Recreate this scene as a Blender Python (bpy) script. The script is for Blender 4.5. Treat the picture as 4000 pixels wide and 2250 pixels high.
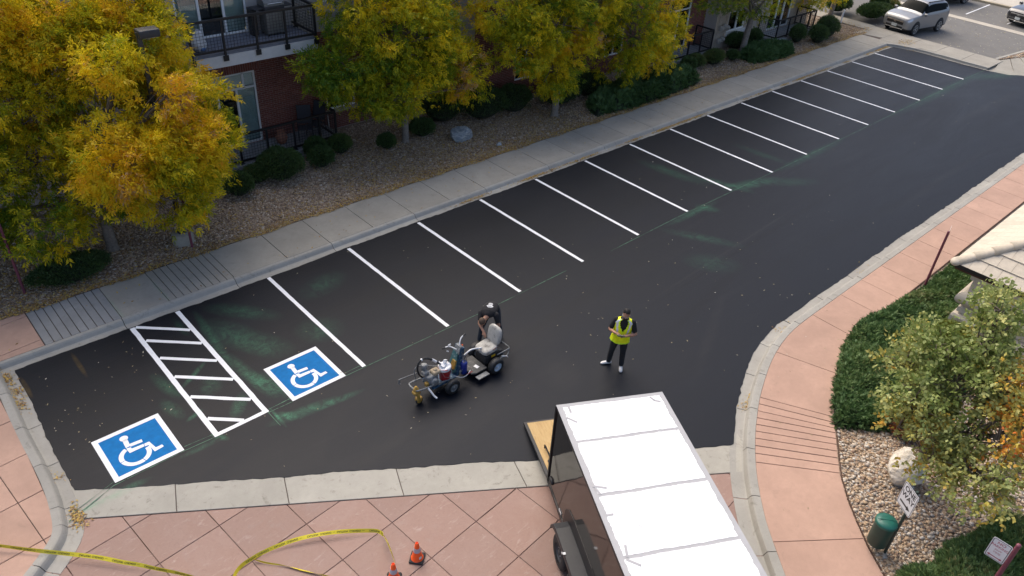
import bpy, math, random
import numpy as np
from mathutils import Vector, Matrix
from mathutils.kdtree import KDTree

random.seed(7)
RNG = np.random.default_rng(7)
scene = bpy.context.scene
COL = scene.collection
for o in list(bpy.data.objects):
    bpy.data.objects.remove(o)

# ------------------------------------------------------------------ camera
yaw, pitch, roll = 0.796746465, 0.608084018, -0.0686646163
fw = Vector((math.cos(pitch) * math.cos(yaw), math.cos(pitch) * math.sin(yaw), -math.sin(pitch)))
rt = fw.cross(Vector((0, 0, 1))).normalized()
dn = fw.cross(rt)
rt2 = rt * math.cos(roll) + dn * math.sin(roll)
dn2 = dn * math.cos(roll) - rt * math.sin(roll)
cam_data = bpy.data.cameras.new('camera')
cam = bpy.data.objects.new('camera', cam_data)
COL.objects.link(cam)
mw = Matrix((rt2, -dn2, -fw)).transposed().to_4x4()
mw.translation = Vector((-4.8357, -17.3775, 12.5024))
cam.matrix_world = mw
cam_data.sensor_width = 36.0
cam_data.lens = 36.0 * 3001.31 / 4000.0
cam_data.clip_start = 0.1
cam_data.clip_end = 3000.0
scene.camera = cam

# ------------------------------------------------------------------ sky, sun, exposure
SUN_EL, SUN_AZ = math.radians(50), math.radians(76)      # azimuth measured from +X towards +Y
world = bpy.data.worlds.new('World')
scene.world = world
world.use_nodes = True
wn = world.node_tree
wn.nodes.clear()
sky = wn.nodes.new('ShaderNodeTexSky')
sky.sky_type = 'NISHITA'
sky.sun_disc = False
sky.sun_elevation = SUN_EL
sky.sun_rotation = math.pi / 2 - SUN_AZ
sky.dust_density = 4.0
sky.air_density = 0.7
sky.ozone_density = 0.5
bg = wn.nodes.new('ShaderNodeBackground')
bg.inputs['Strength'].default_value = 0.15
wo = wn.nodes.new('ShaderNodeOutputWorld')
wn.links.new(sky.outputs[0], bg.inputs[0])
wn.links.new(bg.outputs[0], wo.inputs[0])
sun_data = bpy.data.lights.new('sun', 'SUN')
sun_data.energy = 1.35
sun_data.angle = math.radians(64)
sun_data.color = (1.0, 0.92, 0.80)
sun = bpy.data.objects.new('sun', sun_data)
COL.objects.link(sun)
sd = Vector((math.cos(SUN_EL) * math.cos(SUN_AZ), math.cos(SUN_EL) * math.sin(SUN_AZ), math.sin(SUN_EL)))
sun.rotation_euler = sd.to_track_quat('Z', 'Y').to_euler()
sun.location = sd * 60
scene.view_settings.view_transform = 'Standard'
scene.view_settings.look = 'None'
scene.view_settings.exposure = 0.78
scene.view_settings.gamma = 1.0
scene.view_settings.use_curve_mapping = False
scene.render.engine = 'CYCLES'
scene.cycles.max_bounces = 6
scene.cycles.diffuse_bounces = 3
scene.cycles.transparent_max_bounces = 12

# ------------------------------------------------------------------ object helpers
def tag(o, label=None, cat=None, group=None, kind=None):
    if label: o['label'] = label
    if cat: o['category'] = cat
    if group: o['group'] = group
    if kind: o['kind'] = kind
    return o

def thing(name, loc, label, cat, rz=0.0, group=None, kind=None):
    o = bpy.data.objects.new(name, None)
    COL.objects.link(o)
    o.empty_display_size = 0.1
    o.location = loc
    o.rotation_euler = (0, 0, rz)
    return tag(o, label, cat, group, kind)

def root_of(o):
    while o.parent is not None:
        o = o.parent
    return o

def link_mesh(name, me, parent=None):
    o = bpy.data.objects.new(name, me)
    COL.objects.link(o)
    o.parent = parent
    return o

def copy_tree(o, parent=None):
    c = o.copy()
    COL.objects.link(c)
    c.parent = parent
    for ch in list(o.children):
        copy_tree(ch, c)
    return c

class MB:
    """collects polygons; build() links them as one mesh object"""
    def __init__(s):
        s.v, s.f, s.m, s.sm = [], [], [], []
    def add(s, vs, fs, m=0, smooth=False):
        b = len(s.v)
        s.v.extend([tuple(p) for p in vs])
        for f in fs:
            s.f.append([i + b for i in f]); s.m.append(m); s.sm.append(smooth)
        return s
    def quad(s, a, b, c, d, m=0):
        return s.add([a, b, c, d], [(0, 1, 2, 3)], m)
    def box(s, c, size, rot=None, m=0, taper=1.0):
        x, y, z = size[0] / 2, size[1] / 2, size[2] / 2
        t = taper
        P = [(-x, -y, -z), (x, -y, -z), (x, y, -z), (-x, y, -z), (-x * t, -y * t, z), (x * t, -y * t, z), (x * t, y * t, z), (-x * t, y * t, z)]
        R = rot if rot is not None else Matrix.Identity(3)
        if isinstance(R, (int, float)):
            R = Matrix.Rotation(R, 3, 'Z')
        c = Vector(c)
        P = [R @ Vector(p) + c for p in P]
        return s.add(P, [(0, 3, 2, 1), (4, 5, 6, 7), (0, 1, 5, 4), (1, 2, 6, 5), (2, 3, 7, 6), (3, 0, 4, 7)], m)
    def rbox(s, c, size, r=0.02, rot=None, m=0, n=3):
        """box with rounded vertical-section edges (all 12 edges chamfered)"""
        x, y, z = size[0] / 2, size[1] / 2, size[2] / 2
        r = min(r, x * .95, y * .95, z * .95)
        R = rot if rot is not None else Matrix.Identity(3)
        if isinstance(R, (int, float)):
            R = Matrix.Rotation(R, 3, 'Z')
        c = Vector(c)
        rings = []
        def ring(hx, hy, rr, zz):
            pts = []
            for (sx, sy, a0) in ((1, 1, 0), (-1, 1, 90), (-1, -1, 180), (1, -1, 270)):
                for k in range(n + 1):
                    a = math.radians(a0 + 90 * k / n)
                    pts.append((sx * (hx - rr) + rr * math.cos(a), sy * (hy - rr) + rr * math.sin(a), zz))
            return pts
        zs = []
        for k in range(n + 1):
            a = math.pi / 2 * k / n
            zs.append((-z + r - r * math.sin(math.pi / 2 - a), r * (1 - math.sin(a)) if False else r * (1 - math.cos(math.pi / 2 - a))))
        prof = [(-z + r * (1 - math.cos(a)), r * (1 - math.sin(a))) for a in [math.pi / 2 * k / n for k in range(n + 1)]]
        prof += [(z - r * (1 - math.cos(a)), r * (1 - math.sin(a))) for a in [math.pi / 2 * (n - k) / n for k in range(n + 1)]]
        V, F = [], []
        cnt = 4 * (n + 1)
        for zz, ins in prof:
            V += ring(x - ins, y - ins, max(r - ins, 1e-4), zz)
        L = len(prof)
        for i in range(L - 1):
            for j in range(cnt):
                a, b = i * cnt + j, i * cnt + (j + 1) % cnt
                F.append((a, b, b + cnt, a + cnt))
        F.append(tuple(reversed(range(cnt))))
        F.append(tuple(range((L - 1) * cnt, L * cnt)))
        V = [R @ Vector(p) + c for p in V]
        return s.add(V, F, m, True)
    def prism(s, poly, z0, z1, ch=0.0, m=0, smooth=False):
        """vertical prism over a 2-D polygon (counter-clockwise), top edge chamfered by ch"""
        n = len(poly)
        if area2(poly) < 0:
            poly = list(reversed(poly))
        V = [(p[0], p[1], z0) for p in poly]
        F = []
        if ch > 0:
            V += [(p[0], p[1], z1 - ch) for p in poly]
            V += [(p[0], p[1], z1) for p in inset(poly, ch)]
            for k in range(2):
                for i in range(n):
                    j = (i + 1) % n
                    F.append((k * n + i, k * n + j, (k + 1) * n + j, (k + 1) * n + i))
            F.append(tuple(range(2 * n, 3 * n)))
        else:
            V += [(p[0], p[1], z1) for p in poly]
            for i in range(n):
                j = (i + 1) % n
                F.append((i, j, n + j, n + i))
            F.append(tuple(range(n, 2 * n)))
        return s.add(V, F, m, smooth)
    def tube(s, pts, r, n=8, m=0, cap=True, smooth=True):
        pts = [Vector(p) for p in pts]
        L = len(pts)
        rs = r if isinstance(r, (list, tuple)) else [r] * L
        V, F = [], []
        up = None
        for i, p in enumerate(pts):
            d = (pts[min(i + 1, L - 1)] - pts[max(i - 1, 0)]).normalized()
            if up is None:
                a = Vector((0, 0, 1)) if abs(d.z) < .9 else Vector((1, 0, 0))
                up = d.cross(a).normalized()
            up = (up - d * up.dot(d)).normalized()
            w = d.cross(up)
            for k in range(n):
                t = 2 * math.pi * k / n
                V.append(p + (up * math.cos(t) + w * math.sin(t)) * rs[i])
        for i in range(L - 1):
            for k in range(n):
                a, b = i * n + k, i * n + (k + 1) % n
                F.append((a, b, b + n, a + n))
        s.add(V, F, m, smooth)
        if cap:
            s.add(V[:n], [tuple(reversed(range(n)))], m)
            s.add(V[-n:], [tuple(range(n))], m)
        return s
    def bar(s, a, b, w, h, m=0):
        """rectangular bar from a to b"""
        a, b = Vector(a), Vector(b)
        d = b - a
        z = d.normalized()
        x = z.cross(Vector((0, 0, 1)))
        if x.length < 1e-3:
            x = Vector((1, 0, 0))
        x.normalize()
        y = z.cross(x)
        R = Matrix((x, y, z)).transposed()
        return s.box((a + b) / 2, (w, h, d.length), R, m)
    def lathe(s, prof, n=20, at=(0, 0, 0), R=None, m=0, smooth=True, cap=True):
        R = R if R is not None else Matrix.Identity(3)
        at = Vector(at)
        V, F = [], []
        for (r, z) in prof:
            for k in range(n):
                t = 2 * math.pi * k / n
                V.append(R @ Vector((r * math.cos(t), r * math.sin(t), z)) + at)
        for i in range(len(prof) - 1):
            for k in range(n):
                a, b = i * n + k, i * n + (k + 1) % n
                F.append((a, b, b + n, a + n))
        s.add(V, F, m, smooth)
        if cap and prof[0][0] > 1e-4:
            s.add(V[:n], [tuple(reversed(range(n)))], m)
        if cap and prof[-1][0] > 1e-4:
            s.add(V[-n:], [tuple(range(n))], m)
        return s
    def ellipsoid(s, c, r, nu=16, nv=10, m=0, R=None):
        R = R if R is not None else Matrix.Identity(3)
        c = Vector(c)
        V, F = [], []
        for i in range(nv + 1):
            ph = math.pi * i / nv
            for k in range(nu):
                t = 2 * math.pi * k / nu
                V.append(R @ Vector((r[0] * math.sin(ph) * math.cos(t), r[1] * math.sin(ph) * math.sin(t), -r[2] * math.cos(ph))) + c)
        for i in range(nv):
            for k in range(nu):
                a, b = i * nu + k, i * nu + (k + 1) % nu
                F.append((a, b, b + nu, a + nu))
        return s.add(V, F, m, True)
    def mesh(s, name, mats, off=None):
        me = bpy.data.meshes.new(name)
        V = s.v
        if off is not None:
            V = [(p[0] - off[0], p[1] - off[1], p[2] - off[2]) for p in V]
        me.from_pydata(V, [], s.f)
        if not isinstance(mats, (list, tuple)):
            mats = [mats]
        for mt in mats:
            me.materials.append(mt)
        me.polygons.foreach_set('material_index', s.m)
        me.polygons.foreach_set('use_smooth', s.sm)
        me.update()
        return me
    def build(s, name, mats, parent=None, W=False):
        """W: the vertices are world coordinates (the parent's root is not rotated)"""
        off = None
        if W and parent is not None:
            off = root_of(parent).location
        return link_mesh(name, s.mesh(name, mats, off), parent)

def area2(p):
    return sum(p[i][0] * p[(i + 1) % len(p)][1] - p[(i + 1) % len(p)][0] * p[i][1] for i in range(len(p)))

def inset(poly, d):
    """shrink a counter-clockwise polygon by d (mitred)"""
    n = len(poly)
    out = []
    for i in range(n):
        p0, p1, p2 = Vector(poly[i - 1][:2]), Vector(poly[i][:2]), Vector(poly[(i + 1) % n][:2])
        a = (p1 - p0); b = (p2 - p1)
        if a.length < 1e-6 or b.length < 1e-6:
            out.append(tuple(p1)); continue
        a.normalize(); b.normalize()
        n1, n2 = Vector((-a.y, a.x)), Vector((-b.y, b.x))
        k = n1 + n2
        den = max(0.35, 1 + n1.dot(n2))
        out.append(tuple(p1 + k * (d / den)))
    return out

def clip(poly, a, b, c):
    """keep the part of poly with a*x+b*y <= c"""
    out = []
    n = len(poly)
    for i in range(n):
        p, q = poly[i], poly[(i + 1) % n]
        dp, dq = a * p[0] + b * p[1] - c, a * q[0] + b * q[1] - c
        if dp <= 0: out.append(p)
        if dp * dq < 0:
            t = dp / (dp - dq)
            out.append((p[0] + t * (q[0] - p[0]), p[1] + t * (q[1] - p[1])))
    return out

def lerp_path(path, x):
    """y on a path monotonic in x"""
    return float(np.interp(x, [p[0] for p in path], [p[1] for p in path]))

def resample(path, step):
    P = np.array(path, float)
    d = np.r_[0, np.cumsum(np.linalg.norm(np.diff(P, axis=0), axis=1))]
    n = max(2, int(d[-1] / step) + 1)
    t = np.linspace(0, d[-1], n)
    return np.stack([np.interp(t, d, P[:, k]) for k in range(P.shape[1])], 1)

def smooth_path(path, it=2):
    P = [Vector(p) for p in path]
    for _ in range(it):
        Q = [P[0]]
        for a, b in zip(P[:-1], P[1:]):
            Q += [a * .75 + b * .25, a * .25 + b * .75]
        Q.append(P[-1])
        P = Q
    return [tuple(p) for p in P]

def sweep(mb, path, prof, m=0):
    """sweep a (left offset, z) profile along a 2-D path"""
    P = [Vector(p[:2]) for p in path]
    n = len(P)
    V, F = [], []
    for i in range(n):
        d = (P[min(i + 1, n - 1)] - P[max(i - 1, 0)]).normalized()
        nn = Vector((-d.y, d.x))
        for o, z in prof:
            q = P[i] + nn * o
            V.append((q.x, q.y, z))
    k = len(prof)
    for i in range(n - 1):
        for j in range(k - 1):
            F.append((i * k + j, (i + 1) * k + j, (i + 1) * k + j + 1, i * k + j + 1))
    mb.add(V, F, m)
    mb.add(V[:k], [tuple(range(k))], m)
    mb.add(V[-k:], [tuple(reversed(range(k)))], m)

def np_mesh(name, verts, nper, mats, tint=None, parent=None, smooth=False, faces=None):
    """mesh from an (N, nper, 3) array of separate polygons, or verts + int faces (M, k); tint is a face attribute"""
    me = bpy.data.meshes.new(name)
    if faces is None:
        N = verts.shape[0]
        V = verts.reshape(-1, 3)
        idx = np.arange(N * nper)
        F, k = N, nper
    else:
        V = verts.reshape(-1, 3); F, k = faces.shape; idx = faces.reshape(-1)
    me.vertices.add(len(V)); me.vertices.foreach_set('co', V.astype(np.float32).ravel())
    me.loops.add(F * k); me.loops.foreach_set('vertex_index', idx.astype(np.int32))
    me.polygons.add(F)
    me.polygons.foreach_set('loop_start', np.arange(0, F * k, k, dtype=np.int32))
    me.polygons.foreach_set('loop_total', np.full(F, k, dtype=np.int32))
    if tint is not None:
        a = me.attributes.new('tint', 'FLOAT', 'FACE')
        a.data.foreach_set('value', tint.astype(np.float32))
    for mt in (mats if isinstance(mats, (list, tuple)) else [mats]):
        me.materials.append(mt)
    if smooth:
        me.polygons.foreach_set('use_smooth', np.ones(F, dtype=bool))
    me.update(calc_edges=True)
    me.validate()
    return link_mesh(name, me, parent)

# ------------------------------------------------------------------ materials
class NT:
    def __init__(s, name):
        s.mat = bpy.data.materials.new(name)
        s.mat.use_nodes = True
        s.t = s.mat.node_tree
        s.bsdf = s.t.nodes['Principled BSDF']
        s.out = s.t.nodes['Material Output']
    def n(s, typ, **kw):
        nd = s.t.nodes.new(typ)
        for k, v in kw.items():
            setattr(nd, k, v)
        return nd
    def l(s, a, b):
        s.t.links.new(a, b)
    def pos(s, space='W'):
        if space == 'W':
            return s.n('ShaderNodeNewGeometry').outputs['Position']
        return s.n('ShaderNodeTexCoord').outputs['Object']
    def mapping(s, vec, scale=(1, 1, 1), rot=(0, 0, 0), loc=(0, 0, 0), typ='POINT'):
        m = s.n('ShaderNodeMapping', vector_type=typ)
        m.inputs['Scale'].default_value = scale
        m.inputs['Rotation'].default_value = rot
        m.inputs['Location'].default_value = loc
        s.l(vec, m.inputs['Vector'])
        return m.outputs[0]
    def noise(s, vec, scale, detail=4, rough=.6, dist=0):
        nd = s.n('ShaderNodeTexNoise')
        nd.inputs['Scale'].default_value = scale
        nd.inputs['Detail'].default_value = detail
        nd.inputs['Roughness'].default_value = rough
        nd.inputs['Distortion'].default_value = dist
        s.l(vec, nd.inputs['Vector'])
        return nd.outputs['Fac']
    def ramp(s, fac, stops, interp='LINEAR'):
        r = s.n('ShaderNodeValToRGB')
        r.color_ramp.interpolation = interp
        while len(r.color_ramp.elements) < len(stops):
            r.color_ramp.elements.new(0.5)
        for e, (p, c) in zip(r.color_ramp.elements, stops):
            e.position = p
            e.color = c if len(c) == 4 else (*c, 1)
        s.l(fac, r.inputs[0])
        return r.outputs[0]
    def rng(s, fac, a, b, c=0.0, d=1.0):
        m = s.n('ShaderNodeMapRange')
        m.inputs[1].default_value, m.inputs[2].default_value, m.inputs[3].default_value, m.inputs[4].default_value = a, b, c, d
        s.l(fac, m.inputs[0])
        return m.outputs[0]
    def mix(s, fac, a, b, mode='MIX'):
        m = s.n('ShaderNodeMix', data_type='RGBA', blend_type=mode)
        for sock, v in ((m.inputs[0], fac), (m.inputs[6], a), (m.inputs[7], b)):
            if hasattr(v, 'links') or isinstance(v, bpy.types.NodeSocket):
                s.l(v, sock)
            else:
                sock.default_value = v if not isinstance(v, (tuple, list)) else ((*v, 1) if len(v) == 3 else v)
        return m.outputs[2]
    def math(s, op, a, b=None, clamp=False):
        m = s.n('ShaderNodeMath', operation=op, use_clamp=clamp)
        for sock, v in ((m.inputs[0], a), (m.inputs[1], b)):
            if v is None: continue
            if isinstance(v, bpy.types.NodeSocket): s.l(v, sock)
            else: sock.default_value = v
        return m.outputs[0]
    def bump(s, h, strength=.3, dist=.02):
        b = s.n('ShaderNodeBump')
        b.inputs['Strength'].default_value = strength
        b.inputs['Distance'].default_value = dist
        s.l(h, b.inputs['Height'])
        s.l(b.outputs[0], s.bsdf.inputs['Normal'])
    def set(s, col=None, rough=None, metal=None, spec=None):
        B = s.bsdf.inputs
        for key, v in (('Base Color', col), ('Roughness', rough), ('Metallic', metal), ('Specular IOR Level', spec)):
            if v is None: continue
            if isinstance(v, bpy.types.NodeSocket): s.l(v, B[key])
            else: B[key].default_value = (*v, 1) if isinstance(v, (tuple, list)) else v
        return s

def simple(name, col, rough=.6, metal=0.0, spec=.5, var=.12, scale=6.0, bump=0.0, bscale=60.0, space='O', rnd=0.0, dirt=None):
    """plain material with a little noise in colour and relief"""
    k = NT(name)
    p = k.pos(space)
    c = k.mix(k.rng(k.noise(p, scale, 5, .65), .3, .7), tuple(x * (1 - var) for x in col), tuple(min(1, x * (1 + var)) for x in col))
    if dirt:
        c = k.mix(k.rng(k.noise(p, dirt[1], 6, .7), dirt[2], dirt[2] + .15), c, dirt[0])
    if rnd:
        oi = k.n('ShaderNodeObjectInfo')
        c = k.mix(1.0, c, k.ramp(oi.outputs['Random'], [(0, (1 - rnd,) * 3), (1, (1 + rnd,) * 3)]), 'MULTIPLY')
    k.set(c, rough, metal, spec)
    if bump:
        k.bump(k.noise(p, bscale, 3, .6), bump, .01)
    return k.mat

def overspray(k, p):
    """a mask of the green marking-spray drift that lies on the paving"""
    S = [  # x, y, angle of the streak, half length, half width, strength
        (.22, -1.6, -95, 1.5, .16, .55), (.30, -3.4, -85, 1.3, .2, .7), (.75, -1.9, -70, 1.3, .5, .45), (1.3, -1.0, -50, 1.2, .35, .4),
        (1.1, -2.6, -60, .9, .5, .4), (.5, -4.0, -75, .8, .3, .8), (.75, -5.3, -8, 1.0, .2, .8), (1.5, -5.45, -5, .7, .12, .7), (.14, -5.1, -90, .42, .05, 1.6),
        (.35, -5.2, -50, .35, .14, 1.0), (-.7, -2.6, 35, .55, .09, .9), (-.55, -3.2, 60, .4, .3, .4), (-.35, -4.2, 50, .5, .2, .7), (-1.35, -2.6, -80, .7, .2, .6),
        (-1.25, -3.9, 20, .25, .08, 1.3), (-1.55, -3.4, -80, .5, .2, .5), (-.2, -.7, -90, .5, .12, .4), (-1.1, -4.85, -60, .25, .1, 1.0), (-1.5, -4.9, 0, .6, .1, .5),
        (-3.4, -5.05, 0, .8, .14, .9), (-4.0, -5.05, 5, .5, .06, 1.6), (-.02, .9, -90, 1.1, .09, .8), (-1.2, .9, -90, 1.0, .09, .8), (2.5, -2.9, -30, .7, .6, .35),
        (3.6, -1.2, 15, .9, .5, .3), (15.6, -5.0, 0, 1.6, .18, .5), (18.3, -4.3, 110, 1.3, .30, .6), (19.2, -4.95, -15, 1.5, .35, .6), (20.5, -5.7, -35, 1.5, .4, .25),
        (14.5, -6.2, -60, 1.5, .30, .3), (13.5, -7.3, -50, 1.0, .6, .22), (17.5, -2.6, 100, 1.6, .4, .35), (16.3, -5.1, -60, .5, .3, .5), (23.5, -4.95, 0, 3.0, .25, .35),
        (35.5, -4.95, 0, 6.0, .35, .3), (41.0, -5.6, -20, 2.5, .6, .3), (21.8, -3.7, 95, 1.4, .3, .25)]
    tot = None
    for (x, y, a, L, w, st) in S:
        v = k.mapping(p, (L, w, 3.0), (0, 0, math.radians(a)), (x, y, 0), 'TEXTURE')
        ln = k.n('ShaderNodeVectorMath', operation='LENGTH')
        k.l(v, ln.inputs[0])
        g = k.rng(ln.outputs['Value'], 0.0, 1.0, st, 0.0)
        tot = g if tot is None else k.math('ADD', tot, g)
    streak = k.noise(k.mapping(p, (1, 1, 1), (0, 0, .6)), 3.2, 6, .65, 1.5)
    fine = k.noise(p, 38, 3, .7)
    return k.math('MULTIPLY', k.math('MULTIPLY', tot, k.rng(streak, .28, .68), True), k.rng(fine, .3, .65, .35, 1.0), True)

def make_asphalt():
    k = NT('fresh_asphalt')
    p = k.pos()
    big = k.noise(k.mapping(p, (.25, 1.0, 1), (0, 0, math.radians(-6))), .55, 6, .65, .8)
    strk = k.noise(k.mapping(p, (.12, 2.2, 1), (0, 0, math.radians(8))), 1.6, 6, .7, 1.2)
    fine = k.noise(p, 160, 2, .6)
    c = k.ramp(big, [(.28, (.0034, .0050, .0090)), (.5, (.0054, .0074, .0125)), (.75, (.0088, .0114, .0178))])
    c = k.mix(k.rng(strk, .55, .75, 0, .4), c, (.0128, .0150, .0205))
    c = k.mix(k.rng(fine, .5, .8, 0, .5), c, (.028, .031, .037))
    brown = k.noise(p, .8, 6, .7, .4)
    c = k.mix(k.rng(brown, .60, .8, 0, .35), c, (.0145, .0138, .0145))
    # paver seams and rolled tyre paths that run down the aisle
    for (x, y, a, L, w, st) in ((16.5, -7.35, 2, 7.5, .10, .5), (27, -7.3, -1, 9, .12, .45), (12, -8.3, 9, 4.5, .22, .35), (20, -8.9, -3, 7, .35, .35), (8.5, -6.2, 5, 5, .25, .3), (30, -5.9, 3, 6, .3, .35), (34, -8.2, -4, 6, .5, .4)):
        v = k.mapping(p, (L, w, 3), (0, 0, math.radians(a)), (x, y, 0), 'TEXTURE')
        ln = k.n('ShaderNodeVectorMath', operation='LENGTH'); k.l(v, ln.inputs[0])
        c = k.mix(k.math('MULTIPLY', k.rng(ln.outputs['Value'], .3, 1.0, st, 0), k.rng(strk, .35, .65, .3, 1.0)), c, (.0035, .0038, .0045))
    for (x, y, a, L, w, st) in ((15.2, -7.15, 3, 6.0, .06, .5), (7.0, -9.0, 40, 1.3, .6, .35), (6.2, -8.0, 60, .8, .6, .35), (10.5, -9.4, 25, 2.5, .2, .3), (26, -9.2, 0, 6, .2, .3), (36, -7.2, -2, 6, .35, .4)):
        v = k.mapping(p, (L, w, 3), (0, 0, math.radians(a)), (x, y, 0), 'TEXTURE')
        ln = k.n('ShaderNodeVectorMath', operation='LENGTH'); k.l(v, ln.inputs[0])
        c = k.mix(k.math('MULTIPLY', k.rng(ln.outputs['Value'], .3, 1.0, st, 0), k.rng(strk, .35, .65, .3, 1.0)), c, (.024, .0245, .026))
    # two ghosts of old yellow lines showing through the sealer
    for (x, y, L) in ((-2.62, -.62, .62), (-3.78, -.72, .5)):
        v = k.mapping(p, (.065, L, 3), (0, 0, 0), (x, y, 0), 'TEXTURE')
        ln = k.n('ShaderNodeVectorMath', operation='LENGTH'); k.l(v, ln.inputs[0])
        c = k.mix(k.math('MULTIPLY', k.rng(ln.outputs['Value'], .5, 1.0, .55, 0), k.rng(strk, .3, .6, .3, 1.0)), c, (.10, .065, .02))
    c = k.mix(k.math('MULTIPLY', overspray(k, p), 1.0), c, (.058, .225, .125))
    k.set(c, k.rng(big, .3, .7, .42, .54), 0, .17)
    k.bump(k.math('ADD', k.math('MULTIPLY', k.noise(p, 110, 4, .7), .6), k.math('MULTIPLY', strk, .8)), .35, .012)
    return k.mat

def concrete(name, col, space='W', stain=.35, green=False, rnd=.06, streaks=True):
    k = NT(name)
    p = k.pos(space)
    a = k.noise(p, 1.1, 6, .65, .3)
    b = k.noise(p, 9, 6, .7)
    c = k.mix(k.rng(a, .3, .7), tuple(x * .86 for x in col), tuple(x * 1.1 for x in col))
    c = k.mix(k.rng(b, .35, .75, 0, .4), c, tuple(x * .8 for x in col))
    sp = k.noise(p, 4.5, 7, .75, .6)
    c = k.mix(k.rng(sp, .56, .74, 0, stain), c, (.13, .115, .09))
    pit = k.noise(p, 70, 2, .5)
    c = k.mix(k.rng(pit, .62, .75, 0, .5), c, tuple(x * .5 for x in col))
    oi = k.n('ShaderNodeObjectInfo')
    c = k.mix(1.0, c, k.ramp(oi.outputs['Random'], [(0, (1 - rnd,) * 3), (1, (1 + rnd * .5,) * 3)]), 'MULTIPLY')
    if green:
        c = k.mix(k.math('MULTIPLY', overspray(k, p), .45), c, (.12, .38, .2))
    k.set(c, .85, 0, .3)
    k.bump(k.math('ADD', b, k.noise(p, 120, 3, .6)), .18, .006)
    return k.mat

def stamped(name, col, col2, vein):
    """red stamped concrete with paler bloom and slate-like relief"""
    k = NT(name)
    p = k.pos()
    a = k.noise(k.mapping(p, (1, 1, 1), (0, 0, .5)), 1.0, 7, .65, .9)
    b = k.noise(k.mapping(p, (1.0, 2.6, 1), (0, 0, -.55)), 2.6, 7, .72, 1.4)
    c = k.mix(k.rng(a, .32, .68), col, col2)
    c = k.mix(k.rng(b, .57, .74, 0, .40), c, vein)
    c = k.mix(k.rng(k.noise(p, 14, 5, .7), .5, .8, 0, .35), c, tuple(x * .72 for x in col))
    c = k.mix(k.rng(k.noise(p, 1.9, 6, .7, .5), .60, .78, 0, .4), c, (.30, .27, .25))
    oi = k.n('ShaderNodeObjectInfo')
    c = k.mix(1.0, c, k.ramp(oi.outputs['Random'], [(0, (.90, .90, .90)), (1, (1.06, 1.05, 1.04))]), 'MULTIPLY')
    k.set(c, k.rng(a, .3, .7, .55, .75), 0, .4)
    k.bump(k.math('ADD', b, k.math('MULTIPLY', k.noise(p, 30, 4, .7), .4)), .35, .012)
    return k.mat

def foliage_mat(name, stops, trans=.35, rough=.5):
    k = NT(name)
    at = k.n('ShaderNodeAttribute', attribute_name='tint')
    c = k.ramp(at.outputs['Fac'], stops)
    k.set(c, rough, 0, .3)
    tr = k.n('ShaderNodeBsdfTranslucent')
    k.l(c, tr.inputs[0])
    mx = k.n('ShaderNodeMixShader')
    mx.inputs[0].default_value = trans
    k.l(k.bsdf.outputs[0], mx.inputs[1]); k.l(tr.outputs[0], mx.inputs[2]); k.l(mx.outputs[0], k.out.inputs[0])
    return k.mat

def tint_mat(name, stops, rough=.8, interp='LINEAR', bump=0):
    k = NT(name)
    at = k.n('ShaderNodeAttribute', attribute_name='tint')
    c = k.ramp(at.outputs['Fac'], stops, interp)
    p = k.pos()
    c = k.mix(k.rng(k.noise(p, 60, 4, .7), .35, .75, 0, .35), c, (.12, .1, .08))
    k.set(c, rough, 0, .35)
    return k.mat

def glass_mat(name, tint=(.75, .85, .82), alpha=.75):
    k = NT(name)
    g = k.n('ShaderNodeBsdfGlossy'); g.inputs['Roughness'].default_value = .03
    tr = k.n('ShaderNodeBsdfTransparent'); tr.inputs[0].default_value = (*tint, 1)
    fr = k.n('ShaderNodeFresnel'); fr.inputs[0].default_value = 1.5
    mx = k.n('ShaderNodeMixShader')
    k.l(k.rng(fr.outputs[0], 0, 1, .06, 1.0), mx.inputs[0]); k.l(tr.outputs[0], mx.inputs[1]); k.l(g.outputs[0], mx.inputs[2])
    k.l(mx.outputs[0], k.out.inputs[0])
    return k.mat

M = {}
M['asphalt'] = make_asphalt()
M['old_asphalt'] = concrete('worn_asphalt', (.165, .16, .15), stain=.3)
M['concrete'] = concrete('grey_concrete', (.33, .31, .265), green=True)
M['curb'] = concrete('curb_concrete', (.36, .345, .305), stain=.6)
M['apron'] = concrete('stained_apron_concrete', (.40, .38, .325), stain=.8, green=True)
M['rib'] = concrete('ribbed_concrete', (.30, .30, .29), green=True)
M['joint'] = simple('joint_dirt', (.085, .062, .052), .95, space='W')
M['plaza_joint'] = simple('plaza_joint', (.135, .092, .078), .95, space='W')
M['plaza'] = stamped('stamped_red_concrete', (.265, .158, .122), (.315, .213, .175), (.52, .44, .40))
M['pink'] = concrete('salmon_concrete', (.47, .305, .23), stain=.22, rnd=.07)
M['paint'] = simple('white_road_paint', (.80, .81, .82), .6, var=.05, scale=9, space='W', bump=.2, bscale=140, dirt=((.35, .36, .37), 26, .66))
M['blue_paint'] = simple('blue_road_paint', (.002, .150, .41), .6, spec=.12, var=.14, scale=7, space='W', bump=.2, bscale=140, dirt=((.008, .20, .46), 22, .64))
M['chalk'] = simple('green_marking_line', (.09, .20, .125), .9, var=.3, scale=20, space='W', dirt=((.012, .016, .014), 7, .50))
M['black_metal'] = simple('black_metal', (.012, .012, .014), .45, .0, .5, var=.2)
M['dark_grey'] = simple('dark_grey_metal', (.045, .047, .052), .5, .2, .5, var=.2)
M['white'] = simple('white_vinyl', (.72, .73, .73), .45, var=.05)
M['steel'] = simple('galvanised_steel', (.45, .46, .47), .4, .8, .5, var=.2)
M['chrome'] = simple('chrome_trim', (.75, .76, .78), .15, 1.0, .5, var=.05)
M['rubber'] = simple('tyre_rubber', (.022, .022, .023), .8, var=.3, scale=20)
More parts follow.
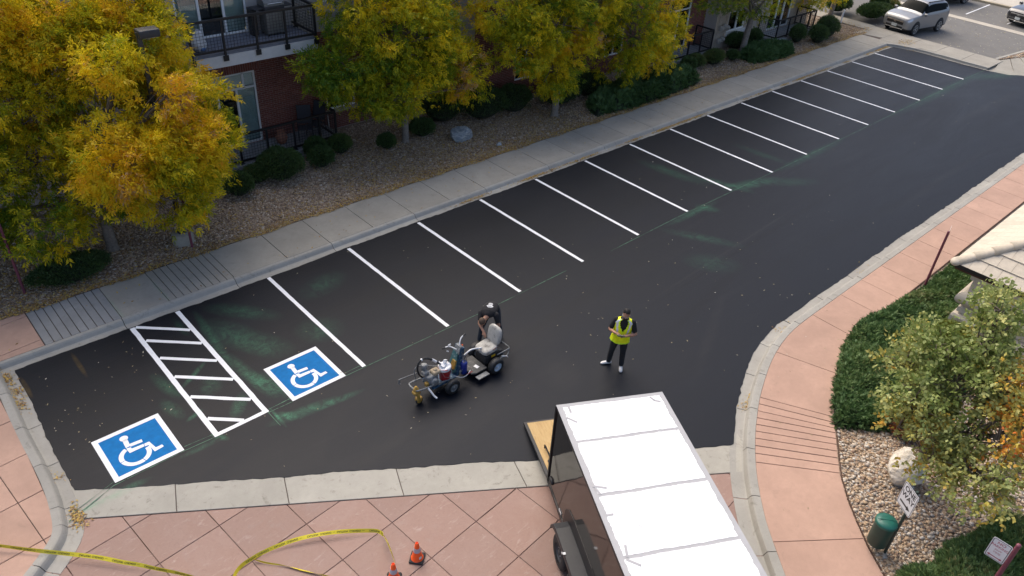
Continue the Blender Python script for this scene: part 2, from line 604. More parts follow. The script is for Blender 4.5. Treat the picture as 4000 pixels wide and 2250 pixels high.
M['bark'] = simple('grey_bark', (.20, .175, .15), .95, var=.35, scale=14, bump=.8, bscale=30)
M['twig'] = simple('twig_bark', (.17, .14, .11), .95, var=.3)
M['maroon'] = simple('maroon_paint', (.17, .045, .07), .5, var=.12)
M['glass'] = glass_mat('window_glass', (.86, .92, .92))

# =================================================================== THE SETTING
def struct(name, loc=(0, 0, 0), label=None, kind='structure'):
    o = bpy.data.objects.new(name, None)
    COL.objects.link(o)
    o.location = loc
    return tag(o, label, None, None, kind)

# the ground: one sheet out to the horizon
g = NT('bare_earth')
gp = g.pos()
g.set(g.mix(g.rng(g.noise(gp, .4, 6, .7), .35, .65), (.16, .13, .10), (.24, .20, .16)), .95, 0, .2)
g.bump(g.noise(gp, 14, 4, .7), .5, .03)
b = MB(); b.quad((-900, -900, -.30), (900, -900, -.30), (900, 900, -.30), (-900, 900, -.30))
tag(b.build('ground', g.mat), kind='structure', label='bare earth round the lot')

# ---- the freshly sealed parking lot, its edge lapping raggedly over the gutters
rowY = .06
edge = [(-3.83, rowY), (41.0, rowY - .05), (41.35, -1.0), (41.42, -2.5), (41.42, -4.0), (41.5, -5.0), (41.8, -5.95), (42.6, -6.75), (44.5, -7.5), (48, -8.0), (64, -8.6), (64, -10.27),
        (14.06, -10.27), (13.2, -10.29), (12.4, -10.31), (11.81, -10.38), (11.2, -10.48), (10.66, -10.63), (10.07, -10.87), (9.34, -11.18), (8.63, -11.51), (7.97, -11.91), (7.54, -12.18),
        (6.81, -11.68), (3.85, -9.71), (1.45, -8.08), (-.46, -6.8), (-2.23, -5.6), (-3.10, -4.98), (-3.93, -4.42), (-3.90, -2.4), (-3.84, -1.0), (-3.83, rowY)]
E2 = resample(edge, .09)[:-1]
jit = RNG.normal(0, 1, (len(E2), 2)); jit = .55 * jit + .45 * np.roll(jit, 1, 0)
slow = np.sin(np.arange(len(E2)) * .21) * .012 + np.sin(np.arange(len(E2)) * .057 + 1) * .014
E2 = E2 + jit * .013 + slow[:, None]
poly = [tuple(p) for p in E2][::-1]
lot = struct('parking_lot', label='freshly sealed black asphalt parking lot with new stall lines')
b = MB(); b.prism(poly, -.05, .010); b.build('asphalt_surface', M['asphalt'], lot)
ZP = .014

# painted stall lines: one part of the lot each
def line_quad(mb, a, c, w, z=ZP):
    a, c = Vector(a), Vector(c)
    d = (c - a).normalized(); n = Vector((-d.y, d.x)) * w / 2
    N = max(2, int((c - a).length / .18))
    L, R_ = [], []
    for i in range(N + 1):
        p = a.lerp(c, i / N)
        e1, e2 = random.gauss(0, .0025), random.gauss(0, .0025)
        L.append((p.x + n.x * (1 + e1 / w * 2), p.y + n.y * (1 + e1 / w * 2), z)); R_.append((p.x - n.x * (1 + e2 / w * 2), p.y - n.y * (1 + e2 / w * 2), z))
    V = L + R_
    mb.add(V, [(N + 1 + i, N + 2 + i, i + 1, i) for i in range(N)])

W_ = 2.59
for i in range(1, 16):
    x = i * W_
    mb = MB()
    far = -4.82 - (.08 if i == 8 else 0)
    line_quad(mb, (x, .0 if i > 1 else .02), (x + (.03 if i in (9, 10, 11) else 0), far), .105)
    mb.build('parking_line', M['paint'], lot)
# access aisle: two long lines, the closing line and six diagonal bars
x0, x1 = -1.135, .0
for (a, c) in (((x0 - .02, .02), (x0, -4.80)), ((x1 + .0, .02), (x1 + .02, -4.80)), ((x0 - .05, -4.76), (x1 + .07, -4.76))):
    mb = MB(); line_quad(mb, a, c, .115 if a[1] > -4 else .10, ZP + (0 if a[1] > -4 else .0012)); mb.build('aisle_line', M['paint'], lot)
for k, ys in enumerate((.0, -.68, -1.53, -2.39, -3.27, -4.17)):
    a, c = Vector((x0 + .06, ys)), Vector((x1 - .06, ys - .93))
    if c.y < -4.71:
        t = (-4.71 - a.y) / (c.y - a.y); c = a.lerp(c, t)
    mb = MB(); line_quad(mb, a, c, .10, ZP + .0006); mb.build('hatch_bar', M['paint'], lot)

# wheelchair symbols: white border, blue field, white figure built from stencil pieces
def isa(ox, oy, s=1.0):
    root = thing('wheelchair_symbol', (0, 0, 0), None, None); root.parent = lot
    q = lambda pts: [(ox + (p[0] - .65) * s, oy + (p[1] + 4.84) * s) for p in pts]
    def sheet(name, polys, mat, z):
        mb = MB()
        for P in polys:
            P = q(P)
            if area2(P) < 0: P = P[::-1]
            mb.add([(x, y, z) for x, y in P], [tuple(range(len(P)))])
        mb.build(name, mat, root)
    S0, S1, T0, T1, w = .65, 2.06, -4.84, -3.43, .108
    sheet('border', [[(S0, T0), (S1, T0), (S1 - w, T0 + w), (S0 + w, T0 + w)], [(S1, T0), (S1, T1), (S1 - w, T1 - w), (S1 - w, T0 + w)],
                     [(S1, T1), (S0, T1), (S0 + w, T1 - w), (S1 - w, T1 - w)], [(S0, T1), (S0, T0), (S0 + w, T0 + w), (S0 + w, T1 - w)]], M['paint'], ZP)
    w += .0
    sheet('blue_field', [[(S0 + w, T0 + w), (S1 - w, T0 + w), (S1 - w, T1 - w), (S0 + w, T1 - w)]], M['blue_paint'], ZP)
    z = ZP + .0012
    c = (1.215, -3.735)
    head = [(c[0] + .085 * math.cos(t), c[1] + .085 * math.sin(t)) for t in [2 * math.pi * k / 24 for k in range(24)]]
    neck = [(1.165, -3.80), (1.265, -3.79), (1.245, -4.03), (1.15, -4.04)]
    sheet('head', [head, neck], M['paint'], z)
    sheet('arm', [[(1.235, -4.055), (1.245, -3.965), (1.495, -3.985), (1.485, -4.075)]], M['paint'], z)
    sheet('lap', [[(1.15, -4.055), (1.235, -4.075), (1.24, -4.125), (1.475, -4.145), (1.465, -4.225), (1.16, -4.225)]], M['paint'], z)
    sheet('lower_leg', [[(1.485, -4.150), (1.59, -4.15), (1.635, -4.40), (1.765, -4.40), (1.775, -4.475), (1.575, -4.50), (1.545, -4.245), (1.475, -4.23)]], M['paint'], z)
    C0 = (1.235, -4.335)
    def arc(a0, a1, r0=.222, r1=.318, n=14):
        A = [math.radians(a0 + (a1 - a0) * k / n) for k in range(n + 1)]
        return [(C0[0] + r1 * math.cos(t), C0[1] + r1 * math.sin(t)) for t in A] + [(C0[0] + r0 * math.cos(t), C0[1] + r0 * math.sin(t)) for t in reversed(A)]
    for (a0, a1) in ((112, 188), (191, 288), (291, 372)):
        P = arc(a0, a1); n = len(P) // 2
        mb = MB()
        Q = q(P)
        for i in range(n - 1):
            quad = [Q[i], Q[i + 1], Q[-2 - i], Q[-1 - i]]
            if area2(quad) < 0: quad = quad[::-1]
            mb.add([(x, y, z) for x, y in quad], [(0, 1, 2, 3)])
        mb.build('wheel_arc', M['paint'], root)
    return root
for (ox, oy, s, lb) in ((.65, -4.84, 1.0, 'wheelchair symbol beside the hatched aisle'), (-3.25, -4.75, 1.0, 'wheelchair symbol near the corner curb')):
    isa(ox, oy, s)['label'] = lb

# thin green layout lines snapped along the stall ends
for pts in ([(-4.25, -5.16), (-3.3, -4.80), (-1.8, -4.77)], [(-4.2, -5.02), (-3.2, -4.68)], [(-1.8, -4.66), (-1.15, -4.70)], [(-1.8, -4.775), (-1.15, -4.80)], [(.06, -4.74), (.66, -4.72)], [(.06, -4.83), (.66, -4.845)],
            [(2.06, -4.74), (2.55, -4.74)], [(2.06, -4.84), (6.5, -4.90), (9.6, -4.86)], [(11.5, -4.93), (14.9, -4.86), (22, -4.90), (30, -4.88), (39.6, -4.86)], [(39.6, -4.86), (42.2, -4.9)],
            [(.05, -4.83), (.06, -5.36)]):
    mb = MB()
    for a, c in zip(pts[:-1], pts[1:]):
        line_quad(mb, a, c, .013, ZP - .001)
    mb.build('layout_line', M['chalk'], lot)

# ---- curb and gutter along the stalls, cast in lengths with open joints
curb = struct('curb', label='concrete curb and gutter round the lot')
prof = [(-.30, -.06), (-.30, -.002), (.10, -.006), (.20, -.004), (.255, .01), (.30, .085), (.335, .122), (.375, .132), (.425, .132), (.425, -.06)]
xs = [-4.05, -1.25, 1.76, 4.83, 7.87, 10.88] + [10.88 + 3.03 * k for k in range(1, 11)]
for a, c in zip(xs[:-1], xs[1:]):
    mb = MB()
    sweep(mb, [(a + .008, 0), (c - .008, 0)], prof[::-1])
    mb.build('curb_segment', M['curb'], curb)
# the curb that closes the lot beside the plaza and turns away at the bottom
lp = smooth_path([(-4.08, .42), (-4.10, -.82), (-4.15, -2.3), (-4.14, -3.49), (-4.17, -4.35), (-4.24, -4.9), (-4.31, -5.29), (-4.42, -5.54), (-4.64, -5.78), (-5.0, -6.08), (-5.7, -6.62), (-8.5, -8.7)], 2)
lprof = [(.29, -.06), (.29, -.001), (.06, -.006), (.015, .0), (-.03, .085), (-.06, .122), (-.09, .134), (-.215, .134), (-.215, -.06)]
R1 = [tuple(p) for p in resample(lp, .12)]
cuts = [0, 10, 21, 32, 43, 47, 55, 70, len(R1) - 1]
for a, c in zip(cuts[:-1], cuts[1:]):
    seg = [Vector(p) for p in R1[a:c + 1]]
    seg[0] = seg[0].lerp(seg[1], .07); seg[-1] = seg[-1].lerp(seg[-2], .07)
    mb = MB(); sweep(mb, seg, lprof); mb.build('curb_segment', M['curb'], curb)
# the curb on the aisle side; the path is the line where it meets the red walk
inner = [(3.2, -17.6), (4.7, -15.62), (5.35, -14.81), (5.97, -14.08), (6.26, -13.77), (6.87, -13.22), (7.41, -12.8), (8.14, -12.32), (8.81, -11.95), (9.34, -11.68), (10.17, -11.33), (10.89, -11.07), (11.75, -10.86), (12.52, -10.765), (13.43, -10.75), (14.34, -10.75), (66, -10.75)]
inner = smooth_path(inner, 1)
rprof = [(.0, -.06), (.0, .134), (.15, .134), (.18, .125), (.205, .08), (.235, .006), (.27, -.004), (.53, -.001), (.53, -.06)][::-1]
R2 = [tuple(p) for p in resample(inner, .15)]
i = 0
while i < len(R2) - 1:
    j = min(len(R2) - 1, i + (9 if R2[i][0] < 12 else 12))
    seg = [Vector(p) for p in R2[i:j + 1]]
    seg[0] = seg[0].lerp(seg[1], .06); seg[-1] = seg[-1].lerp(seg[-2], .06)
    mb = MB(); sweep(mb, seg, rprof); mb.build('curb_segment', M['curb'], curb)
    i = j
# far end of the lot
fp = smooth_path([(40.75, .42), (41.15, -.2), (41.45, -1.0), (41.56, -2.5), (41.56, -4.0), (41.62, -4.95)], 2)
fprof = [(-.26, -.06), (-.26, -.001), (-.03, -.004), (.0, .03), (.03, .128), (.16, .134), (.16, -.06)][::-1]
R3 = [tuple(p) for p in resample(fp, .2)]
for i in range(0, len(R3) - 1, 15):
    seg = R3[i:i + 16]
    if len(seg) < 2: continue
    mb = MB(); sweep(mb, seg, [(o, z) for o, z in fprof]); mb.build('curb_segment', M['curb'], curb)

# ---- the grey sidewalk: slabs with open joints on a bedding sheet
walk = struct('sidewalk', label='grey concrete sidewalk between the gravel bed and the stalls')
b = MB(); b.prism([(-12, .43), (41.7, .43), (41.74, -4.95), (43.74, -4.9), (43.74, 9), (42.5, 9), (42.5, 2.15), (-12, 2.15)], -.05, .112); b.build('bedding', M['joint'], walk)
def slab(poly, parent, mat, name='slab', z1=.130, z0=.06, gap=.007, ch=.006):
    if area2(poly) < 0: poly = poly[::-1]
    mb = MB(); mb.prism(inset(poly, gap), z0, z1 + random.uniform(-.0015, .0015), ch)
    return mb.build(name, mat, parent)
YB = 2.11
xs = [1.79] + [3.42, 4.83, 6.36, 7.87, 9.38, 10.88] + [10.88 + 1.515 * k for k in range(1, 20)]
for a, c in zip(xs[:-1], xs[1:]):
    slab([(a, .432), (c, .432), (c, YB), (a, YB)], walk, M['concrete'])
slab([(-1.23, .432), (-.02, .432), (-.02, YB), (-1.23, YB)], walk, M['concrete'])
for (a, c, n) in ((-.02, 1.79, 9), (-3.02, -1.23, 9)):        # scored warning strips at the ramps
    for k in range(n):
        slab([(a + (c - a) * k / n, .432), (a + (c - a) * (k + 1) / n, .432), (a + (c - a) * (k + 1) / n, YB), (a + (c - a) * k / n, YB)], walk, M['rib'] if a < -2 else M['concrete'], 'scored_strip', gap=.009)
# the cross walk at the far end
slab([(39.67, .432), (41.3, .432), (41.3, YB), (39.67, YB)], walk, M['concrete'])
slab([(40.95, .43), (40.98, .1), (41.3, -.3), (41.5, -.8), (41.72, -1.3), (41.72, .43)], walk, M['concrete'], gap=.003)
slab([(41.3, .435), (41.72, .435), (41.72, 1.0), (41.3, 1.0)], walk, M['concrete'], gap=.003)
b = MB(); b.quad((41.35, -4.2, .004), (41.35, -10.2, .004), (52, -10.2, .004), (52, -6.6, .004)); b.build('ramp_apron', M['concrete'], walk)
for k, (ya, yb) in enumerate(((8.5, 7.0), (7.0, 5.5), (5.5, 4.0), (4.0, 2.5), (2.5, 1.0), (1.0, -.5), (-.5, -2.0), (-2.0, -3.5), (-3.5, -5.0))):
    xa = 41.3 if ya <= 2.5 else 42.6
    if ya > 2.5: slab([(xa, yb), (43.85, yb), (43.85, ya), (xa, ya)], walk, M['concrete'])
    else: slab([(41.72, yb), (43.7, yb), (43.7, ya), (41.72 if ya < 1 else 41.3, ya)], walk, M['concrete'])
for k in range(9):                       # a flush ramp: scored strips that slope down to the asphalt
    t0, t1 = k / 9, (k + 1) / 9
    o0, o1 = Vector((41.55, -5.0)), Vector((50.0, -8.25)); i0_, i1_ = Vector((43.7, -4.85)), Vector((50.5, -7.0))
    q = [o0.lerp(o1, t0 + .004), o0.lerp(o1, t1 - .004), i0_.lerp(i1_, t1 - .004), i0_.lerp(i1_, t0 + .004)]
    if k == 0: q[0] = Vector((41.45, -4.95))
    bow = lambda v, w: (v.x, v.y - w, 0)
    mb = MB(); V = [(q[0].x, q[0].y - .35 - .9 * math.sin(math.pi * t0), .002), (q[1].x, q[1].y - .35 - .9 * math.sin(math.pi * t1), .002), (q[2].x, q[2].y, .132), (q[3].x, q[3].y, .132)]
    V += [(x, y, z - .12) for x, y, z in V]
    mb.add(V, [(0, 1, 2, 3), (4, 5, 1, 0), (5, 6, 2, 1), (6, 7, 3, 2), (7, 4, 0, 3)]); mb.build('scored_strip', M['concrete'], walk)
# red paving beyond the left curb
pav = struct('paving', label='salmon concrete paving beside the corner curb')
lp2 = [Vector(p) for p in R1]
lback = []                                    # the back of the curb, where the paving meets it
for i in range(len(lp2)):
    d = (lp2[min(i + 1, len(lp2) - 1)] - lp2[max(i - 1, 0)]).normalized()
    lback.append((lp2[i] - Vector((-d.y, d.x)) * .175, d))
def west_of_curb(P):
    P = clip(P, 0, 1, .425)
    for q, d in lback[::3]:
        n = Vector((-d.y, d.x))
        if len(P) >= 3: P = clip(P, n.x, n.y, n.dot(q))
    return P
def corner_piece(P):
    P = clip(P, 0, -1, -.437)
    if len(P) >= 3: P = clip(P, 1, 0, -3.03)
    if len(P) >= 3: P = clip(P, 0, 1, 2.13)
    return P
BIG = [(-14, -12), (0, -12), (0, 2.2), (-14, 2.2)]
b = MB(); b.prism(west_of_curb(BIG), -.05, .110); b.prism(corner_piece(BIG), -.05, .110); b.build('bedding', M['joint'], pav)
a5 = math.radians(5.3)
for i in range(9):
    for j in range(11):
        P = [(-3.0 - 1.2 * (i + du), 1.9 + 1.19 - 1.19 * (j + dv)) for du, dv in ((0, 0), (1, 0), (1, 1), (0, 1))]
        P = [(-3.3 + (x + 3.3) * math.cos(a5) - (y - 1.9) * math.sin(a5), 1.9 + (x + 3.3) * math.sin(a5) + (y - 1.9) * math.cos(a5)) for x, y in P]
        if area2(P) < 0: P = P[::-1]
        for Q in (west_of_curb(P), corner_piece(P)):
            if len(Q) >= 3 and abs(area2(Q)) > .03:
                slab(Q, pav, M['pink'])

# ---- the apron: pale concrete band across the mouth of the lot
apron = struct('apron', label='pale stained concrete apron between the asphalt and the red plaza')
A0, A1, B0, B1 = Vector((-3.94, -4.30)), Vector((7.7, -12.12)), Vector((-4.02, -5.24)), Vector((6.95, -12.70))
joints = [(-3.95, -4.01), (-2.23, -2.61), (-.46, -.85), (1.45, 1.02), (3.52, 3.12), (5.4, 4.95), (7.60, 6.99)]
la = lambda x: A0.y + (A1.y - A0.y) * (x - A0.x) / (A1.x - A0.x) + .12
lb = lambda x: B0.y + (B1.y - B0.y) * (x - B0.x) / (B1.x - B0.x)
b = MB(); b.prism([(-4.0, la(-4.0) + .2), (-4.0, lb(-4.0)), (6.93, lb(6.93)), (7.7, la(7.7) + .2)], -.08, -.016); b.build('bedding', M['joint'], apron)
for (a, c) in zip(joints[:-1], joints[1:]):
    e = .35 if c[0] > 7 else 0
    slab([(a[0], la(a[0]) + .15), (a[1], lb(a[1])), (c[1] + e, lb(c[1] + e)), (c[0] + e, la(c[0] + e) + .15)], apron, M['apron'], z1=-.0035 if e else .0005, z0=-.07, gap=.008)

# ---- the red stamped plaza, a diagonal-looking grid square to the lot
plaza = struct('plaza', label='red stamped concrete plaza scored in large squares')
b = MB(); b.prism([(-9, -4.8), (9, -11), (9, -24), (-9, -24)], -.09, -.022); b.build('bedding', M['plaza_joint'], plaza)
nx, ny = math.cos(a5), math.sin(a5)
for i in range(-6, 11):
    for j in range(-2, 14):
        u0, v0 = -3.42 + 1.19 * i, -5.98 - 1.14 * j
        P = []
        for du, dv in ((0, 0), (1.19, 0), (1.19, -1.14), (0, -1.14)):
            x, y = u0 + du - 0, v0 + dv
            X, Y = x + 3.4, y + 5.9
            P.append((-3.4 + X * nx - Y * ny, -5.9 + X * ny + Y * nx))
        d = (B1 - B0).normalized(); n = Vector((-d.y, d.x))
        P = clip(P, n.x, n.y, n.dot(B0) - .004)
        if len(P) >= 3: P = clip(P, 1, 0, 8.0)
        if len(P) >= 3 and abs(area2(P)) > .01 and min(p[1] for p in P) > -20:
            slab(P, plaza, M['plaza'], 'paving_square', z1=-.008, z0=-.07, gap=.005, ch=.008)

# ---- the salmon walk round the curve
outer = [(4.9, -19.2), (6.81, -16.04), (7.2, -15.51), (7.63, -15.04), (7.98, -14.68), (8.48, -14.25), (9.08, -13.86), (9.62, -13.52), (10.09, -13.25), (10.97, -12.82), (11.64, -12.54), (12.62, -12.19), (13.37, -12.0), (14.22, -11.94), (14.97, -11.95), (16.02, -11.99), (66, -12.0)]
rw = struct('walkway', label='salmon concrete walk curving round the planting bed')
b = MB(); b.add([(p[0], p[1], .112) for p in inner] + [(p[0], p[1], .112) for p in outer[::-1]], [tuple(range(len(inner) + len(outer)))]); b.build('bedding', M['joint'], rw)
J = [(3.3, 5.0), (4.6, 6.0), (5.84, 7.33), (7.38, 8.56), (7.60, 8.76), (7.80, 8.94), (8.0, 9.12), (8.2, 9.30), (8.4, 9.46), (8.6, 9.62), (8.82, 9.76), (9.05, 9.92), (9.27, 10.09), (11.12, 11.62), (13.4, 13.38), (14.98, 14.95)]
J += [(16.24 + 1.275 * k, 16.2 + 1.275 * k) for k in range(36)]
for k, (a, c) in enumerate(zip(J[:-1], J[1:])):
    tin = [a[0]] + [p[0] for p in inner if a[0] + .05 < p[0] < c[0] - .05] + [c[0]]
    tout = [a[1]] + [p[0] for p in outer if a[1] + .05 < p[0] < c[1] - .05] + [c[1]]
    P = [(x, lerp_path(outer, x)) for x in tout] + [(x, lerp_path(inner, x)) for x in reversed(tin)]
    strip = 3 <= k <= 11
    slab(P, rw, M['pink'], 'scored_strip' if strip else 'slab', gap=.008 if strip else .006, ch=.005)

# ---- gravel and planting beds
def ground_mat(name, c1, c2, c3, sc=38):
    k = NT(name)
    p = k.pos()
    v = k.n('ShaderNodeTexVoronoi'); v.inputs['Scale'].default_value = sc; v.inputs['Randomness'].default_value = 1.0
    k.l(p, v.inputs['Vector'])
    c = k.ramp(v.outputs['Color'], [(.0, c1), (.35, c2), (.6, c3), (1.0, tuple(min(1, x * 1.25) for x in c3))])
    c = k.mix(k.rng(v.outputs['Distance'], .45, .8, 0, .8), c, tuple(x * .3 for x in c1))
    c = k.mix(k.rng(k.noise(p, .9, 5, .7), .35, .7, 0, .5), c, tuple(x * .7 for x in c2))
    k.set(c, .95, 0, .2)
    k.bump(k.math('MULTIPLY', v.outputs['Distance'], -1.0), .9, .02)
    return k.mat
M['gravel'] = ground_mat('grey_gravel', (.16, .115, .08), (.31, .235, .17), (.40, .33, .26))
M['rivergravel'] = ground_mat('tan_river_gravel', (.20, .13, .085), (.36, .265, .18), (.46, .38, .30), 26)
bed = struct('gravel_bed', label='gravel bed under the ash trees in front of the building')
b = MB(); b.prism([(-14, 2.14), (42.55, 2.14), (42.55, 9), (-14, 9)], -.1, .105); b.build('bed_surface', M['gravel'], bed)
bed2 = struct('planting_bed', label='river gravel planting bed inside the curving walk')
P = [(p[0], p[1]) for p in outer] + [(66, -40), (4.0, -40)]
b = MB(); b.add([(x, y, .112) for x, y in P], [tuple(range(len(P)))]); b.build('bed_surface', M['rivergravel'], bed2)
mb = MB(); sweep(mb, [p for p in outer], [(-.012, .08), (-.012, .146), (-.03, .146), (-.03, .08)][::-1]); mb.build('steel_edging', simple('rusty_edging', (.085, .045, .03), .9), bed2)
isl = struct('gravel_island', label='gravel island beside the far driveway')
b = MB(); b.prism([(43.75, -4.75), (46.7, -5.1), (50.5, -5.7), (50.5, -7.0), (48.3, -6.55)], -.1, .135); b.build('bed_surface', M['rivergravel'], isl)
mb = MB(); sweep(mb, [(43.7, -4.6), (46.7, -4.98), (50.6, -5.6)], [(-.08, -.1), (-.08, .14), (.08, .14), (.08, -.1)][::-1]); mb.build('edging_curb', M['curb'], isl)

# ---- the older driveway beyond, with its pale concrete gutter and far walk
drv = struct('driveway', label='worn grey asphalt driveway beyond the end of the stalls')
b = MB(); b.prism([(43.72, 14), (43.72, -4.6), (46.7, -5.0), (70, -8.4), (110, -8.4), (110, 30), (43.72, 30)], -.2, -.012); b.build('driveway_surface', M['old_asphalt'], drv)
b = MB(); b.prism([(51.6, 12), (50.75, -9), (51.45, -9), (52.3, 12)], -.05, .004); b.build('gutter_strip', concrete('pale_gutter_concrete', (.46, .42, .35), stain=.2), drv)
b = MB(); b.prism([(57.4, 14), (57.4, -9), (57.6, -9), (57.6, 14)], -.05, .13, .02); b.build('far_curb', concrete('pale_curb_concrete', (.44, .38, .27), stain=.3), drv)
fw_ = struct('far_walk', label='pale sidewalk across the far driveway')
for k in range(14):
    slab([(57.62, 12 - 1.6 * k), (60.5, 12 - 1.6 * k), (60.5, 12 - 1.6 * (k + 1)), (57.62, 12 - 1.6 * (k + 1))], fw_, concrete('pale_walk_concrete', (.48, .44, .37), stain=.15) if k == 0 else bpy.data.materials['pale_walk_concrete'])
b = MB()
for yy in (3.2, .6, -2.0, -4.6): line_quad(b, (52.9, yy), (57.3, yy + .1), .09, -.006)
b.build('stall_marking', M['paint'], drv)

# ------------------------------------------------------------------ stones and leaves nobody could count
CUBE = np.array([[x, y, z] for z in (-1, 1) for y in (-1, 1) for x in (-1, 1)], float) * .62
CF = np.array([[0, 2, 3, 1], [4, 5, 7, 6], [0, 1, 5, 4], [1, 3, 7, 5], [3, 2, 6, 7], [2, 0, 4, 6]])
def stones(name, xy, z, rmin, rmax, mat, label):
    N = len(xy)
    r = RNG.uniform(rmin, rmax, N) * RNG.choice([1, 1, 1, 1.5], N)
    V = CUBE[None] * (1 + RNG.uniform(-.35, .35, (N, 8, 3)))
    V = V * np.stack([r * RNG.uniform(.8, 1.4, N), r * RNG.uniform(.7, 1.1, N), r * RNG.uniform(.45, .75, N)], 1)[:, None]
    a = RNG.uniform(0, 6.28, N); c, s = np.cos(a)[:, None], np.sin(a)[:, None]
    X = V[..., 0] * c - V[..., 1] * s; Y = V[..., 0] * s + V[..., 1] * c
    V = np.stack([X + xy[:, :1], Y + xy[:, 1:2], V[..., 2] + z + (r * .25)[:, None]], -1)
    F = (CF[None] + (np.arange(N) * 8)[:, None, None]).reshape(-1, 4)
    o = np_mesh(name, V, 8, mat, np.repeat(RNG.uniform(0, 1, N), 6), None, True, F)
    return tag(o, label, 'gravel', None, 'stuff')
def leaves(name, xyz, size, mat, label, flat=.25):
    N = len(xyz)
    L = size * RNG.uniform(.6, 1.3, N)
    a = RNG.uniform(0, 6.28, N)
    t = RNG.normal(0, flat, N); t2 = RNG.normal(0, flat, N)
    u = np.stack([np.cos(a), np.sin(a), t], 1) * L[:, None] * .5
    v = np.stack([-np.sin(a), np.cos(a), t2], 1) * (L * RNG.uniform(.22, .5, N))[:, None] * .5
    V = np.stack([xyz - u, xyz - v * 1.0 + u * .1, xyz + u, xyz + v + u * .1], 1)
    o = np_mesh(name, V, 4, mat, RNG.uniform(0, 1, N))
    return tag(o, label, 'leaves', None, 'stuff')
M['stone_grey'] = tint_mat('grey_stones', [(0, (.19, .13, .09)), (.3, (.38, .28, .20)), (.55, (.48, .375, .275)), (.8, (.56, .43, .30)), (1, (.68, .61, .52))])
M['stone_tan'] = tint_mat('tan_river_stones', [(0, (.22, .14, .10)), (.25, (.42, .29, .18)), (.5, (.50, .37, .24)), (.7, (.38, .34, .30)), (.85, (.58, .48, .36)), (1, (.66, .62, .55))])
M['dead_leaf'] = tint_mat('fallen_ash_leaves', [(0, (.16, .085, .035)), (.3, (.33, .19, .065)), (.6, (.48, .29, .06)), (.8, (.55, .40, .07)), (1, (.50, .38, .22))], .8)
M['pale_leaf'] = tint_mat('pale_leaf_bits', [(0, (.22, .17, .10)), (.5, (.42, .36, .2)), (1, (.62, .58, .48))], .8)

def in_poly(pts, poly):
    x, y = pts[:, 0], pts[:, 1]
    r = np.zeros(len(pts), bool); n = len(poly)
    for i in range(n):
        (x1, y1), (x2, y2) = poly[i], poly[(i + 1) % n]
        c = ((y1 > y) != (y2 > y)) & (x < (x2 - x1) * (y - y1) / (y2 - y1 + 1e-12) + x1)
        r ^= c
    return r
xy = np.stack([RNG.uniform(-6, 17, 62000), 2.16 + RNG.beta(1.0, 1.25, 62000) * 5.3], 1)
keep = ~((xy[:, 0] < 9.0) & (xy[:, 0] > 2.6) & (xy[:, 1] > 6.15))
stones('gravel', xy[keep], .105, .018, .034, M['stone_grey'], 'grey and tan gravel stones in the bed along the sidewalk')
xy = np.stack([RNG.uniform(17, 42, 16000), 2.16 + RNG.beta(1, 1.4, 16000) * 3.5], 1)
stones('gravel', xy, .105, .02, .036, M['stone_grey'], 'gravel stones under the farther trees')
P = [(p[0], p[1] - .05) for p in outer if 4 < p[0] < 18] + [(18, -17), (5, -20)]
xy = np.stack([RNG.uniform(6, 16, 60000), RNG.uniform(-18, -12, 60000)], 1)
xy = xy[in_poly(xy, P)][:26000]
stones('gravel', xy, .112, .020, .038, M['stone_tan'], 'tan river gravel in the bed inside the curving walk')
xy = np.stack([RNG.uniform(43.8, 50.4, 3500), RNG.uniform(-7, -4.6, 3500)], 1)
xy = xy[in_poly(xy, [(43.85, -4.8), (46.7, -5.15), (50.4, -5.75), (50.4, -6.95), (48.3, -6.5)])]
stones('gravel', xy, .135, .03, .05, M['stone_tan'], 'tan gravel on the island by the driveway')

def clump(n, x0, x1, y0, y1, z, sd=.35):
    return np.stack([RNG.uniform(x0, x1, n), np.clip(RNG.normal((y0 + y1) / 2, (y1 - y0) * sd, n), y0 - .2, y1 + .3), np.full(n, z)], 1)
A = []
n = 9500; x = RNG.uniform(-5, 42, n); A.append(np.stack([x, 2.06 + RNG.exponential(.16, n) + .05 * np.sin(x * 3), np.full(n, .15)], 1))       # bank along the walk
n = 11000; x = RNG.uniform(9, 43, n); A.append(np.stack([x, 2.15 + RNG.beta(1, 1.8, n) * 3.2, np.full(n, .15)], 1))
n = 5200; x = RNG.uniform(7, 17.5, n); A.append(np.stack([x, 2.15 + RNG.beta(1.1, 1.3, n) * 4.6, np.full(n, .15)], 1))
n = 4200; x = RNG.uniform(-5, 10, n); A.append(np.stack([x, 2.15 + RNG.beta(1, 1.4, n) * 3.9, np.full(n, .15)], 1))
n = 1800; x = RNG.uniform(-6, -1, n); A.append(np.stack([x, 2.15 + RNG.beta(1, 1.4, n) * 2.5, np.full(n, .15)], 1))
n = 260; x = RNG.uniform(-4, 42, n); A.append(np.stack([x, RNG.uniform(.45, 2.1, n), np.full(n, .137)], 1))
leaves('fallen_leaves', np.concatenate(A), .075, M['dead_leaf'], 'brown and gold fallen leaves along the sidewalk edge')
A = []
cx = np.concatenate([RNG.uniform(9.5, 41, 34), [13.2, 15.8, 16.2, 20.4, 28.2, 31.5, 33.7, 36.0, 38.5, 40.6]])
for c in cx:
    m = RNG.integers(40, 130); A.append(np.stack([RNG.normal(c, RNG.uniform(.15, .5), m), np.clip(RNG.normal(.19, .045, m), .08, .27), np.full(m, .014)], 1))
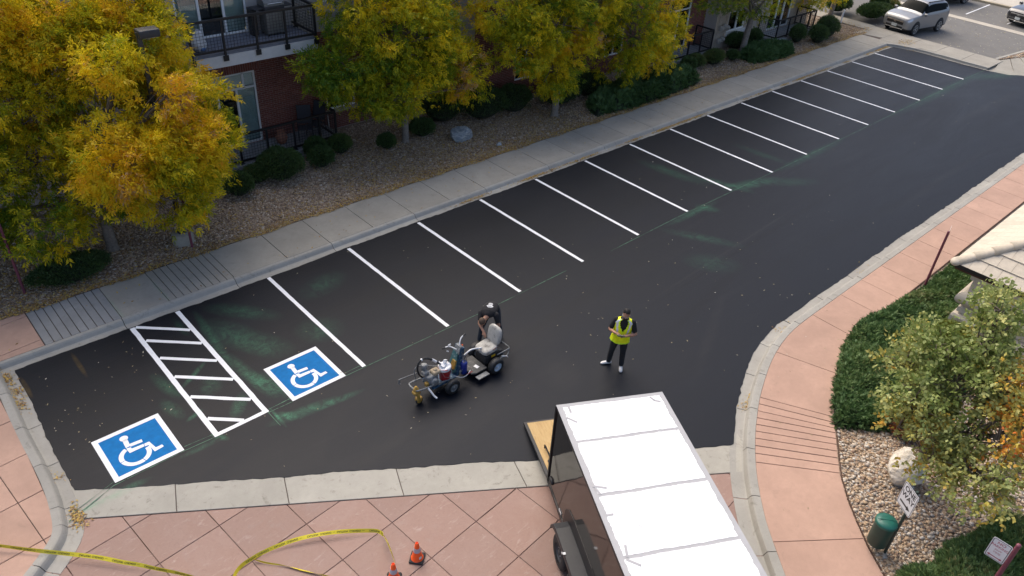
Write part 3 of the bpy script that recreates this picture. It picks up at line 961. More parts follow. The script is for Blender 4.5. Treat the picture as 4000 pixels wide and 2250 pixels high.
for (x, y, m, s) in ((-4.02, -.1, 90, .1), (-4.03, -.7, 110, .16), (-4.04, -1.25, 60, .12), (-4.1, -5.15, 170, .13), (-4.05, -3.9, 20, .1), (8.95, -11.62, 60, .14), (9.3, -11.5, 30, .12), (12.3, -10.45, 20, .2), (17, -10.43, 15, .3), (41.7, -1.0, 60, .3), (42.1, -.2, 300, .45)):
    ang = 0
    A.append(np.stack([RNG.normal(x, s * (.55 if x < -3 else 1), m), RNG.normal(y, s * (1.3 if x < -3 else .5), m), np.full(m, .14 if x > 41.9 else .015)], 1))
leaves('fallen_leaves', np.concatenate(A), .065, M['dead_leaf'], 'drifts of gold leaves lying in the gutters')
n = 170
xy = np.stack([RNG.uniform(-3.7, 40, n), RNG.uniform(-11, -.1, n)], 1); xy = xy[in_poly(xy, poly)]
xy2 = np.stack([RNG.normal(8.5, 4.5, 80), RNG.normal(-7, 2.2, 80)], 1); xy2 = xy2[in_poly(xy2, poly)]
xy3 = np.stack([RNG.uniform(-3.7, -1.2, 45), RNG.uniform(-3.4, -.3, 45)], 1)
xy = np.concatenate([xy, xy2, xy3]); leaves('fallen_leaves', np.c_[xy, np.full(len(xy), .019)], .052, M['pale_leaf'], 'pale leaf scraps scattered over the black asphalt')
n = 900
xy = np.stack([RNG.uniform(44, 57, n), RNG.uniform(-6, 3, n)], 1)
leaves('fallen_leaves', np.c_[xy, np.full(n, -.004)], .10, M['pale_leaf'], 'pale leaves scattered on the far driveway')
n = 90
xy = np.stack([RNG.uniform(5, 16, n), RNG.uniform(-16, -10.8, n)], 1); xy = xy[in_poly(xy, [(p[0], p[1]) for p in inner] + [(p[0], p[1]) for p in outer[::-1]])]
leaves('fallen_leaves', np.c_[xy, np.full(len(xy), .138)], .05, M['pale_leaf'], 'few pale leaves on the salmon walk')

# =================================================================== THE APARTMENT BUILDING
M['mortar'] = simple('mortar', (.40, .335, .30), .95, var=.2, scale=20, space='W')
def brick_material():
    k = NT('red_brick')
    oi = k.n('ShaderNodeObjectInfo')
    at = k.n('ShaderNodeAttribute', attribute_name='tint')
    c = k.ramp(k.math('ADD', oi.outputs['Random'], at.outputs['Fac']), [(0, (.19, .068, .052)), (.4, (.25, .085, .064)), (.75, (.225, .072, .055)), (1, (.30, .12, .09))])
    p = k.pos()
    c = k.mix(k.rng(k.noise(p, 40, 5, .7), .35, .75, 0, .45), c, (.075, .035, .03))
    k.set(c, .9, 0, .3)
    k.bump(k.noise(p, 90, 3, .7), .4, .006)
    return k.mat
M['brick'] = brick_material()
M['stucco'] = simple('grey_stucco', (.40, .375, .345), .95, var=.08, scale=3, space='W', bump=.25, bscale=90)
M['beige'] = simple('beige_stucco', (.42, .36, .29), .95, var=.08, scale=3, space='W', bump=.25, bscale=90)
M['slabwhite'] = simple('painted_slab', (.62, .61, .59), .8, var=.07, scale=4, space='W')
M['deck'] = simple('grey_deck', (.17, .18, .21), .85, var=.15, scale=8, space='W')
M['blind'] = simple('window_blind', (.60, .66, .64), .8, var=.06, scale=5, space='W')
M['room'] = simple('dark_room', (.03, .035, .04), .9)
M['frame'] = simple('white_window_frame', (.80, .81, .80), .5, var=.05, space='W')
M['roofing'] = simple('flat_roof_membrane', (.25, .25, .25), .9, space='W')

apt = thing('apartment_building', (10, 12, 0), 'brick and stucco apartment building with balconies behind the yellow trees', 'building')

def wall_cells(name, axis, c0, c1, z0, z1, pos, openings, mat, depth=.22, sign=-1):
    """front faces and reveals of a wall with rectangular openings (a0, a1, b0, b1); axis 'x' runs along X at Y = pos"""
    mb = MB()
    us = sorted({c0, c1} | {o[0] for o in openings} | {o[1] for o in openings})
    zs = sorted({z0, z1} | {o[2] for o in openings} | {o[3] for o in openings})
    for a, b_ in zip(us[:-1], us[1:]):
        for c, d in zip(zs[:-1], zs[1:]):
            m = ((a + b_) / 2, (c + d) / 2)
            if any(o[0] < m[0] < o[1] and o[2] < m[1] < o[3] for o in openings): continue
            mb.quad((a, pos, c), (b_, pos, c), (b_, pos, d), (a, pos, d))
    for o in openings:
        y2 = pos + depth
        mb.quad((o[0], pos, o[2]), (o[1], pos, o[2]), (o[1], y2, o[2]), (o[0], y2, o[2]))
        mb.quad((o[0], y2, o[3]), (o[1], y2, o[3]), (o[1], pos, o[3]), (o[0], pos, o[3]))
        mb.quad((o[0], pos, o[2]), (o[0], y2, o[2]), (o[0], y2, o[3]), (o[0], pos, o[3]))
        mb.quad((o[1], y2, o[2]), (o[1], pos, o[2]), (o[1], pos, o[3]), (o[1], y2, o[3]))
    return mb.build(name, mat, apt, W=True)

def window(x0, x1, z0, z1, y, muls, name='window', blind=None, bars=(), rec=.06, fw=.055, dark=()):
    """framed window in an opening: muls = x of vertical bars, bars = z of horizontal ones; blind = list of (xa, xb, za, zb) covered panels"""
    yf = y + rec
    mb = MB()
    def fr(xa, xb, za, zb): mb.box(((xa + xb) / 2, yf, (za + zb) / 2), (xb - xa, .07, zb - za))
    fr(x0, x0 + fw, z0, z1); fr(x1 - fw, x1, z0, z1); fr(x0 + fw, x1 - fw, z1 - fw, z1); fr(x0 + fw, x1 - fw, z0, z0 + fw)
    for z in bars: fr(x0 + fw, x1 - fw, z - fw * .6, z + fw * .6)
    for (x, za, zb) in muls: fr(x - fw * .7, x + fw * .7, za, zb)
    w = mb.build(name, M['frame'], apt, W=True)
    xs = [x0 + fw] + [m[0] for m in muls if True] + [x1 - fw]
    zs = [z0 + fw] + list(bars) + [z1 - fw]
    for zi in range(len(zs) - 1):
        cut = sorted({x0 + fw, x1 - fw} | {m[0] for m in muls if m[1] <= (zs[zi] + zs[zi + 1]) / 2 <= m[2]})
        for a, c in zip(cut[:-1], cut[1:]):
            mb = MB(); mb.box(((a + c) / 2, yf + .01, (zs[zi] + zs[zi + 1]) / 2), (c - a - .004, .008, zs[zi + 1] - zs[zi] - .004))
            mb.build('pane', M['glass'], w, W=True)
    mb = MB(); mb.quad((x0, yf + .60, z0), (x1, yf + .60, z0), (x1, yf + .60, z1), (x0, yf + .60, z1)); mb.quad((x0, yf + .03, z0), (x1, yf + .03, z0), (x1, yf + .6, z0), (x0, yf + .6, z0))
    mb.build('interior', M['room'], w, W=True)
    if blind:
        mb = MB()
        for (xa, xb, za, zb) in blind:
            z = za
            while z < zb - .01:
                mb.box(((xa + xb) / 2, yf + .045, z + .025), (xb - xa, .004, .050), Matrix.Rotation(.16, 3, 'X')); z += .05
        mb.build('blind', M['blind'], w, W=True)
    return w

YW = 7.6
ops_low = [(4.45, 6.42, .42, 3.0), (9.12, 10.37, .92, 2.35), (-3.2, -1.9, .92, 2.35), (.2, 1.5, .92, 2.35), (12.3, 13.6, .92, 2.35)]
ops_up = [(4.1, 6.45, 4.33, 6.55), (9.3, 10.6, 4.9, 6.3), (-.1, 1.25, 4.5, 5.62), (12.2, 13.5, 4.9, 6.3)]
wall_cells('brick_wall', 'x', -16, 15, -.1, 3.92, YW, ops_low, M['mortar'])
wall_cells('stucco_wall', 'x', -16, 15, 3.92, 10.6, YW, ops_up, M['stucco'])
YR = 6.0
ops_r = [(27.6, 29.4, .40, 2.95), (17.3, 18.6, .92, 2.35), (23.0, 24.3, .92, 2.35)]
wall_cells('brick_wall', 'x', 15, 30.8, -.1, 4.4, YR, ops_r, M['mortar'])
wall_cells('stucco_wall', 'x', 15, 30.8, 4.4, 10.6, YR, [(17.3, 18.6, 4.9, 6.3), (23.0, 24.3, 4.9, 6.3)], M['stucco'])
YB2 = 5.25
wall_cells('beige_wall', 'x', 30.8, 40.4, -.1, 10.6, YB2, [(31.9, 33.5, .9, 1.95), (35.95, 38.25, .34, 2.45), (32.0, 33.6, 4.0, 5.4)], M['beige'])
mb = MB()
mb.quad((30.8, 6.0, -.1), (30.8, 5.25, -.1), (30.8, 5.25, 10.6), (30.8, 6.0, 10.6)); mb.quad((15, 7.6, -.1), (15, 6.0, -.1), (15, 6.0, 10.6), (15, 7.6, 10.6))
mb.quad((40.4, 5.25, -.1), (40.4, 22, -.1), (40.4, 22, 10.6), (40.4, 5.25, 10.6)); mb.quad((-16, 22, -.1), (-16, 7.6, -.1), (-16, 7.6, 10.6), (-16, 22, 10.6))
mb.quad((40.4, 22, -.1), (-16, 22, -.1), (-16, 22, 10.6), (40.4, 22, 10.6))
mb.build('return_wall', M['stucco'], apt, W=True)
mb = MB(); mb.add([(-16.3, 7.3, 10.6), (15.0, 7.3, 10.6), (15.0, 5.7, 10.6), (30.8, 5.7, 10.6), (30.8, 4.95, 10.6), (40.7, 4.95, 10.6), (40.7, 22.3, 10.6), (-16.3, 22.3, 10.6)], [tuple(range(8))])
mb.prism([(-16.3, 7.3), (15.0, 7.3), (15.0, 5.7), (30.8, 5.7), (30.8, 4.95), (40.7, 4.95), (40.7, 22.3), (-16.3, 22.3)], 10.6, 11.0); mb.build('roof', M['roofing'], apt, W=True)

# bricks: the three hundred that show largest are pieces of their own, the rest one mass
BL, BH, GJ = .213, .0725, .010
def brick_cells(x0, x1, z0, z1, ops):
    out = []
    r = 0
    z = z0
    while z + BH <= z1 + .001:
        x = x0 - (BL / 2 if r % 2 else 0)
        while x < x1:
            a, c = max(x, x0), min(x + BL, x1)
            segs = [(a, c)]
            for o in ops:
                if o[2] < z + BH / 2 < o[3]:
                    ns = []
                    for s0, s1 in segs:
                        if o[1] <= s0 or o[0] >= s1: ns.append((s0, s1))
                        else:
                            if s0 < o[0]: ns.append((s0, o[0]))
                            if s1 > o[1]: ns.append((o[1], s1))
                    segs = ns
            for s0, s1 in segs:
                if s1 - s0 > .04: out.append((s0, s1, z))
            x += BL
        z += BH; r += 1
    return out
def brick_box(mb, a, c, z, y, h=BH, w=None):
    d = random.uniform(.008, .016)
    x0, x1, z0, z1 = a + GJ / 2, c - GJ / 2, z + GJ / 2, z + h - GJ / 2
    e = .003
    V = [(x0, y, z0), (x1, y, z0), (x1, y, z1), (x0, y, z1), (x0 + e, y - d, z0 + e), (x1 - e, y - d, z0 + e), (x1 - e, y - d, z1 - e), (x0 + e, y - d, z1 - e)]
    mb.add(V, [(4, 5, 6, 7), (0, 1, 5, 4), (1, 2, 6, 5), (2, 3, 7, 6), (3, 0, 4, 7)])
sold = (4.25, 6.62, 3.0, 3.36)
cells = brick_cells(2.0, 15.0, .13, 3.9, ops_low + [sold])
vis = [c for c in cells if 6.45 < c[0] and c[1] < 9.15 and .4 < c[2] < 2.6]
vis.sort(key=lambda c: abs((c[0] + c[1]) / 2 - 7.8) / 1.3 + abs(c[2] - 1.5))
full = [c for c in vis if c[1] - c[0] > BL - .01][:272]
shared = []
for _ in range(6):
    mb = MB(); brick_box(mb, 0, BL, 0, 0); shared.append(mb.mesh('brick', M['brick']))
fs = set(full)
for c in full:
    o = link_mesh('brick', random.choice(shared), apt)
    o.location = (c[0] - 10, YW - 12, c[2])
mb = MB()
for c in cells:
    if c not in fs: brick_box(mb, c[0], c[1], c[2], YW)
for c in brick_cells(15.0, 30.8, .13, 4.35, ops_r): brick_box(mb, c[0], c[1], c[2], YR)
o = mb.build('brickwork', M['brick'], apt, W=True); o['kind'] = 'stuff'
a = o.data.attributes.new('tint', 'FLOAT', 'FACE')
a.data.foreach_set('value', np.repeat(RNG.uniform(-.4, .5, len(o.data.polygons) // 5 + 1), 5)[:len(o.data.polygons)].astype(np.float32))
nrow = 28
smesh = []
for k in range(nrow):           # soldier course over the door
    x = sold[0] + (sold[1] - sold[0]) * k / nrow
    mb = MB(); brick_box(mb, x, x + (sold[1] - sold[0]) / nrow, 3.01, YW, .34); mb.build('brick', M['brick'], apt, W=True)

# windows and doors of the facade
w = window(4.45, 6.42, .42, 3.0, YW, [(5.02, .45, 2.42), (5.98, 2.45, 2.98), (5.70, .45, 2.42)], 'sliding_door', blind=[(5.74, 6.36, .5, 2.38), (4.52, 6.36, 2.5, 2.94)], bars=(2.45,))
window(4.1, 6.45, 4.33, 6.55, YW, [(4.86, 4.36, 6.5), (5.68, 4.36, 6.5)], 'sliding_door', blind=[(4.16, 4.82, 4.4, 6.5), (5.74, 6.38, 4.4, 6.5)])
window(9.12, 10.37, .92, 2.35, YW, [(9.90, .95, 2.32)])
window(-3.2, -1.9, .92, 2.35, YW, [(-2.5, .95, 2.32)]); window(.2, 1.5, .92, 2.35, YW, [(.85, .95, 2.32)]); window(12.3, 13.6, .92, 2.35, YW, [(13.0, .95, 2.32)])
window(9.3, 10.6, 4.9, 6.3, YW, [(10.0, 4.95, 6.25)]); window(-.1, 1.25, 4.5, 5.62, YW, [(.5, 4.55, 5.58)], fw=.09); window(12.2, 13.5, 4.9, 6.3, YW, [(12.9, 4.95, 6.25)])
window(27.6, 29.4, .40, 2.95, YR, [(28.5, .45, 2.3)], 'sliding_door', blind=[(27.7, 28.4, 2.4, 2.9)], bars=(2.32,))
for (x0_, x1_, z0_, z1_) in ((17.3, 18.6, .92, 2.35), (23.0, 24.3, .92, 2.35), (17.3, 18.6, 4.9, 6.3), (23.0, 24.3, 4.9, 6.3)):
    window(x0_, x1_, z0_, z1_, YR, [((x0_ + x1_) / 2, z0_ + .03, z1_ - .03)])
window(31.9, 33.5, .9, 1.95, YB2, [(32.75, .93, 1.92)], fw=.07)
window(32.0, 33.6, 4.0, 5.4, YB2, [(32.8, 4.03, 5.37)])
window(35.95, 38.25, .34, 2.45, YB2, [(36.75, .37, 2.42), (37.45, .37, 2.42)], 'sliding_door', blind=[(37.5, 38.18, .45, 2.4)], fw=.08)
mb = MB(); mb.box((9.745, 7.57, .855), (1.42, .10, .12)); mb.build('window_sill', M['concrete'], apt, W=True)
mb = MB(); mb.box((32.7, 5.22, .80), (1.85, .12, .19)); mb.build('window_sill', M['slabwhite'], apt, W=True)
mb = MB(); mb.box((-.6, 7.58, .86), (.1, .05, .1)); 

def railing(parent, pts, z, h, posts, plates=False, mesh=True):
    """guard rail along a polyline: posts, top and bottom rail, woven wire infill"""
    for (x, y, drop) in posts:
        mb = MB(); mb.box((x, y, z + h / 2 - drop / 2), (.062, .062, h + drop - .07)); mb.build('post', M['black_metal'], parent, W=True)
        if plates:
            mb = MB(); mb.box((x, y - .012, z - drop - .06), (.17, .035, .17)); mb.box((x, y + .01, z - drop + .05), (.04, .06, .14)); mb.build('bracket', M['black_metal'], parent, W=True)
        else:
            mb = MB(); mb.box((x, y, z + .006), (.15, .15, .012)); mb.build('base_plate', M['black_metal'], parent, W=True)
    for nm, zz, hh, ww in (('top_rail', z + h, .07, .075), ('bottom_rail', z + .10, .065, .05)):
        mb = MB()
        for a, c in zip(pts[:-1], pts[1:]):
            mb.bar((a[0], a[1], zz), (c[0], c[1], zz), hh if False else ww, hh)
        mb.build(nm, M['black_metal'], parent, W=True)
    if mesh:
        mb = MB()
        for a, c in zip(pts[:-1], pts[1:]):
            A, C_ = Vector((*a, 0)), Vector((*c, 0)); L = (C_ - A).length
            n = int(L / .105)
            for k in range(1, n):
                p = A.lerp(C_, k / n); mb.bar((p.x, p.y, z + .13), (p.x, p.y, z + h - .03), .008, .008)
            for k in range(1, 9):
                zz = z + .13 + (h - .16) * k / 9; mb.bar((A.x, A.y, zz), (C_.x, C_.y, zz), .008, .008)
        mb.build('wire_mesh', M['black_metal'], parent, W=True)

def sub(name):
    o = bpy.data.objects.new(name, None); COL.objects.link(o); o.parent = apt; o.empty_display_size = .1
    return o
# balcony over the brick
bal = sub('balcony')
mb = MB(); mb.box((5.92, 6.80, 4.05), (4.32, 1.58, .34)); mb.build('slab', M['slabwhite'], bal, W=True)
mb = MB(); mb.box((5.92, 6.84, 4.262), (4.2, 1.50, .08)); mb.build('floor_deck', M['deck'], bal, W=True)
railing(bal, [(3.80, 7.55), (3.80, 5.98), (8.02, 5.98), (8.02, 7.55)], 4.32, 1.03,
        [(3.80, 5.98, .10), (4.84, 5.975, .10), (5.93, 5.975, .10), (6.95, 5.975, .10), (8.02, 5.98, .10), (3.80, 7.5, .0), (8.02, 7.35, .0)], True)
# patios at ground level
for (x0_, x1_, y0_, y1_, zt, posts) in ((2.9, 8.95, 6.05, 7.56, .42, [(3.0, 6.2, 0), (4.93, 6.2, 0), (5.93, 6.2, 0), (6.95, 6.2, 0), (7.97, 6.2, 0), (8.62, 6.2, 0), (8.62, 7.5, 0)]),
                                   (26.4, 30.25, 4.62, 5.96, .38, [(26.6, 4.78, 0), (28.0, 4.78, 0), (29.0, 4.78, 0), (30.0, 4.78, 0), (30.0, 5.85, 0)]),
                                   (34.75, 39.1, 3.85, 5.22, .32, [(34.95, 4.0, 0), (36.1, 4.0, 0), (37.3, 4.0, 0), (38.3, 4.0, 0), (38.9, 4.0, 0), (34.95, 5.15, 0), (38.9, 5.15, 0)])):
    pt = sub('patio')
    mb = MB(); mb.prism([(x0_, y0_), (x1_, y0_), (x1_, y1_), (x0_, y1_)], -.1, zt, .015); mb.build('slab', concrete('patio_concrete', (.31, .32, .325), stain=.3) if 'patio_concrete' not in bpy.data.materials else bpy.data.materials['patio_concrete'], pt, W=True)
    xs_ = [p[0] for p in posts]; yf = posts[0][1]
    pts = [(min(xs_), yf), (max(xs_), yf), (max(xs_), posts[-1][1])]
    if len(posts) == 7 and x0_ > 30: pts = [(34.95, 5.15)] + pts
    railing(pt, pts, zt, 1.04, posts)
# hose bib pipe and meters on the wall
mb = MB(); mb.tube([(9.0, 7.55, .80), (9.0, 7.50, .86), (9.03, 7.47, .82), (9.05, 7.46, .5), (9.06, 7.46, .15)], .02, 6); mb.build('drain_pipe', M['slabwhite'], apt, W=True)
mt = sub('utility_meters')
mb = MB()
for x in (30.95, 31.6): mb.tube([(x, 5.17, .15), (x, 5.17, 1.85)], .02, 6)
mb.tube([(30.95, 5.17, 1.85), (31.6, 5.17, 1.85)], .02, 6); mb.tube([(30.95, 5.17, .95), (31.6, 5.17, .95)], .02, 6)
mb.build('pipe_frame', simple('beige_pipe', (.42, .36, .30), .6), mt, W=True)
for (x, z) in ((31.1, 1.25), (31.4, 1.3), (31.1, .6), (31.4, .65), (31.68, 1.2)):
    mb = MB(); mb.rbox((x, 5.10, z), (.20, .16, .26), .03); mb.lathe([(.085, 0), (.085, .06), (.07, .075), (.0, .08)], 12, (x, 5.02, z + .03), Matrix.Rotation(math.pi / 2, 3, 'X'))
    mb.build('meter', simple('meter_grey', (.36, .34, .31), .5) if 'meter_grey' not in bpy.data.materials else bpy.data.materials['meter_grey'], mt, W=True)
# a lit wall lamp behind the leaves
lampm = NT('lit_lamp'); lampm.bsdf.inputs['Emission Color'].default_value = (1, .42, .05, 1); lampm.bsdf.inputs['Emission Strength'].default_value = 3.0
wl = sub('wall_lamp')
mb = MB(); mb.box((11.95, 7.52, 2.95), (.14, .12, .04)); mb.box((11.95, 7.55, 2.72), (.06, .06, .42)); mb.build('lamp_bracket', M['black_metal'], wl, W=True)
mb = MB(); mb.rbox((11.95, 7.47, 2.80), (.13, .10, .15), .03); mb.build('lamp_glass', lampm.mat, wl, W=True)

# ---- things on the balcony and the patio
gr = thing('barbecue_grill', (7.05, 7.05, 4.302), 'grey gas barbecue standing at the right end of the upper balcony', 'grill')
gm = simple('grill_steel', (.20, .20, .19), .5, .5, .5, var=.2)
mb = MB(); mb.rbox((0, 0, .42), (.66, .50, .70), .02); mb.build('cabinet', gm, gr)
mb = MB(); mb.rbox((0, 0, .87), (.72, .54, .18), .03); mb.build('firebox', M['dark_grey'], gr)
mb = MB()
L = [(.0, -.27), (.11, -.25), (.2, -.16), (.24, 0), (.2, .16), (.11, .25), (0, .27)]
V = [(sx * .35, y, .96 + z) for sx in (-1, 1) for z, y in L]
mb.add(V, [(i, i + 1, i + 8, i + 7) for i in range(6)] + [tuple(range(6, -1, -1)), tuple(range(7, 14))], 0); mb.build('lid', gm, gr)
mb = MB(); mb.tube([(-.25, -.30, 1.05), (.25, -.30, 1.05)], .014, 6); mb.build('lid_handle', M['chrome'], gr)
for s in (-1, 1):
    mb = MB(); mb.rbox((s * .52, 0, .90), (.32, .44, .035), .012); mb.build('side_shelf', M['dark_grey'], gr)
for sx in (-.28, .28):
    for sy in (-.2, .2):
        mb = MB(); mb.lathe([(.035, 0), (.035, .05), (.02, .07)], 8, (sx, sy, 0)); mb.build('caster', M['rubber'], gr)
bx = thing('storage_box', (6.44, 7.22, 4.302), 'small black storage box between the balcony door and the barbecue', 'box')
mb = MB(); mb.rbox((0, 0, .42), (.20, .30, .84), .02); mb.build('box_body', M['black_metal'], bx)
mb = MB(); mb.rbox((0, 0, .86), (.22, .32, .05), .015); mb.build('lid', M['dark_grey'], bx)
bag = thing('plastic_bag', (4.28, 6.55, 4.302), 'crumpled white plastic bag at the left end of the balcony', 'bag')
mb = MB(); mb.ellipsoid((0, 0, .32), (.24, .21, .34), 14, 10)
mb.v = [(x * (1 + .25 * math.sin(9 * z + 3 * x)), y * (1 + .22 * math.sin(8 * x + 11 * z)), max(0.002, z + .03 * math.sin(14 * x + 9 * y))) for x, y, z in mb.v]
mb.build('bag_body', simple('white_plastic', (.62, .64, .66), .35, var=.08), bag)
mb = MB(); mb.ellipsoid((.03, -.18, .12), (.10, .05, .06), 10, 6); mb.build('bag_print', simple('blue_print', (.10, .20, .42), .4), bag)
pot = thing('strawberry_pot', (6.82, 6.95, .42), 'round terracotta strawberry pot on the patio floor', 'pot')
tc = simple('terracotta', (.34, .15, .095), .85, var=.2)
mb = MB(); mb.lathe([(.11, 0), (.16, .06), (.20, .18), (.19, .30), (.14, .40), (.13, .44), (.16, .47), (.14, .47), (.11, .44), (.0, .42)], 20); mb.build('pot_body', tc, pot)
for k in range(6):
    a = k * 1.05; mb = MB(); mb.lathe([(.03, 0), (.05, .03), (.055, .05), (.035, .045), (0, .03)], 8, (.17 * math.cos(a), .17 * math.sin(a), .16 + .10 * (k % 2)), Matrix.Rotation(a, 3, 'Z') @ Matrix.Rotation(.9, 3, 'Y')); mb.build('pocket', tc, pot)
def chair(x, y, rz, label, fold=0.0):
    c = thing('patio_chair', (x, y, .42), label, 'chair', rz, 'black sling chairs on the patio')
    sl = simple('dark_sling', (.035, .037, .048), .8) if 'dark_sling' not in bpy.data.materials else bpy.data.materials['dark_sling']
    mb = MB(); mb.rbox((0, .0, .42), (.48, .46, .03), .012); mb.build('seat', sl, c)
    mb = MB(); mb.rbox((0, .34, .80), (.48, .03, .66), .012, Matrix.Rotation(-.30, 3, 'X')); mb.build('backrest', sl, c)
    for s in (-1, 1):
        mb = MB(); mb.tube([(s * .26, -.24, 0), (s * .26, -.22, .63), (s * .26, .22, .65), (s * .26, .28, .6)], .013, 6); mb.build('arm_frame', M['black_metal'], c)
        mb = MB(); mb.tube([(s * .25, .42, 0), (s * .25, .20, .40), (s * .25, .44, 1.12)], .013, 6); mb.build('rear_frame', M['black_metal'], c)
        mb = MB(); mb.tube([(s * .25, -.23, .12), (s * .25, .3, .34)], .01, 6); mb.build('brace', M['black_metal'], c)
    return c
chair(7.72, 6.82, math.radians(-28), 'black sling patio chair with arms, the one nearer the terracotta pot')
chair(8.22, 6.98, math.radians(-62), 'black sling patio chair turned sideways at the rail corner')

# =================================================================== KIOSK, SIGNS AND STREET FURNITURE
M['tile_cream'] = simple('cream_concrete_tile', (.54, .475, .375), .85, var=.10, scale=9, space='W', bump=.2, bscale=60, rnd=.07, dirt=((.36, .32, .26), 6, .62))
M['cream_wall'] = simple('cream_stucco', (.58, .51, .40), .9, var=.07, scale=4, space='W', bump=.25, bscale=80, dirt=((.40, .34, .26), 2.5, .62))
kiosk = thing('kiosk', (15.3, -13.6, .1), 'cream stucco kiosk with tiled hip roof and black gutter at the right edge', 'kiosk')
EX, EY, EZ, RX, RY = 15.15, -13.03, 2.36, 22.0, -20.0     # eave corner and far ends
PI_ = math.tan(math.radians(33))
wx, wy = 15.42, -13.62                                     # wall corner
def ring_wall(mb, d, z0, z1, m=0):
    mb.prism([(wx - d, RY), (RX, RY), (RX, wy + d), (wx - d, wy + d)], z0, z1, 0, m)
mb = MB(); ring_wall(mb, 0, 0.0, 2.2); mb.build('wall', M['cream_wall'], kiosk, W=True)
mb = MB()
# base course, the swollen band and the capital round the corner
prof = [(.10, .05), (.10, .95), (.06, 1.02), (.05, 1.16)]
V = []
def band(prof, name, mat):
    mb = MB(); n = len(prof); V = []
    for d, z in prof:
        V += [(wx - d, RY, z), (wx - d, wy + d, z), (RX, wy + d, z)]
    F = []
    for i in range(n - 1):
        F += [(3 * i + 1, 3 * i, 3 * i + 3, 3 * i + 4), (3 * i + 2, 3 * i + 1, 3 * i + 4, 3 * i + 5)]
    mb.add(V, F, 0, False); mb.build(name, mat, kiosk, W=True)
band([(.0, .02), (.13, .02), (.13, .90), (.09, .98), (.0, .98)], 'base_course', M['cream_wall'])
band([(.0, 1.02), (.05, 1.04), (.05, 1.18), (.0, 1.20)], 'lower_band', M['cream_wall'])
band([(.0, 1.26)] + [(.02 + .17 * math.sin(t), 1.46 - .19 * math.cos(t)) for t in [math.pi * k / 12 for k in range(13)]] + [(.0, 1.66)], 'torus_band', M['cream_wall'])
band([(.0, 2.02), (.07, 2.04), (.07, 2.2), (.0, 2.2)], 'capital', M['cream_wall'])
# soffit and fascia
mb = MB(); mb.prism([(EX + .10, RY), (RX, RY), (RX, EY - .10), (EX + .10, EY - .10)], 2.2, 2.30); mb.build('soffit', simple('brown_fascia', (.10, .035, .025), .7), kiosk, W=True)
def gutter(a, c, n):      # an open channel along the eave; n points outwards
    a, c = Vector(a), Vector(c); n = Vector(n)
    mb = MB()
    w, h, t = .12, .10, .012
    pr = [(-.0, 0), (-.0, h), (t, h), (t, t), (w - t, t), (w - t, h), (w, h + .01), (w, 0)]
    V = [p + n * (o - w) + Vector((0, 0, z)) for p in (a, c) for o, z in pr]
    k_ = len(pr)
    F = [(i, i + 1, k_ + i + 1, k_ + i) for i in range(k_ - 1)] + [(k_ - 1, 0, k_, 2 * k_ - 1), tuple(range(k_)), tuple(range(2 * k_ - 1, k_ - 1, -1))]
    mb.add(V, F); return mb.build('gutter', M['black_metal'], kiosk, W=True)
gutter((EX, EY, EZ - .07), (RX, EY, EZ - .07), (0, 1, 0))
gutter((EX, RY, EZ - .07), (EX, EY, EZ - .07), (-1, 0, 0))
for k_ in range(5):
    mb = MB(); mb.box((EX + .06, EY - .35 - .62 * k_, EZ + .0), (.10, .025, .012)); mb.build('gutter_bracket', M['steel'], kiosk, W=True)
    mb = MB(); mb.box((EX + .5 + .8 * k_, EY - .06, EZ + .0), (.025, .10, .012)); mb.build('gutter_bracket', M['steel'], kiosk, W=True)
# roof decks under the tiles
mb = MB()
x0_, y0_ = EX + .07, EY - .07
H = 3.2
mb.add([(x0_, y0_, EZ - .02), (RX, y0_, EZ - .02), (RX, y0_ - H, EZ - .02 + H * PI_), (x0_ + H, y0_ - H, EZ - .02 + H * PI_)], [(0, 1, 2, 3)])
mb.add([(x0_, y0_, EZ - .02), (x0_ + H, y0_ - H, EZ - .02 + H * PI_), (x0_ + H, RY, EZ - .02 + H * PI_), (x0_, RY, EZ - .02)], [(0, 1, 2, 3)])
mb.build('roof_deck', M['joint'], kiosk, W=True)
# tiles laid in courses on both slopes, each a piece of its own
tl, tw_ = .37, .34
ca, sa = math.cos(math.radians(33)), math.sin(math.radians(33))
def tile(kind, u0, u1, v0, lim):
    """u along the eave, v up the slope"""
    pts = [(u0, v0), (u1, v0), (u1, v0 + tl + .04), (u0, v0 + tl + .04)]
    # cut at the hip: u >= v * ca on both slopes
    pts = clip(pts, -1, ca, 0.0)
    if len(pts) < 3 or abs(area2(pts)) < .02: return
    V = []
    for dz in (0, .022):
        for (u, v) in pts:
            lift = .004 + .030 * (1 - (v - v0) / tl) + dz
            h, z = v * ca, v * sa
            if kind == 0: q = (x0_ + u, y0_ - h + lift * sa * 1.0, EZ + z + lift * ca)
            else: q = (x0_ + h - lift * sa, y0_ - u, EZ + z + lift * ca)
            V.append(q)
    n = len(pts)
    F = [tuple(range(n, 2 * n)), tuple(reversed(range(n)))] + [(i, (i + 1) % n, n + (i + 1) % n, n + i) for i in range(n)]
    if kind == 1: F = [tuple(reversed(f)) for f in F]
    mb = MB(); mb.add(V, F); mb.build('tile', M['tile_cream'], kiosk, W=True)
for r_ in range(9):
    for c_ in range(16):
        o_ = (tw_ / 2) * (r_ % 2)
        tile(0, c_ * tw_ - o_ + .003, (c_ + 1) * tw_ - o_ - .003, -.04 + r_ * tl, 0)
        if c_ < 12: tile(1, c_ * tw_ - o_ + .003, (c_ + 1) * tw_ - o_ - .003, -.04 + r_ * tl, 0)
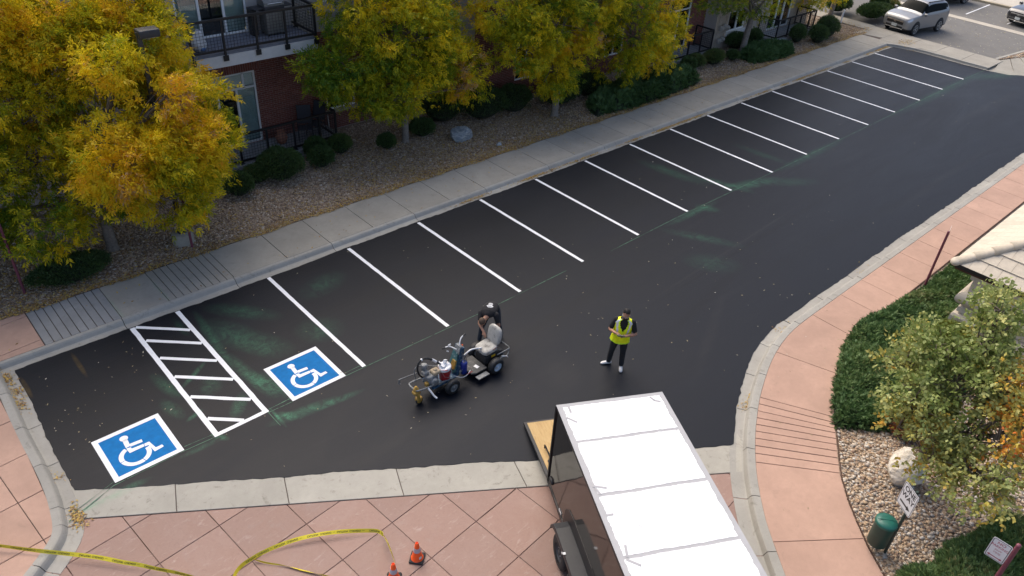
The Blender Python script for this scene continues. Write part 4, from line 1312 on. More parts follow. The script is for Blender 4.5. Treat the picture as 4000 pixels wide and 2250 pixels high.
# rounded hip caps
hd = Vector((1, -1, PI_)).normalized()
up_ = Vector((0, 0, 1)); sd_ = hd.cross(up_).normalized(); nn_ = sd_.cross(hd).normalized()
for k_ in range(8):
    p0 = Vector((x0_ + .02, y0_ - .02, EZ + .03)) + hd * (k_ * .44)
    V, F = [], []
    n_ = 9
    for t_, rr in ((0.0, .145), (.50, .115)):
        for i in range(n_):
            a = math.pi * (i / (n_ - 1)) * 1.1 - math.pi * .05
            V.append(p0 + hd * t_ + sd_ * math.cos(a) * rr + nn_ * (math.sin(a) * rr * .8 + .01 * (1 - t_)))
    F = [(i, i + 1, n_ + i + 1, n_ + i) for i in range(n_ - 1)] + [tuple(range(n_ - 1, -1, -1))]
    mb = MB(); mb.add(V, F, 0, True)
    if k_ == 0: mb.ellipsoid(p0 + nn_ * .02, (.145, .145, .105), 14, 8, 0, Matrix((sd_, hd, nn_)).transposed())
    mb.build('hip_cap', M['tile_cream'], kiosk, W=True)

def text_mesh(txt, size, name='lettering', bold=0.0):
    cu = bpy.data.curves.new(name, 'FONT')
    cu.body = txt; cu.size = size; cu.align_x = 'CENTER'; cu.align_y = 'CENTER'; cu.offset = bold; cu.resolution_u = 3
    o = bpy.data.objects.new(name, cu); COL.objects.link(o)
    dg = bpy.context.evaluated_depsgraph_get()
    me = bpy.data.meshes.new_from_object(o.evaluated_get(dg))
    V = np.array([v.co for v in me.vertices]).reshape(-1, 3); F = [list(p.vertices) for p in me.polygons]
    bpy.data.objects.remove(o); bpy.data.curves.remove(cu); bpy.data.meshes.remove(me)
    return V, F
def sign_plate(root, cen, ang, w, h, face, rim_m, items, tilt=0):
    """a flat sign; ang = direction in plan of its lettering; items = list of (name, verts 2-D, faces, material)"""
    e1 = Vector((math.cos(ang), math.sin(ang), 0)); e2 = Vector((0, 0, 1)); n = e1.cross(e2)
    cen = Vector(cen)
    def at(x, y, d): return cen + e1 * x + e2 * y + n * d
    def rr(hw, hh, r):
        return [(sx * (hw - r) + r * math.cos(math.radians(a0 + 90 * k / 4)), sy * (hh - r) + r * math.sin(math.radians(a0 + 90 * k / 4))) for sx, sy, a0 in ((1, 1, 0), (-1, 1, 90), (-1, -1, 180), (1, -1, 270)) for k in range(5)]
    P = rr(w / 2, h / 2, .035); k = len(P)
    mb = MB(); mb.add([at(x, y, .002) for x, y in P] + [at(x, y, -.002) for x, y in P], [tuple(range(k)), tuple(range(2 * k - 1, k - 1, -1))] + [(i, k + i, k + (i + 1) % k, (i + 1) % k) for i in range(k)])
    plate = mb.build('sign_plate', face, root, W=True)
    A, B_ = rr(w / 2 - .012, h / 2 - .012, .028), rr(w / 2 - .022, h / 2 - .022, .022)
    mb = MB(); mb.add([at(x, y, .0032) for x, y in A + B_], [(i, (i + 1) % k, k + (i + 1) % k, k + i) for i in range(k)]); mb.build('border', rim_m, plate, W=True)
    for nm, V2, F2, mt in items:
        mb = MB(); mb.add([at(v[0], v[1], .0034) for v in V2], F2); mb.build(nm, mt, plate, W=True)
    return plate
M['sign_white'] = simple('sign_white', (.70, .72, .73), .4, var=.03)
M['ink'] = simple('black_print', (.012, .012, .014), .5)
M['red_ink'] = simple('faded_red_print', (.38, .09, .12), .6)
M['dark_green'] = simple('dark_green_plastic', (.008, .05, .040), .45, var=.15)
M['green_post'] = simple('green_post', (.03, .05, .04), .5)
# one way sign with the pet waste bin on the same post
bx_, by_ = 7.33, -15.80
pst = thing('street_sign', (bx_, by_, .1), 'white one way sign on a dark green post beside the green bin', 'sign')
mb = MB(); mb.tube([(bx_, by_, .05), (bx_, by_, 1.92)], .028, 8); mb.build('post', M['green_post'], pst, W=True)
ag = math.radians(235)
def txt(s, size, y, sx=1.0, bold=.0, x=0):
    V, F = text_mesh(s, size, 'lettering', bold); return [(v[0] * sx + x, v[1] + y) for v in V], F
a1 = txt('ONE', .155, .165, 1.0, .004); a2 = txt('WAY', .155, .02, 1.0, .004)
arrow = ([(-.15, -.135), (.06, -.135), (.06, -.105), (.16, -.155), (.06, -.205), (.06, -.175), (-.15, -.175)], [(0, 1, 5, 6), (1, 2, 3), (1, 3, 5), (3, 4, 5)])
arrow = ([(x, y) for x, y in arrow[0]], [(6, 5, 1, 0), (5, 3, 1), (1, 3, 2), (5, 4, 3)])
e1 = Vector((math.cos(ag), math.sin(ag), 0)); nrm = e1.cross(Vector((0, 0, 1)))
c0 = Vector((bx_, by_, 1.62)) - e1 * .07 + nrm * .036
sign_plate(pst, c0, ag, .43, .55, M['sign_white'], M['ink'], [('lettering', *a1, M['ink']), ('lettering', *a2, M['ink']), ('arrow', *arrow, M['ink'])])
wb = thing('waste_bin', (7.26, -15.60, .1), 'dark green cylindrical pet waste bin hung on the one way sign post', 'bin')
mb = MB(); mb.lathe([(.17, .22), (.185, .24), (.19, .78), (.19, .80)], 24); mb.build('bin_body', M['dark_green'], wb)
mb = MB(); mb.lathe([(.205, .79), (.208, .83), (.19, .86), (.10, .885), (.0, .89)], 24); mb.box((0, .0, .892), (.012, .36, .006), Matrix.Rotation(.7, 3, 'Z')); mb.build('lid', simple('green_lid', (.014, .115, .085), .4), wb)
mb = MB(); mb.box((.05, -.19, .5), (.05, .06, .5)); mb.build('hanger_bracket', M['green_post'], wb)
# no parking sign
nx_, ny_ = 7.13, -17.47
ns = thing('street_sign', (nx_, ny_, .1), 'white and red no parking any time sign on a maroon post', 'sign')
mb = MB(); mb.tube([(nx_, ny_, .0), (nx_, ny_, 2.27)], .038, 10); mb.lathe([(.04, 2.27), (.03, 2.29), (0, 2.295)], 10, (nx_, ny_, 0)); mb.build('post', M['maroon'], ns, W=True)
dbl = ([(-.12, -.165), (-.08, -.135), (-.08, -.155), (.08, -.155), (.08, -.135), (.12, -.165), (.08, -.195), (.08, -.175), (-.08, -.175), (-.08, -.195)], [(1, 0, 9), (3, 2, 8, 7), (4, 6, 5)])
sign_plate(ns, (nx_ - .03, ny_ + .19, 1.96), math.radians(270), .305, .457, M['sign_white'], M['ink'],
           [('lettering', *txt('NO', .085, .15, 1, .001), M['red_ink']), ('lettering', *txt('PARKING', .075, .07, .86, .001), M['red_ink']), ('lettering', *txt('ANY', .058, -.005, 1, .0), M['red_ink']), ('lettering', *txt('TIME', .058, -.07, 1, .0), M['red_ink']), ('double_arrow', dbl[0], [f[::-1] for f in dbl[1]], M['red_ink'])])
mb = MB(); mb.box((nx_ + .01, ny_ + .10, 2.08), (.03, .2, .03)); mb.box((nx_ + .01, ny_ + .10, 1.84), (.03, .2, .03)); mb.build('sign_bracket', M['steel'], ns, W=True)
# maroon sign posts
sp = thing('sign_post', (17.25, -12.18, .1), 'maroon sign post with a plate seen edge on beside the kiosk roof', 'sign post')
mb = MB(); mb.tube([(0, 0, -.05), (.04, 0, 2.02)], .036, 10); mb.build('post', M['maroon'], sp)
mb = MB(); mb.box((.17, .02, 1.86), (.32, .004, .46), Matrix.Rotation(math.radians(13.5), 3, 'Z')); mb.build('sign_plate', M['sign_white'], sp)
for (x, y, lb_) in ((1.55, 2.62, 'maroon sign post at the walk edge under the bright golden branches'), (-2.78, 3.0, 'maroon sign post behind the far left ribbed strip in deep shade')):
    sp = thing('sign_post', (x, y, .1), lb_, 'sign post')
    mb = MB(); mb.tube([(0, 0, -.05), (0, 0, 2.1)], .036, 10); mb.build('post', M['maroon'], sp)
    mb = MB(); mb.lathe([(.040, 2.08), (.030, 2.12), (0, 2.13)], 10); mb.build('post_cap', M['maroon'], sp)
# lot lamp
lp_ = thing('street_lamp', (1.47, 3.02, .1), 'dark grey shoebox street lamp rising out of the golden tree', 'lamp')
mb = MB(); mb.lathe([(.30, -.05), (.30, .34), (.28, .37), (0, .37)], 20); mb.build('concrete_base', M['concrete'], lp_)
mb = MB(); mb.box((0, 0, 3.25), (.11, .11, 5.8)); mb.box((0, 0, .385), (.22, .22, .03)); mb.build('pole', M['dark_grey'], lp_)
mb = MB(); mb.rbox((.22, -.02, 6.12), (.52, .36, .20), .03); mb.build('lamp_head', M['dark_grey'], lp_)
mb = MB(); mb.box((.24, -.02, 6.015), (.38, .26, .012)); mb.build('lens', M['sign_white'], lp_)
# small white marker by the far walk
mk = thing('marker_post', (42.45, 4.05, .1), 'short white marker post beside the far walk', 'post')
mb = MB(); mb.tube([(0, 0, 0), (0, 0, .72)], .055, 10); mb.lathe([(.07, .72), (.07, .78), (.04, .82), (0, .82)], 10); mb.build('post', M['white'], mk)

# ---- cones
M['orange'] = simple('fluorescent_orange', (.98, .115, .015), .45, var=.06)
M['refl'] = simple('reflective_collar', (.40, .42, .48), .35, .1, var=.08)
def cone(x, y, rz, label):
    c = thing('traffic_cone', (x, y, -.008), label, 'cone', rz, 'orange traffic cones on the red plaza')
    mb = MB(); mb.rbox((0, 0, .022), (.27, .27, .044), .02); mb.build('base', M['rubber'], c)
    mb = MB(); mb.lathe([(.115, .04), (.105, .06), (.085, .17), (.083, .18)] , 24); mb.lathe([(.067, .29), (.048, .39), (.045, .41)], 24)
    mb = MB(); r = lambda z: .108 - .078 * (z - .045) / .425
    mb.lathe([(.12, .042), (r(.06), .06), (r(.25), .25)], 24); mb.lathe([(r(.34), .34), (r(.47), .47), (r(.47) - .006, .475), (r(.47) - .010, .45), (.0, .44)], 24); mb.build('cone_body', M['orange'], c)
    mb = MB(); mb.lathe([(r(.25) + .002, .245), (r(.345) + .002, .345)], 24); mb.build('reflective_collar', M['refl'], c)
    mb = MB(); a0 = -2.2
    V = [((r(z) + .002) * math.cos(a0 + t), (r(z) + .002) * math.sin(a0 + t), z) for z in (.09, .145) for t in (-.3, -.1, .1, .3)]
    mb.add(V, [(i, i + 1, i + 5, i + 4) for i in range(3)]); mb.build('sticker', M['sign_white'], c)
    return c
cone(.35, -10.03, math.radians(40), 'orange cone standing free, farthest from the yellow tape')
cone(-.24, -10.12, math.radians(50), 'orange cone with the caution tape tied to it, cut by the lower edge')
cone(-2.60, -8.72, math.radians(20), 'orange cone of which only the tip shows beside the sagging tape')
# ---- caution tape
M['tape'] = simple('yellow_caution_tape', (.72, .60, .03), .4, var=.12, scale=5)
def ribbon(path, width, twist, name, root, mat, text=None):
    P = resample(smooth_path(path, 2), .03)
    n = len(P)
    d = np.r_[0, np.cumsum(np.linalg.norm(np.diff(P, axis=0), axis=1))]
    up = np.zeros((n, 3))
    for i in range(n):
        t = P[min(i + 1, n - 1)] - P[max(i - 1, 0)]; t = t / np.linalg.norm(t)
        side = np.cross(t, [0, 0, 1]); side /= max(np.linalg.norm(side), 1e-6)
        nz = np.cross(side, t)
        a = twist(d[i])
        up[i] = side * math.cos(a) + nz * math.sin(a)
    V = [tuple(P[i] + up[i] * width * s) for i in range(n) for s in (-.5, 0, .5)]
    V = [(v[0], v[1], max(v[2], .002)) for v in V]
    F = []
    for i in range(n - 1):
        for j in range(2): F.append((3 * i + j, 3 * i + j + 1, 3 * i + 4 + j, 3 * i + 3 + j))
    mb = MB(); mb.add(V, F, 0, True); o = mb.build(name, mat, root, W=True)
    if text:
        Vt, Ft = text_mesh(text, width * .62, 'lettering', .0008)
        Lt = Vt[:, 0].max() - Vt[:, 0].min()
        s0 = .12
        mb = MB()
        while s0 + Lt < d[-1]:
            cen = s0 + Lt / 2
            out = []
            for v in Vt:
                s = cen - v[0]; w = -v[1]
                q = np.array([np.interp(s, d, P[:, k]) for k in range(3)]); u = np.array([np.interp(s, d, up[:, k]) for k in range(3)])
                i = min(n - 2, max(0, int(np.searchsorted(d, s)) - 1)); t = P[i + 1] - P[i]; t /= np.linalg.norm(t)
                nn = np.cross(u, t); nn /= max(np.linalg.norm(nn), 1e-6)
                if nn[2] < 0: nn = -nn
                out.append(tuple(q + u * w + nn * .003))
            mb.add(out, Ft); s0 += Lt + .09
        tag(mb.build('lettering', M['ink'], o, W=True), kind='stuff')
    return o
tp = thing('caution_tape', (-2.0, -8.0, -.008), 'yellow caution tape strung low across the red plaza to the cones', 'tape')
ribbon([(-.16, -10.08, .30), (-.10, -9.93, .26), (.0, -9.68, .20), (.10, -9.38, .13), (.13, -9.15, .10), (-.02, -9.0, .10), (-.55, -8.62, .12), (-1.08, -8.33, .10), (-1.55, -8.17, .07), (-1.95, -8.12, .06), (-2.3, -8.18, .10), (-2.52, -8.45, .2), (-2.58, -8.68, .36)],
       .075, lambda s: .75 + .35 * math.sin(s * 2.1) + (1.0 if s < .9 else 0), 'tape_strip', tp, M['tape'], 'CAUTION  CUIDADO  \u2014  CAUTION  CUIDADO  \u2014')
ribbon([(-2.62, -8.70, .36), (-2.85, -8.2, .22), (-3.1, -7.72, .16), (-3.45, -7.25, .13), (-3.62, -7.0, .12), (-3.8, -6.8, .12), (-4.1, -6.42, .14), (-4.5, -6.02, .17), (-4.95, -5.58, .2), (-5.4, -5.1, .24), (-6.6, -4.0, .4)],
       .075, lambda s: 1.0 + .4 * math.sin(s * 1.7), 'tape_strip', tp, M['tape'], 'CAUTION  CUIDADO  \u2014')
ribbon([(-1.98, -8.16, .05), (-1.85, -8.34, .01), (-1.6, -8.62, .01), (-1.38, -8.95, .01), (-1.1, -9.35, .02), (-.8, -9.85, .03)], .05, lambda s: 1.3 + .5 * math.sin(s * 5), 'tape_strip', tp, M['tape'])

# =================================================================== TRAILER AND CARS
k = NT('glossy_black_panel'); p = k.pos('O')
k.set(k.mix(k.rng(k.noise(p, 2.5, 5, .7), .45, .8, 0, .6), (.010, .010, .011), (.022, .019, .018)), .07, 0, .5)
k.bump(k.noise(k.mapping(p, (.9, 1, .5)), 1.4, 2, .5), .22, .03); M['gloss_black'] = k.mat
M['roof_white'] = simple('white_trailer_roof', (.86, .87, .88), .5, var=.02)
M['sealant'] = simple('grey_roof_sealant', (.36, .36, .365), .6, var=.05)
k = NT('plywood'); p = k.pos('O')
c = k.ramp(k.noise(k.mapping(p, (1, 9, 1)), 3.0, 6, .7, .8), [(.3, (.36, .23, .095)), (.5, (.47, .32, .14)), (.7, (.52, .38, .19))])
c = k.mix(k.rng(k.noise(p, 13, 4, .7), .66, .70), c, (.75, .72, .66)); k.set(c, .7, 0, .3); M['plywood'] = k.mat
uu = Vector((-.481, -.877)); rzt = math.atan2(uu.y, uu.x)
tr = thing('cargo_trailer', (3.315, -10.47, 0), 'black enclosed cargo trailer with white roof and its rear ramp down', 'trailer', rzt)
TW, TL, TZ0, TZ1 = 2.12, 4.95, .40, 2.47
mb = MB()
for y in (0, TW):
    s = 1 if y == 0 else -1
    mb.quad((0, y, TZ0), (TL, y, TZ0), (TL, y, TZ1), (0, y, TZ1)) if y == 0 else mb.quad((TL, y, TZ0), (0, y, TZ0), (0, y, TZ1), (TL, y, TZ1))
mb.quad((TL, 0, TZ0), (TL, TW, TZ0), (TL, TW, TZ1), (TL, 0, TZ1))
mb.build('side_panels', M['gloss_black'], tr)
mb = MB(); mb.quad((0.02, .02, TZ0 + .02), (TL - .02, .02, TZ0 + .02), (TL - .02, TW - .02, TZ0 + .02), (.02, TW - .02, TZ0 + .02)); mb.build('floor', M['plywood'], tr)
mb = MB(); mb.quad((.02, .03, TZ0 + .02), (.02, .03, TZ1 - .02), (TL - .03, .03, TZ1 - .02), (TL - .03, .03, TZ0 + .02)); mb.quad((TL - .03, .03, TZ0), (TL - .03, .03, TZ1), (TL - .03, TW - .03, TZ1), (TL - .03, TW - .03, TZ0)); mb.quad((.02, TW - .03, TZ0), (TL, TW - .03, TZ0), (TL, TW - .03, TZ1), (.02, TW - .03, TZ1)); mb.build('lining', M['white'], tr)
mb = MB()
for (a, c) in (((0, 0, TZ1 - .03), (TL, 0, TZ1 - .03)), ((0, TW, TZ1 - .03), (TL, TW, TZ1 - .03)), ((0, 0, TZ0), (TL, 0, TZ0)), ((0, TW, TZ0), (TL, TW, TZ0)), ((0, 0, TZ1 - .03), (0, TW, TZ1 - .03)), ((TL, 0, TZ1 - .03), (TL, TW, TZ1 - .03))):
    mb.bar(a, c, .035, .07)
for y in (0, TW): mb.bar((0, y, TZ0), (0, y, TZ1), .05, .05)
mb.build('edge_trim', M['black_metal'], tr)
# roof: a deck of grey sealant and five white panels with wandering brush edges
mb = MB(); mb.prism([(-.015, -.015), (TL + .015, -.015), (TL + .015, TW + .015), (-.015, TW + .015)], TZ1, TZ1 + .012); mb.build('roof_deck', M['sealant'], tr)
sx = [.0, .97, 2.19, 3.41, 4.63, TL]
rr_ = random.Random(5)
for a, c in zip(sx[:-1], sx[1:]):
    x0_, x1_ = a + (.075 if a == 0 else .032), c - .032
    y0_, y1_ = .085, TW - .085
    def wob(p0, p1, n, amp):
        out = []
        ph = rr_.uniform(0, 6)
        for i in range(n):
            t = i / n
            d = Vector((p1[1] - p0[1], p0[0] - p1[0])).normalized()
            e = amp * (math.sin(t * 9 + ph) * .5 + math.sin(t * 23 + ph * 2) * .3 + rr_.gauss(0, .35))
            out.append((p0[0] + (p1[0] - p0[0]) * t + d.x * e, p0[1] + (p1[1] - p0[1]) * t + d.y * e))
        return out
    P = wob((x0_, y0_), (x1_, y0_), 26, .014) + wob((x1_, y0_), (x1_, y1_), 40, .009) + wob((x1_, y1_), (x0_, y1_), 26, .014) + wob((x0_, y1_), (x0_, y0_), 40, .009)
    mb = MB(); mb.add([(x, y, TZ1 + .016) for x, y in P], [tuple(range(len(P)))]); mb.build('roof_panel', M['roof_white'], tr)
for (x, y, L, a) in ((.16, .20, .16, 0), (.42, .16, .22, .8), (.14, 1.86, .12, .5), (.22, 1.93, .14, 1.2), (2.02, .16, .24, 1.2), (2.10, .10, .16, .3), (3.3, .16, .22, -.2), (3.52, .20, .24, .9), (2.60, .14, .12, 1.6), (2.9, .55, .10, .4), (1.05, 2.0, .1, .3)):
    mb = MB(); mb.box((x, y, TZ1 + .0185), (L, .045 if L > .11 else .015, .002), Matrix.Rotation(a, 3, 'Z')); mb.build('sealant_dab', M['sealant'], tr)
# marker lamp, stripe of reflector, wheels and the long fender
mb = MB(); mb.ellipsoid((.20, -.01, .62), (.11, .04, .06), 16, 8); mb.build('marker_lamp', M['black_metal'], tr)
mb = MB(); mb.box((.88, -.012, .50), (.14, .006, .05)); mb.build('reflector', M['sign_white'], tr)
wheel_mesh = None
def trailer_wheel(x):
    w_ = bpy.data.objects.new('wheel', None); COL.objects.link(w_); w_.parent = tr; w_.location = (x, -.17, .345)
    Rx = Matrix.Rotation(math.pi / 2, 3, 'X')
    mb = MB(); mb.lathe([(.20, -.10), (.29, -.105), (.335, -.085), (.345, -.04), (.345, .04), (.335, .085), (.29, .105), (.20, .10)], 32, (0, 0, 0), Rx, cap=False); mb.build('tyre', M['rubber'], w_)
    mb = MB(); mb.lathe([(.20, -.10), (.20, .095), (.185, .07), (.15, .03), (.06, .045), (.05, .08), (0, .085)], 24, (0, 0, 0), Rx)
    mb.build('rim', M['dark_grey'], w_)
    for j in range(5):
        a = j * 2 * math.pi / 5; mb = MB(); mb.lathe([(.014, .03), (.014, .06), (0, .065)], 6, (.085 * math.cos(a), 0, .085 * math.sin(a)), Rx); mb.build('lug_nut', M['steel'], w_)
trailer_wheel(1.66); trailer_wheel(2.52)
mb = MB()
fp_ = [(1.16, .42), (1.20, .60), (1.30, .735), (1.46, .79), (2.10, .80), (2.72, .79), (2.88, .735), (2.98, .60), (3.02, .42)]
V, F = [], []
for x, z in fp_:
    V += [(x, .0, z), (x, -.29, z), (x, -.30, z - .03), (x, -.30, max(.36, z - .10))]
n_ = len(fp_)
for i in range(n_ - 1):
    for j in range(3): F.append((4 * i + j, 4 * i + j + 1, 4 * i + 5 + j, 4 * i + 4 + j))
F = [f[::-1] for f in F]
mb.add(V, F); mb.build('fender', simple('ribbed_black_fender', (.020, .022, .026), .45, bump=.3, bscale=120), tr)
mb = MB(); mb.prism([(0, 0)] * 0 or [(1.05, .0), (3.15, .0), (3.15, .01), (1.05, .01)], .4, .41)
V = [(1.08, -.014, .42), (1.12, -.014, .86), (1.30, -.014, 1.06), (1.62, -.014, 1.12), (2.6, -.014, 1.12), (2.9, -.014, 1.06), (3.06, -.014, .86), (3.10, -.014, .42)]
mb.add(V + [(x, -.002, z) for x, y, z in V], [tuple(range(7, -1, -1)) [::-1]] + [(i, (i + 1) % 8, 8 + (i + 1) % 8, 8 + i) for i in range(8)]); mb.build('splash_plate', M['black_metal'], tr)
mb = MB(); mb.box((1.95, -.31, .73), (.045, .006, .03)); mb.box((2.02, -.295, .812), (.05, .05, .006)); mb.build('fender_marker', M['sign_white'], tr)
# ramp door resting on the asphalt
ra = math.atan2(.33, 2.0)
rp = bpy.data.objects.new('ramp_door', None); COL.objects.link(rp); rp.parent = tr; rp.location = (0, 0, TZ0)
Rr = Matrix.Rotation(-ra, 3, 'Y').to_4x4()
def ramp_part(mb, name, mat):
    mb.v = [tuple(Rr @ Vector(p)) for p in mb.v]; return mb.build(name, mat, rp)
mb = MB(); mb.box((-.99, TW / 2, .01), (1.94, TW - .14, .03)); ramp_part(mb, 'plywood_deck', M['plywood'])
mb = MB(); mb.box((-.99, .035, .0), (2.0, .07, .07)); mb.box((-.99, TW - .035, .0), (2.0, .07, .07)); mb.box((-1.985, TW / 2, .0), (.05, TW - .15, .05)); ramp_part(mb, 'ramp_frame', M['black_metal'])
mb = MB(); mb.box((-.16, .42, .028), (.30, .62, .004)); ramp_part(mb, 'white_paint_spill', simple('spilled_white_paint', (.75, .75, .74), .35, dirt=((.45, .33, .17), 14, .52)))
lk = MB(); lk.tube([(-.95, .20, .06), (-.95, .20, .14), (-.16, .20, .14), (-.16, .20, .06)], .018, 8); lk.tube([(-.5, .20, .14), (-.42, .12, .15), (-.22, .12, .15)], .014, 6); ramp_part(lk, 'lock_bar', M['black_metal'])

# ---- cars
def catmull(P, u):
    n = len(P); i = int(min(max(math.floor(u), 0), n - 2)); t = u - i
    p0, p1, p2, p3 = P[max(i - 1, 0)], P[i], P[i + 1], P[min(i + 2, n - 1)]
    m1, m2 = (p2 - p0) * .5, (p3 - p1) * .5
    return (2 * t ** 3 - 3 * t ** 2 + 1) * p1 + (t ** 3 - 2 * t ** 2 + t) * m1 + (-2 * t ** 3 + 3 * t ** 2) * p2 + (t ** 3 - t ** 2) * m2
ST = [(2.27, [(.50, .34), (.60, .38), (.68, .50), (.70, .62), (.68, .74), (.62, .79), (.5, .81), (.25, .82), (0, .825)]),
      (2.10, [(.66, .26), (.80, .32), (.87, .52), (.87, .74), (.82, .89), (.74, .93), (.6, .95), (.3, .965), (0, .97)]),
      (1.75, [(.72, .22), (.89, .30), (.925, .58), (.915, .82), (.87, .97), (.80, 1.00), (.62, 1.02), (.3, 1.04), (0, 1.045)]),
      (1.32, [(.72, .22), (.90, .29), (.925, .60), (.92, .86), (.885, 1.02), (.82, 1.055), (.63, 1.075), (.3, 1.095), (0, 1.10)]),
      (1.02, [(.72, .22), (.90, .28), (.925, .60), (.92, .88), (.89, 1.045), (.83, 1.08), (.66, 1.10), (.34, 1.125), (0, 1.13)]),
      (.30, [(.72, .22), (.90, .28), (.925, .60), (.92, .89), (.895, 1.06), (.74, 1.41), (.65, 1.55), (.33, 1.60), (0, 1.61)]),
      (-.35, [(.72, .22), (.90, .28), (.925, .60), (.92, .90), (.897, 1.075), (.715, 1.49), (.63, 1.615), (.32, 1.66), (0, 1.67)]),
      (-1.20, [(.72, .22), (.90, .28), (.925, .62), (.92, .93), (.90, 1.10), (.72, 1.48), (.63, 1.60), (.32, 1.645), (0, 1.655)]),
      (-1.78, [(.72, .24), (.90, .30), (.925, .64), (.92, .95), (.89, 1.14), (.71, 1.45), (.61, 1.565), (.3, 1.605), (0, 1.615)]),
      (-2.10, [(.70, .28), (.87, .34), (.90, .62), (.89, .92), (.86, 1.12), (.73, 1.30), (.60, 1.39), (.3, 1.43), (0, 1.44)]),
      (-2.27, [(.60, .36), (.78, .42), (.82, .60), (.82, .86), (.78, 1.00), (.70, 1.07), (.58, 1.11), (.3, 1.13), (0, 1.135)])]
SN = [np.array([[s[0], y, z] for y, z in s[1]]) for s in ST]
def car_surface(u, v):
    return catmull([catmull(list(s), v) for s in SN], u)
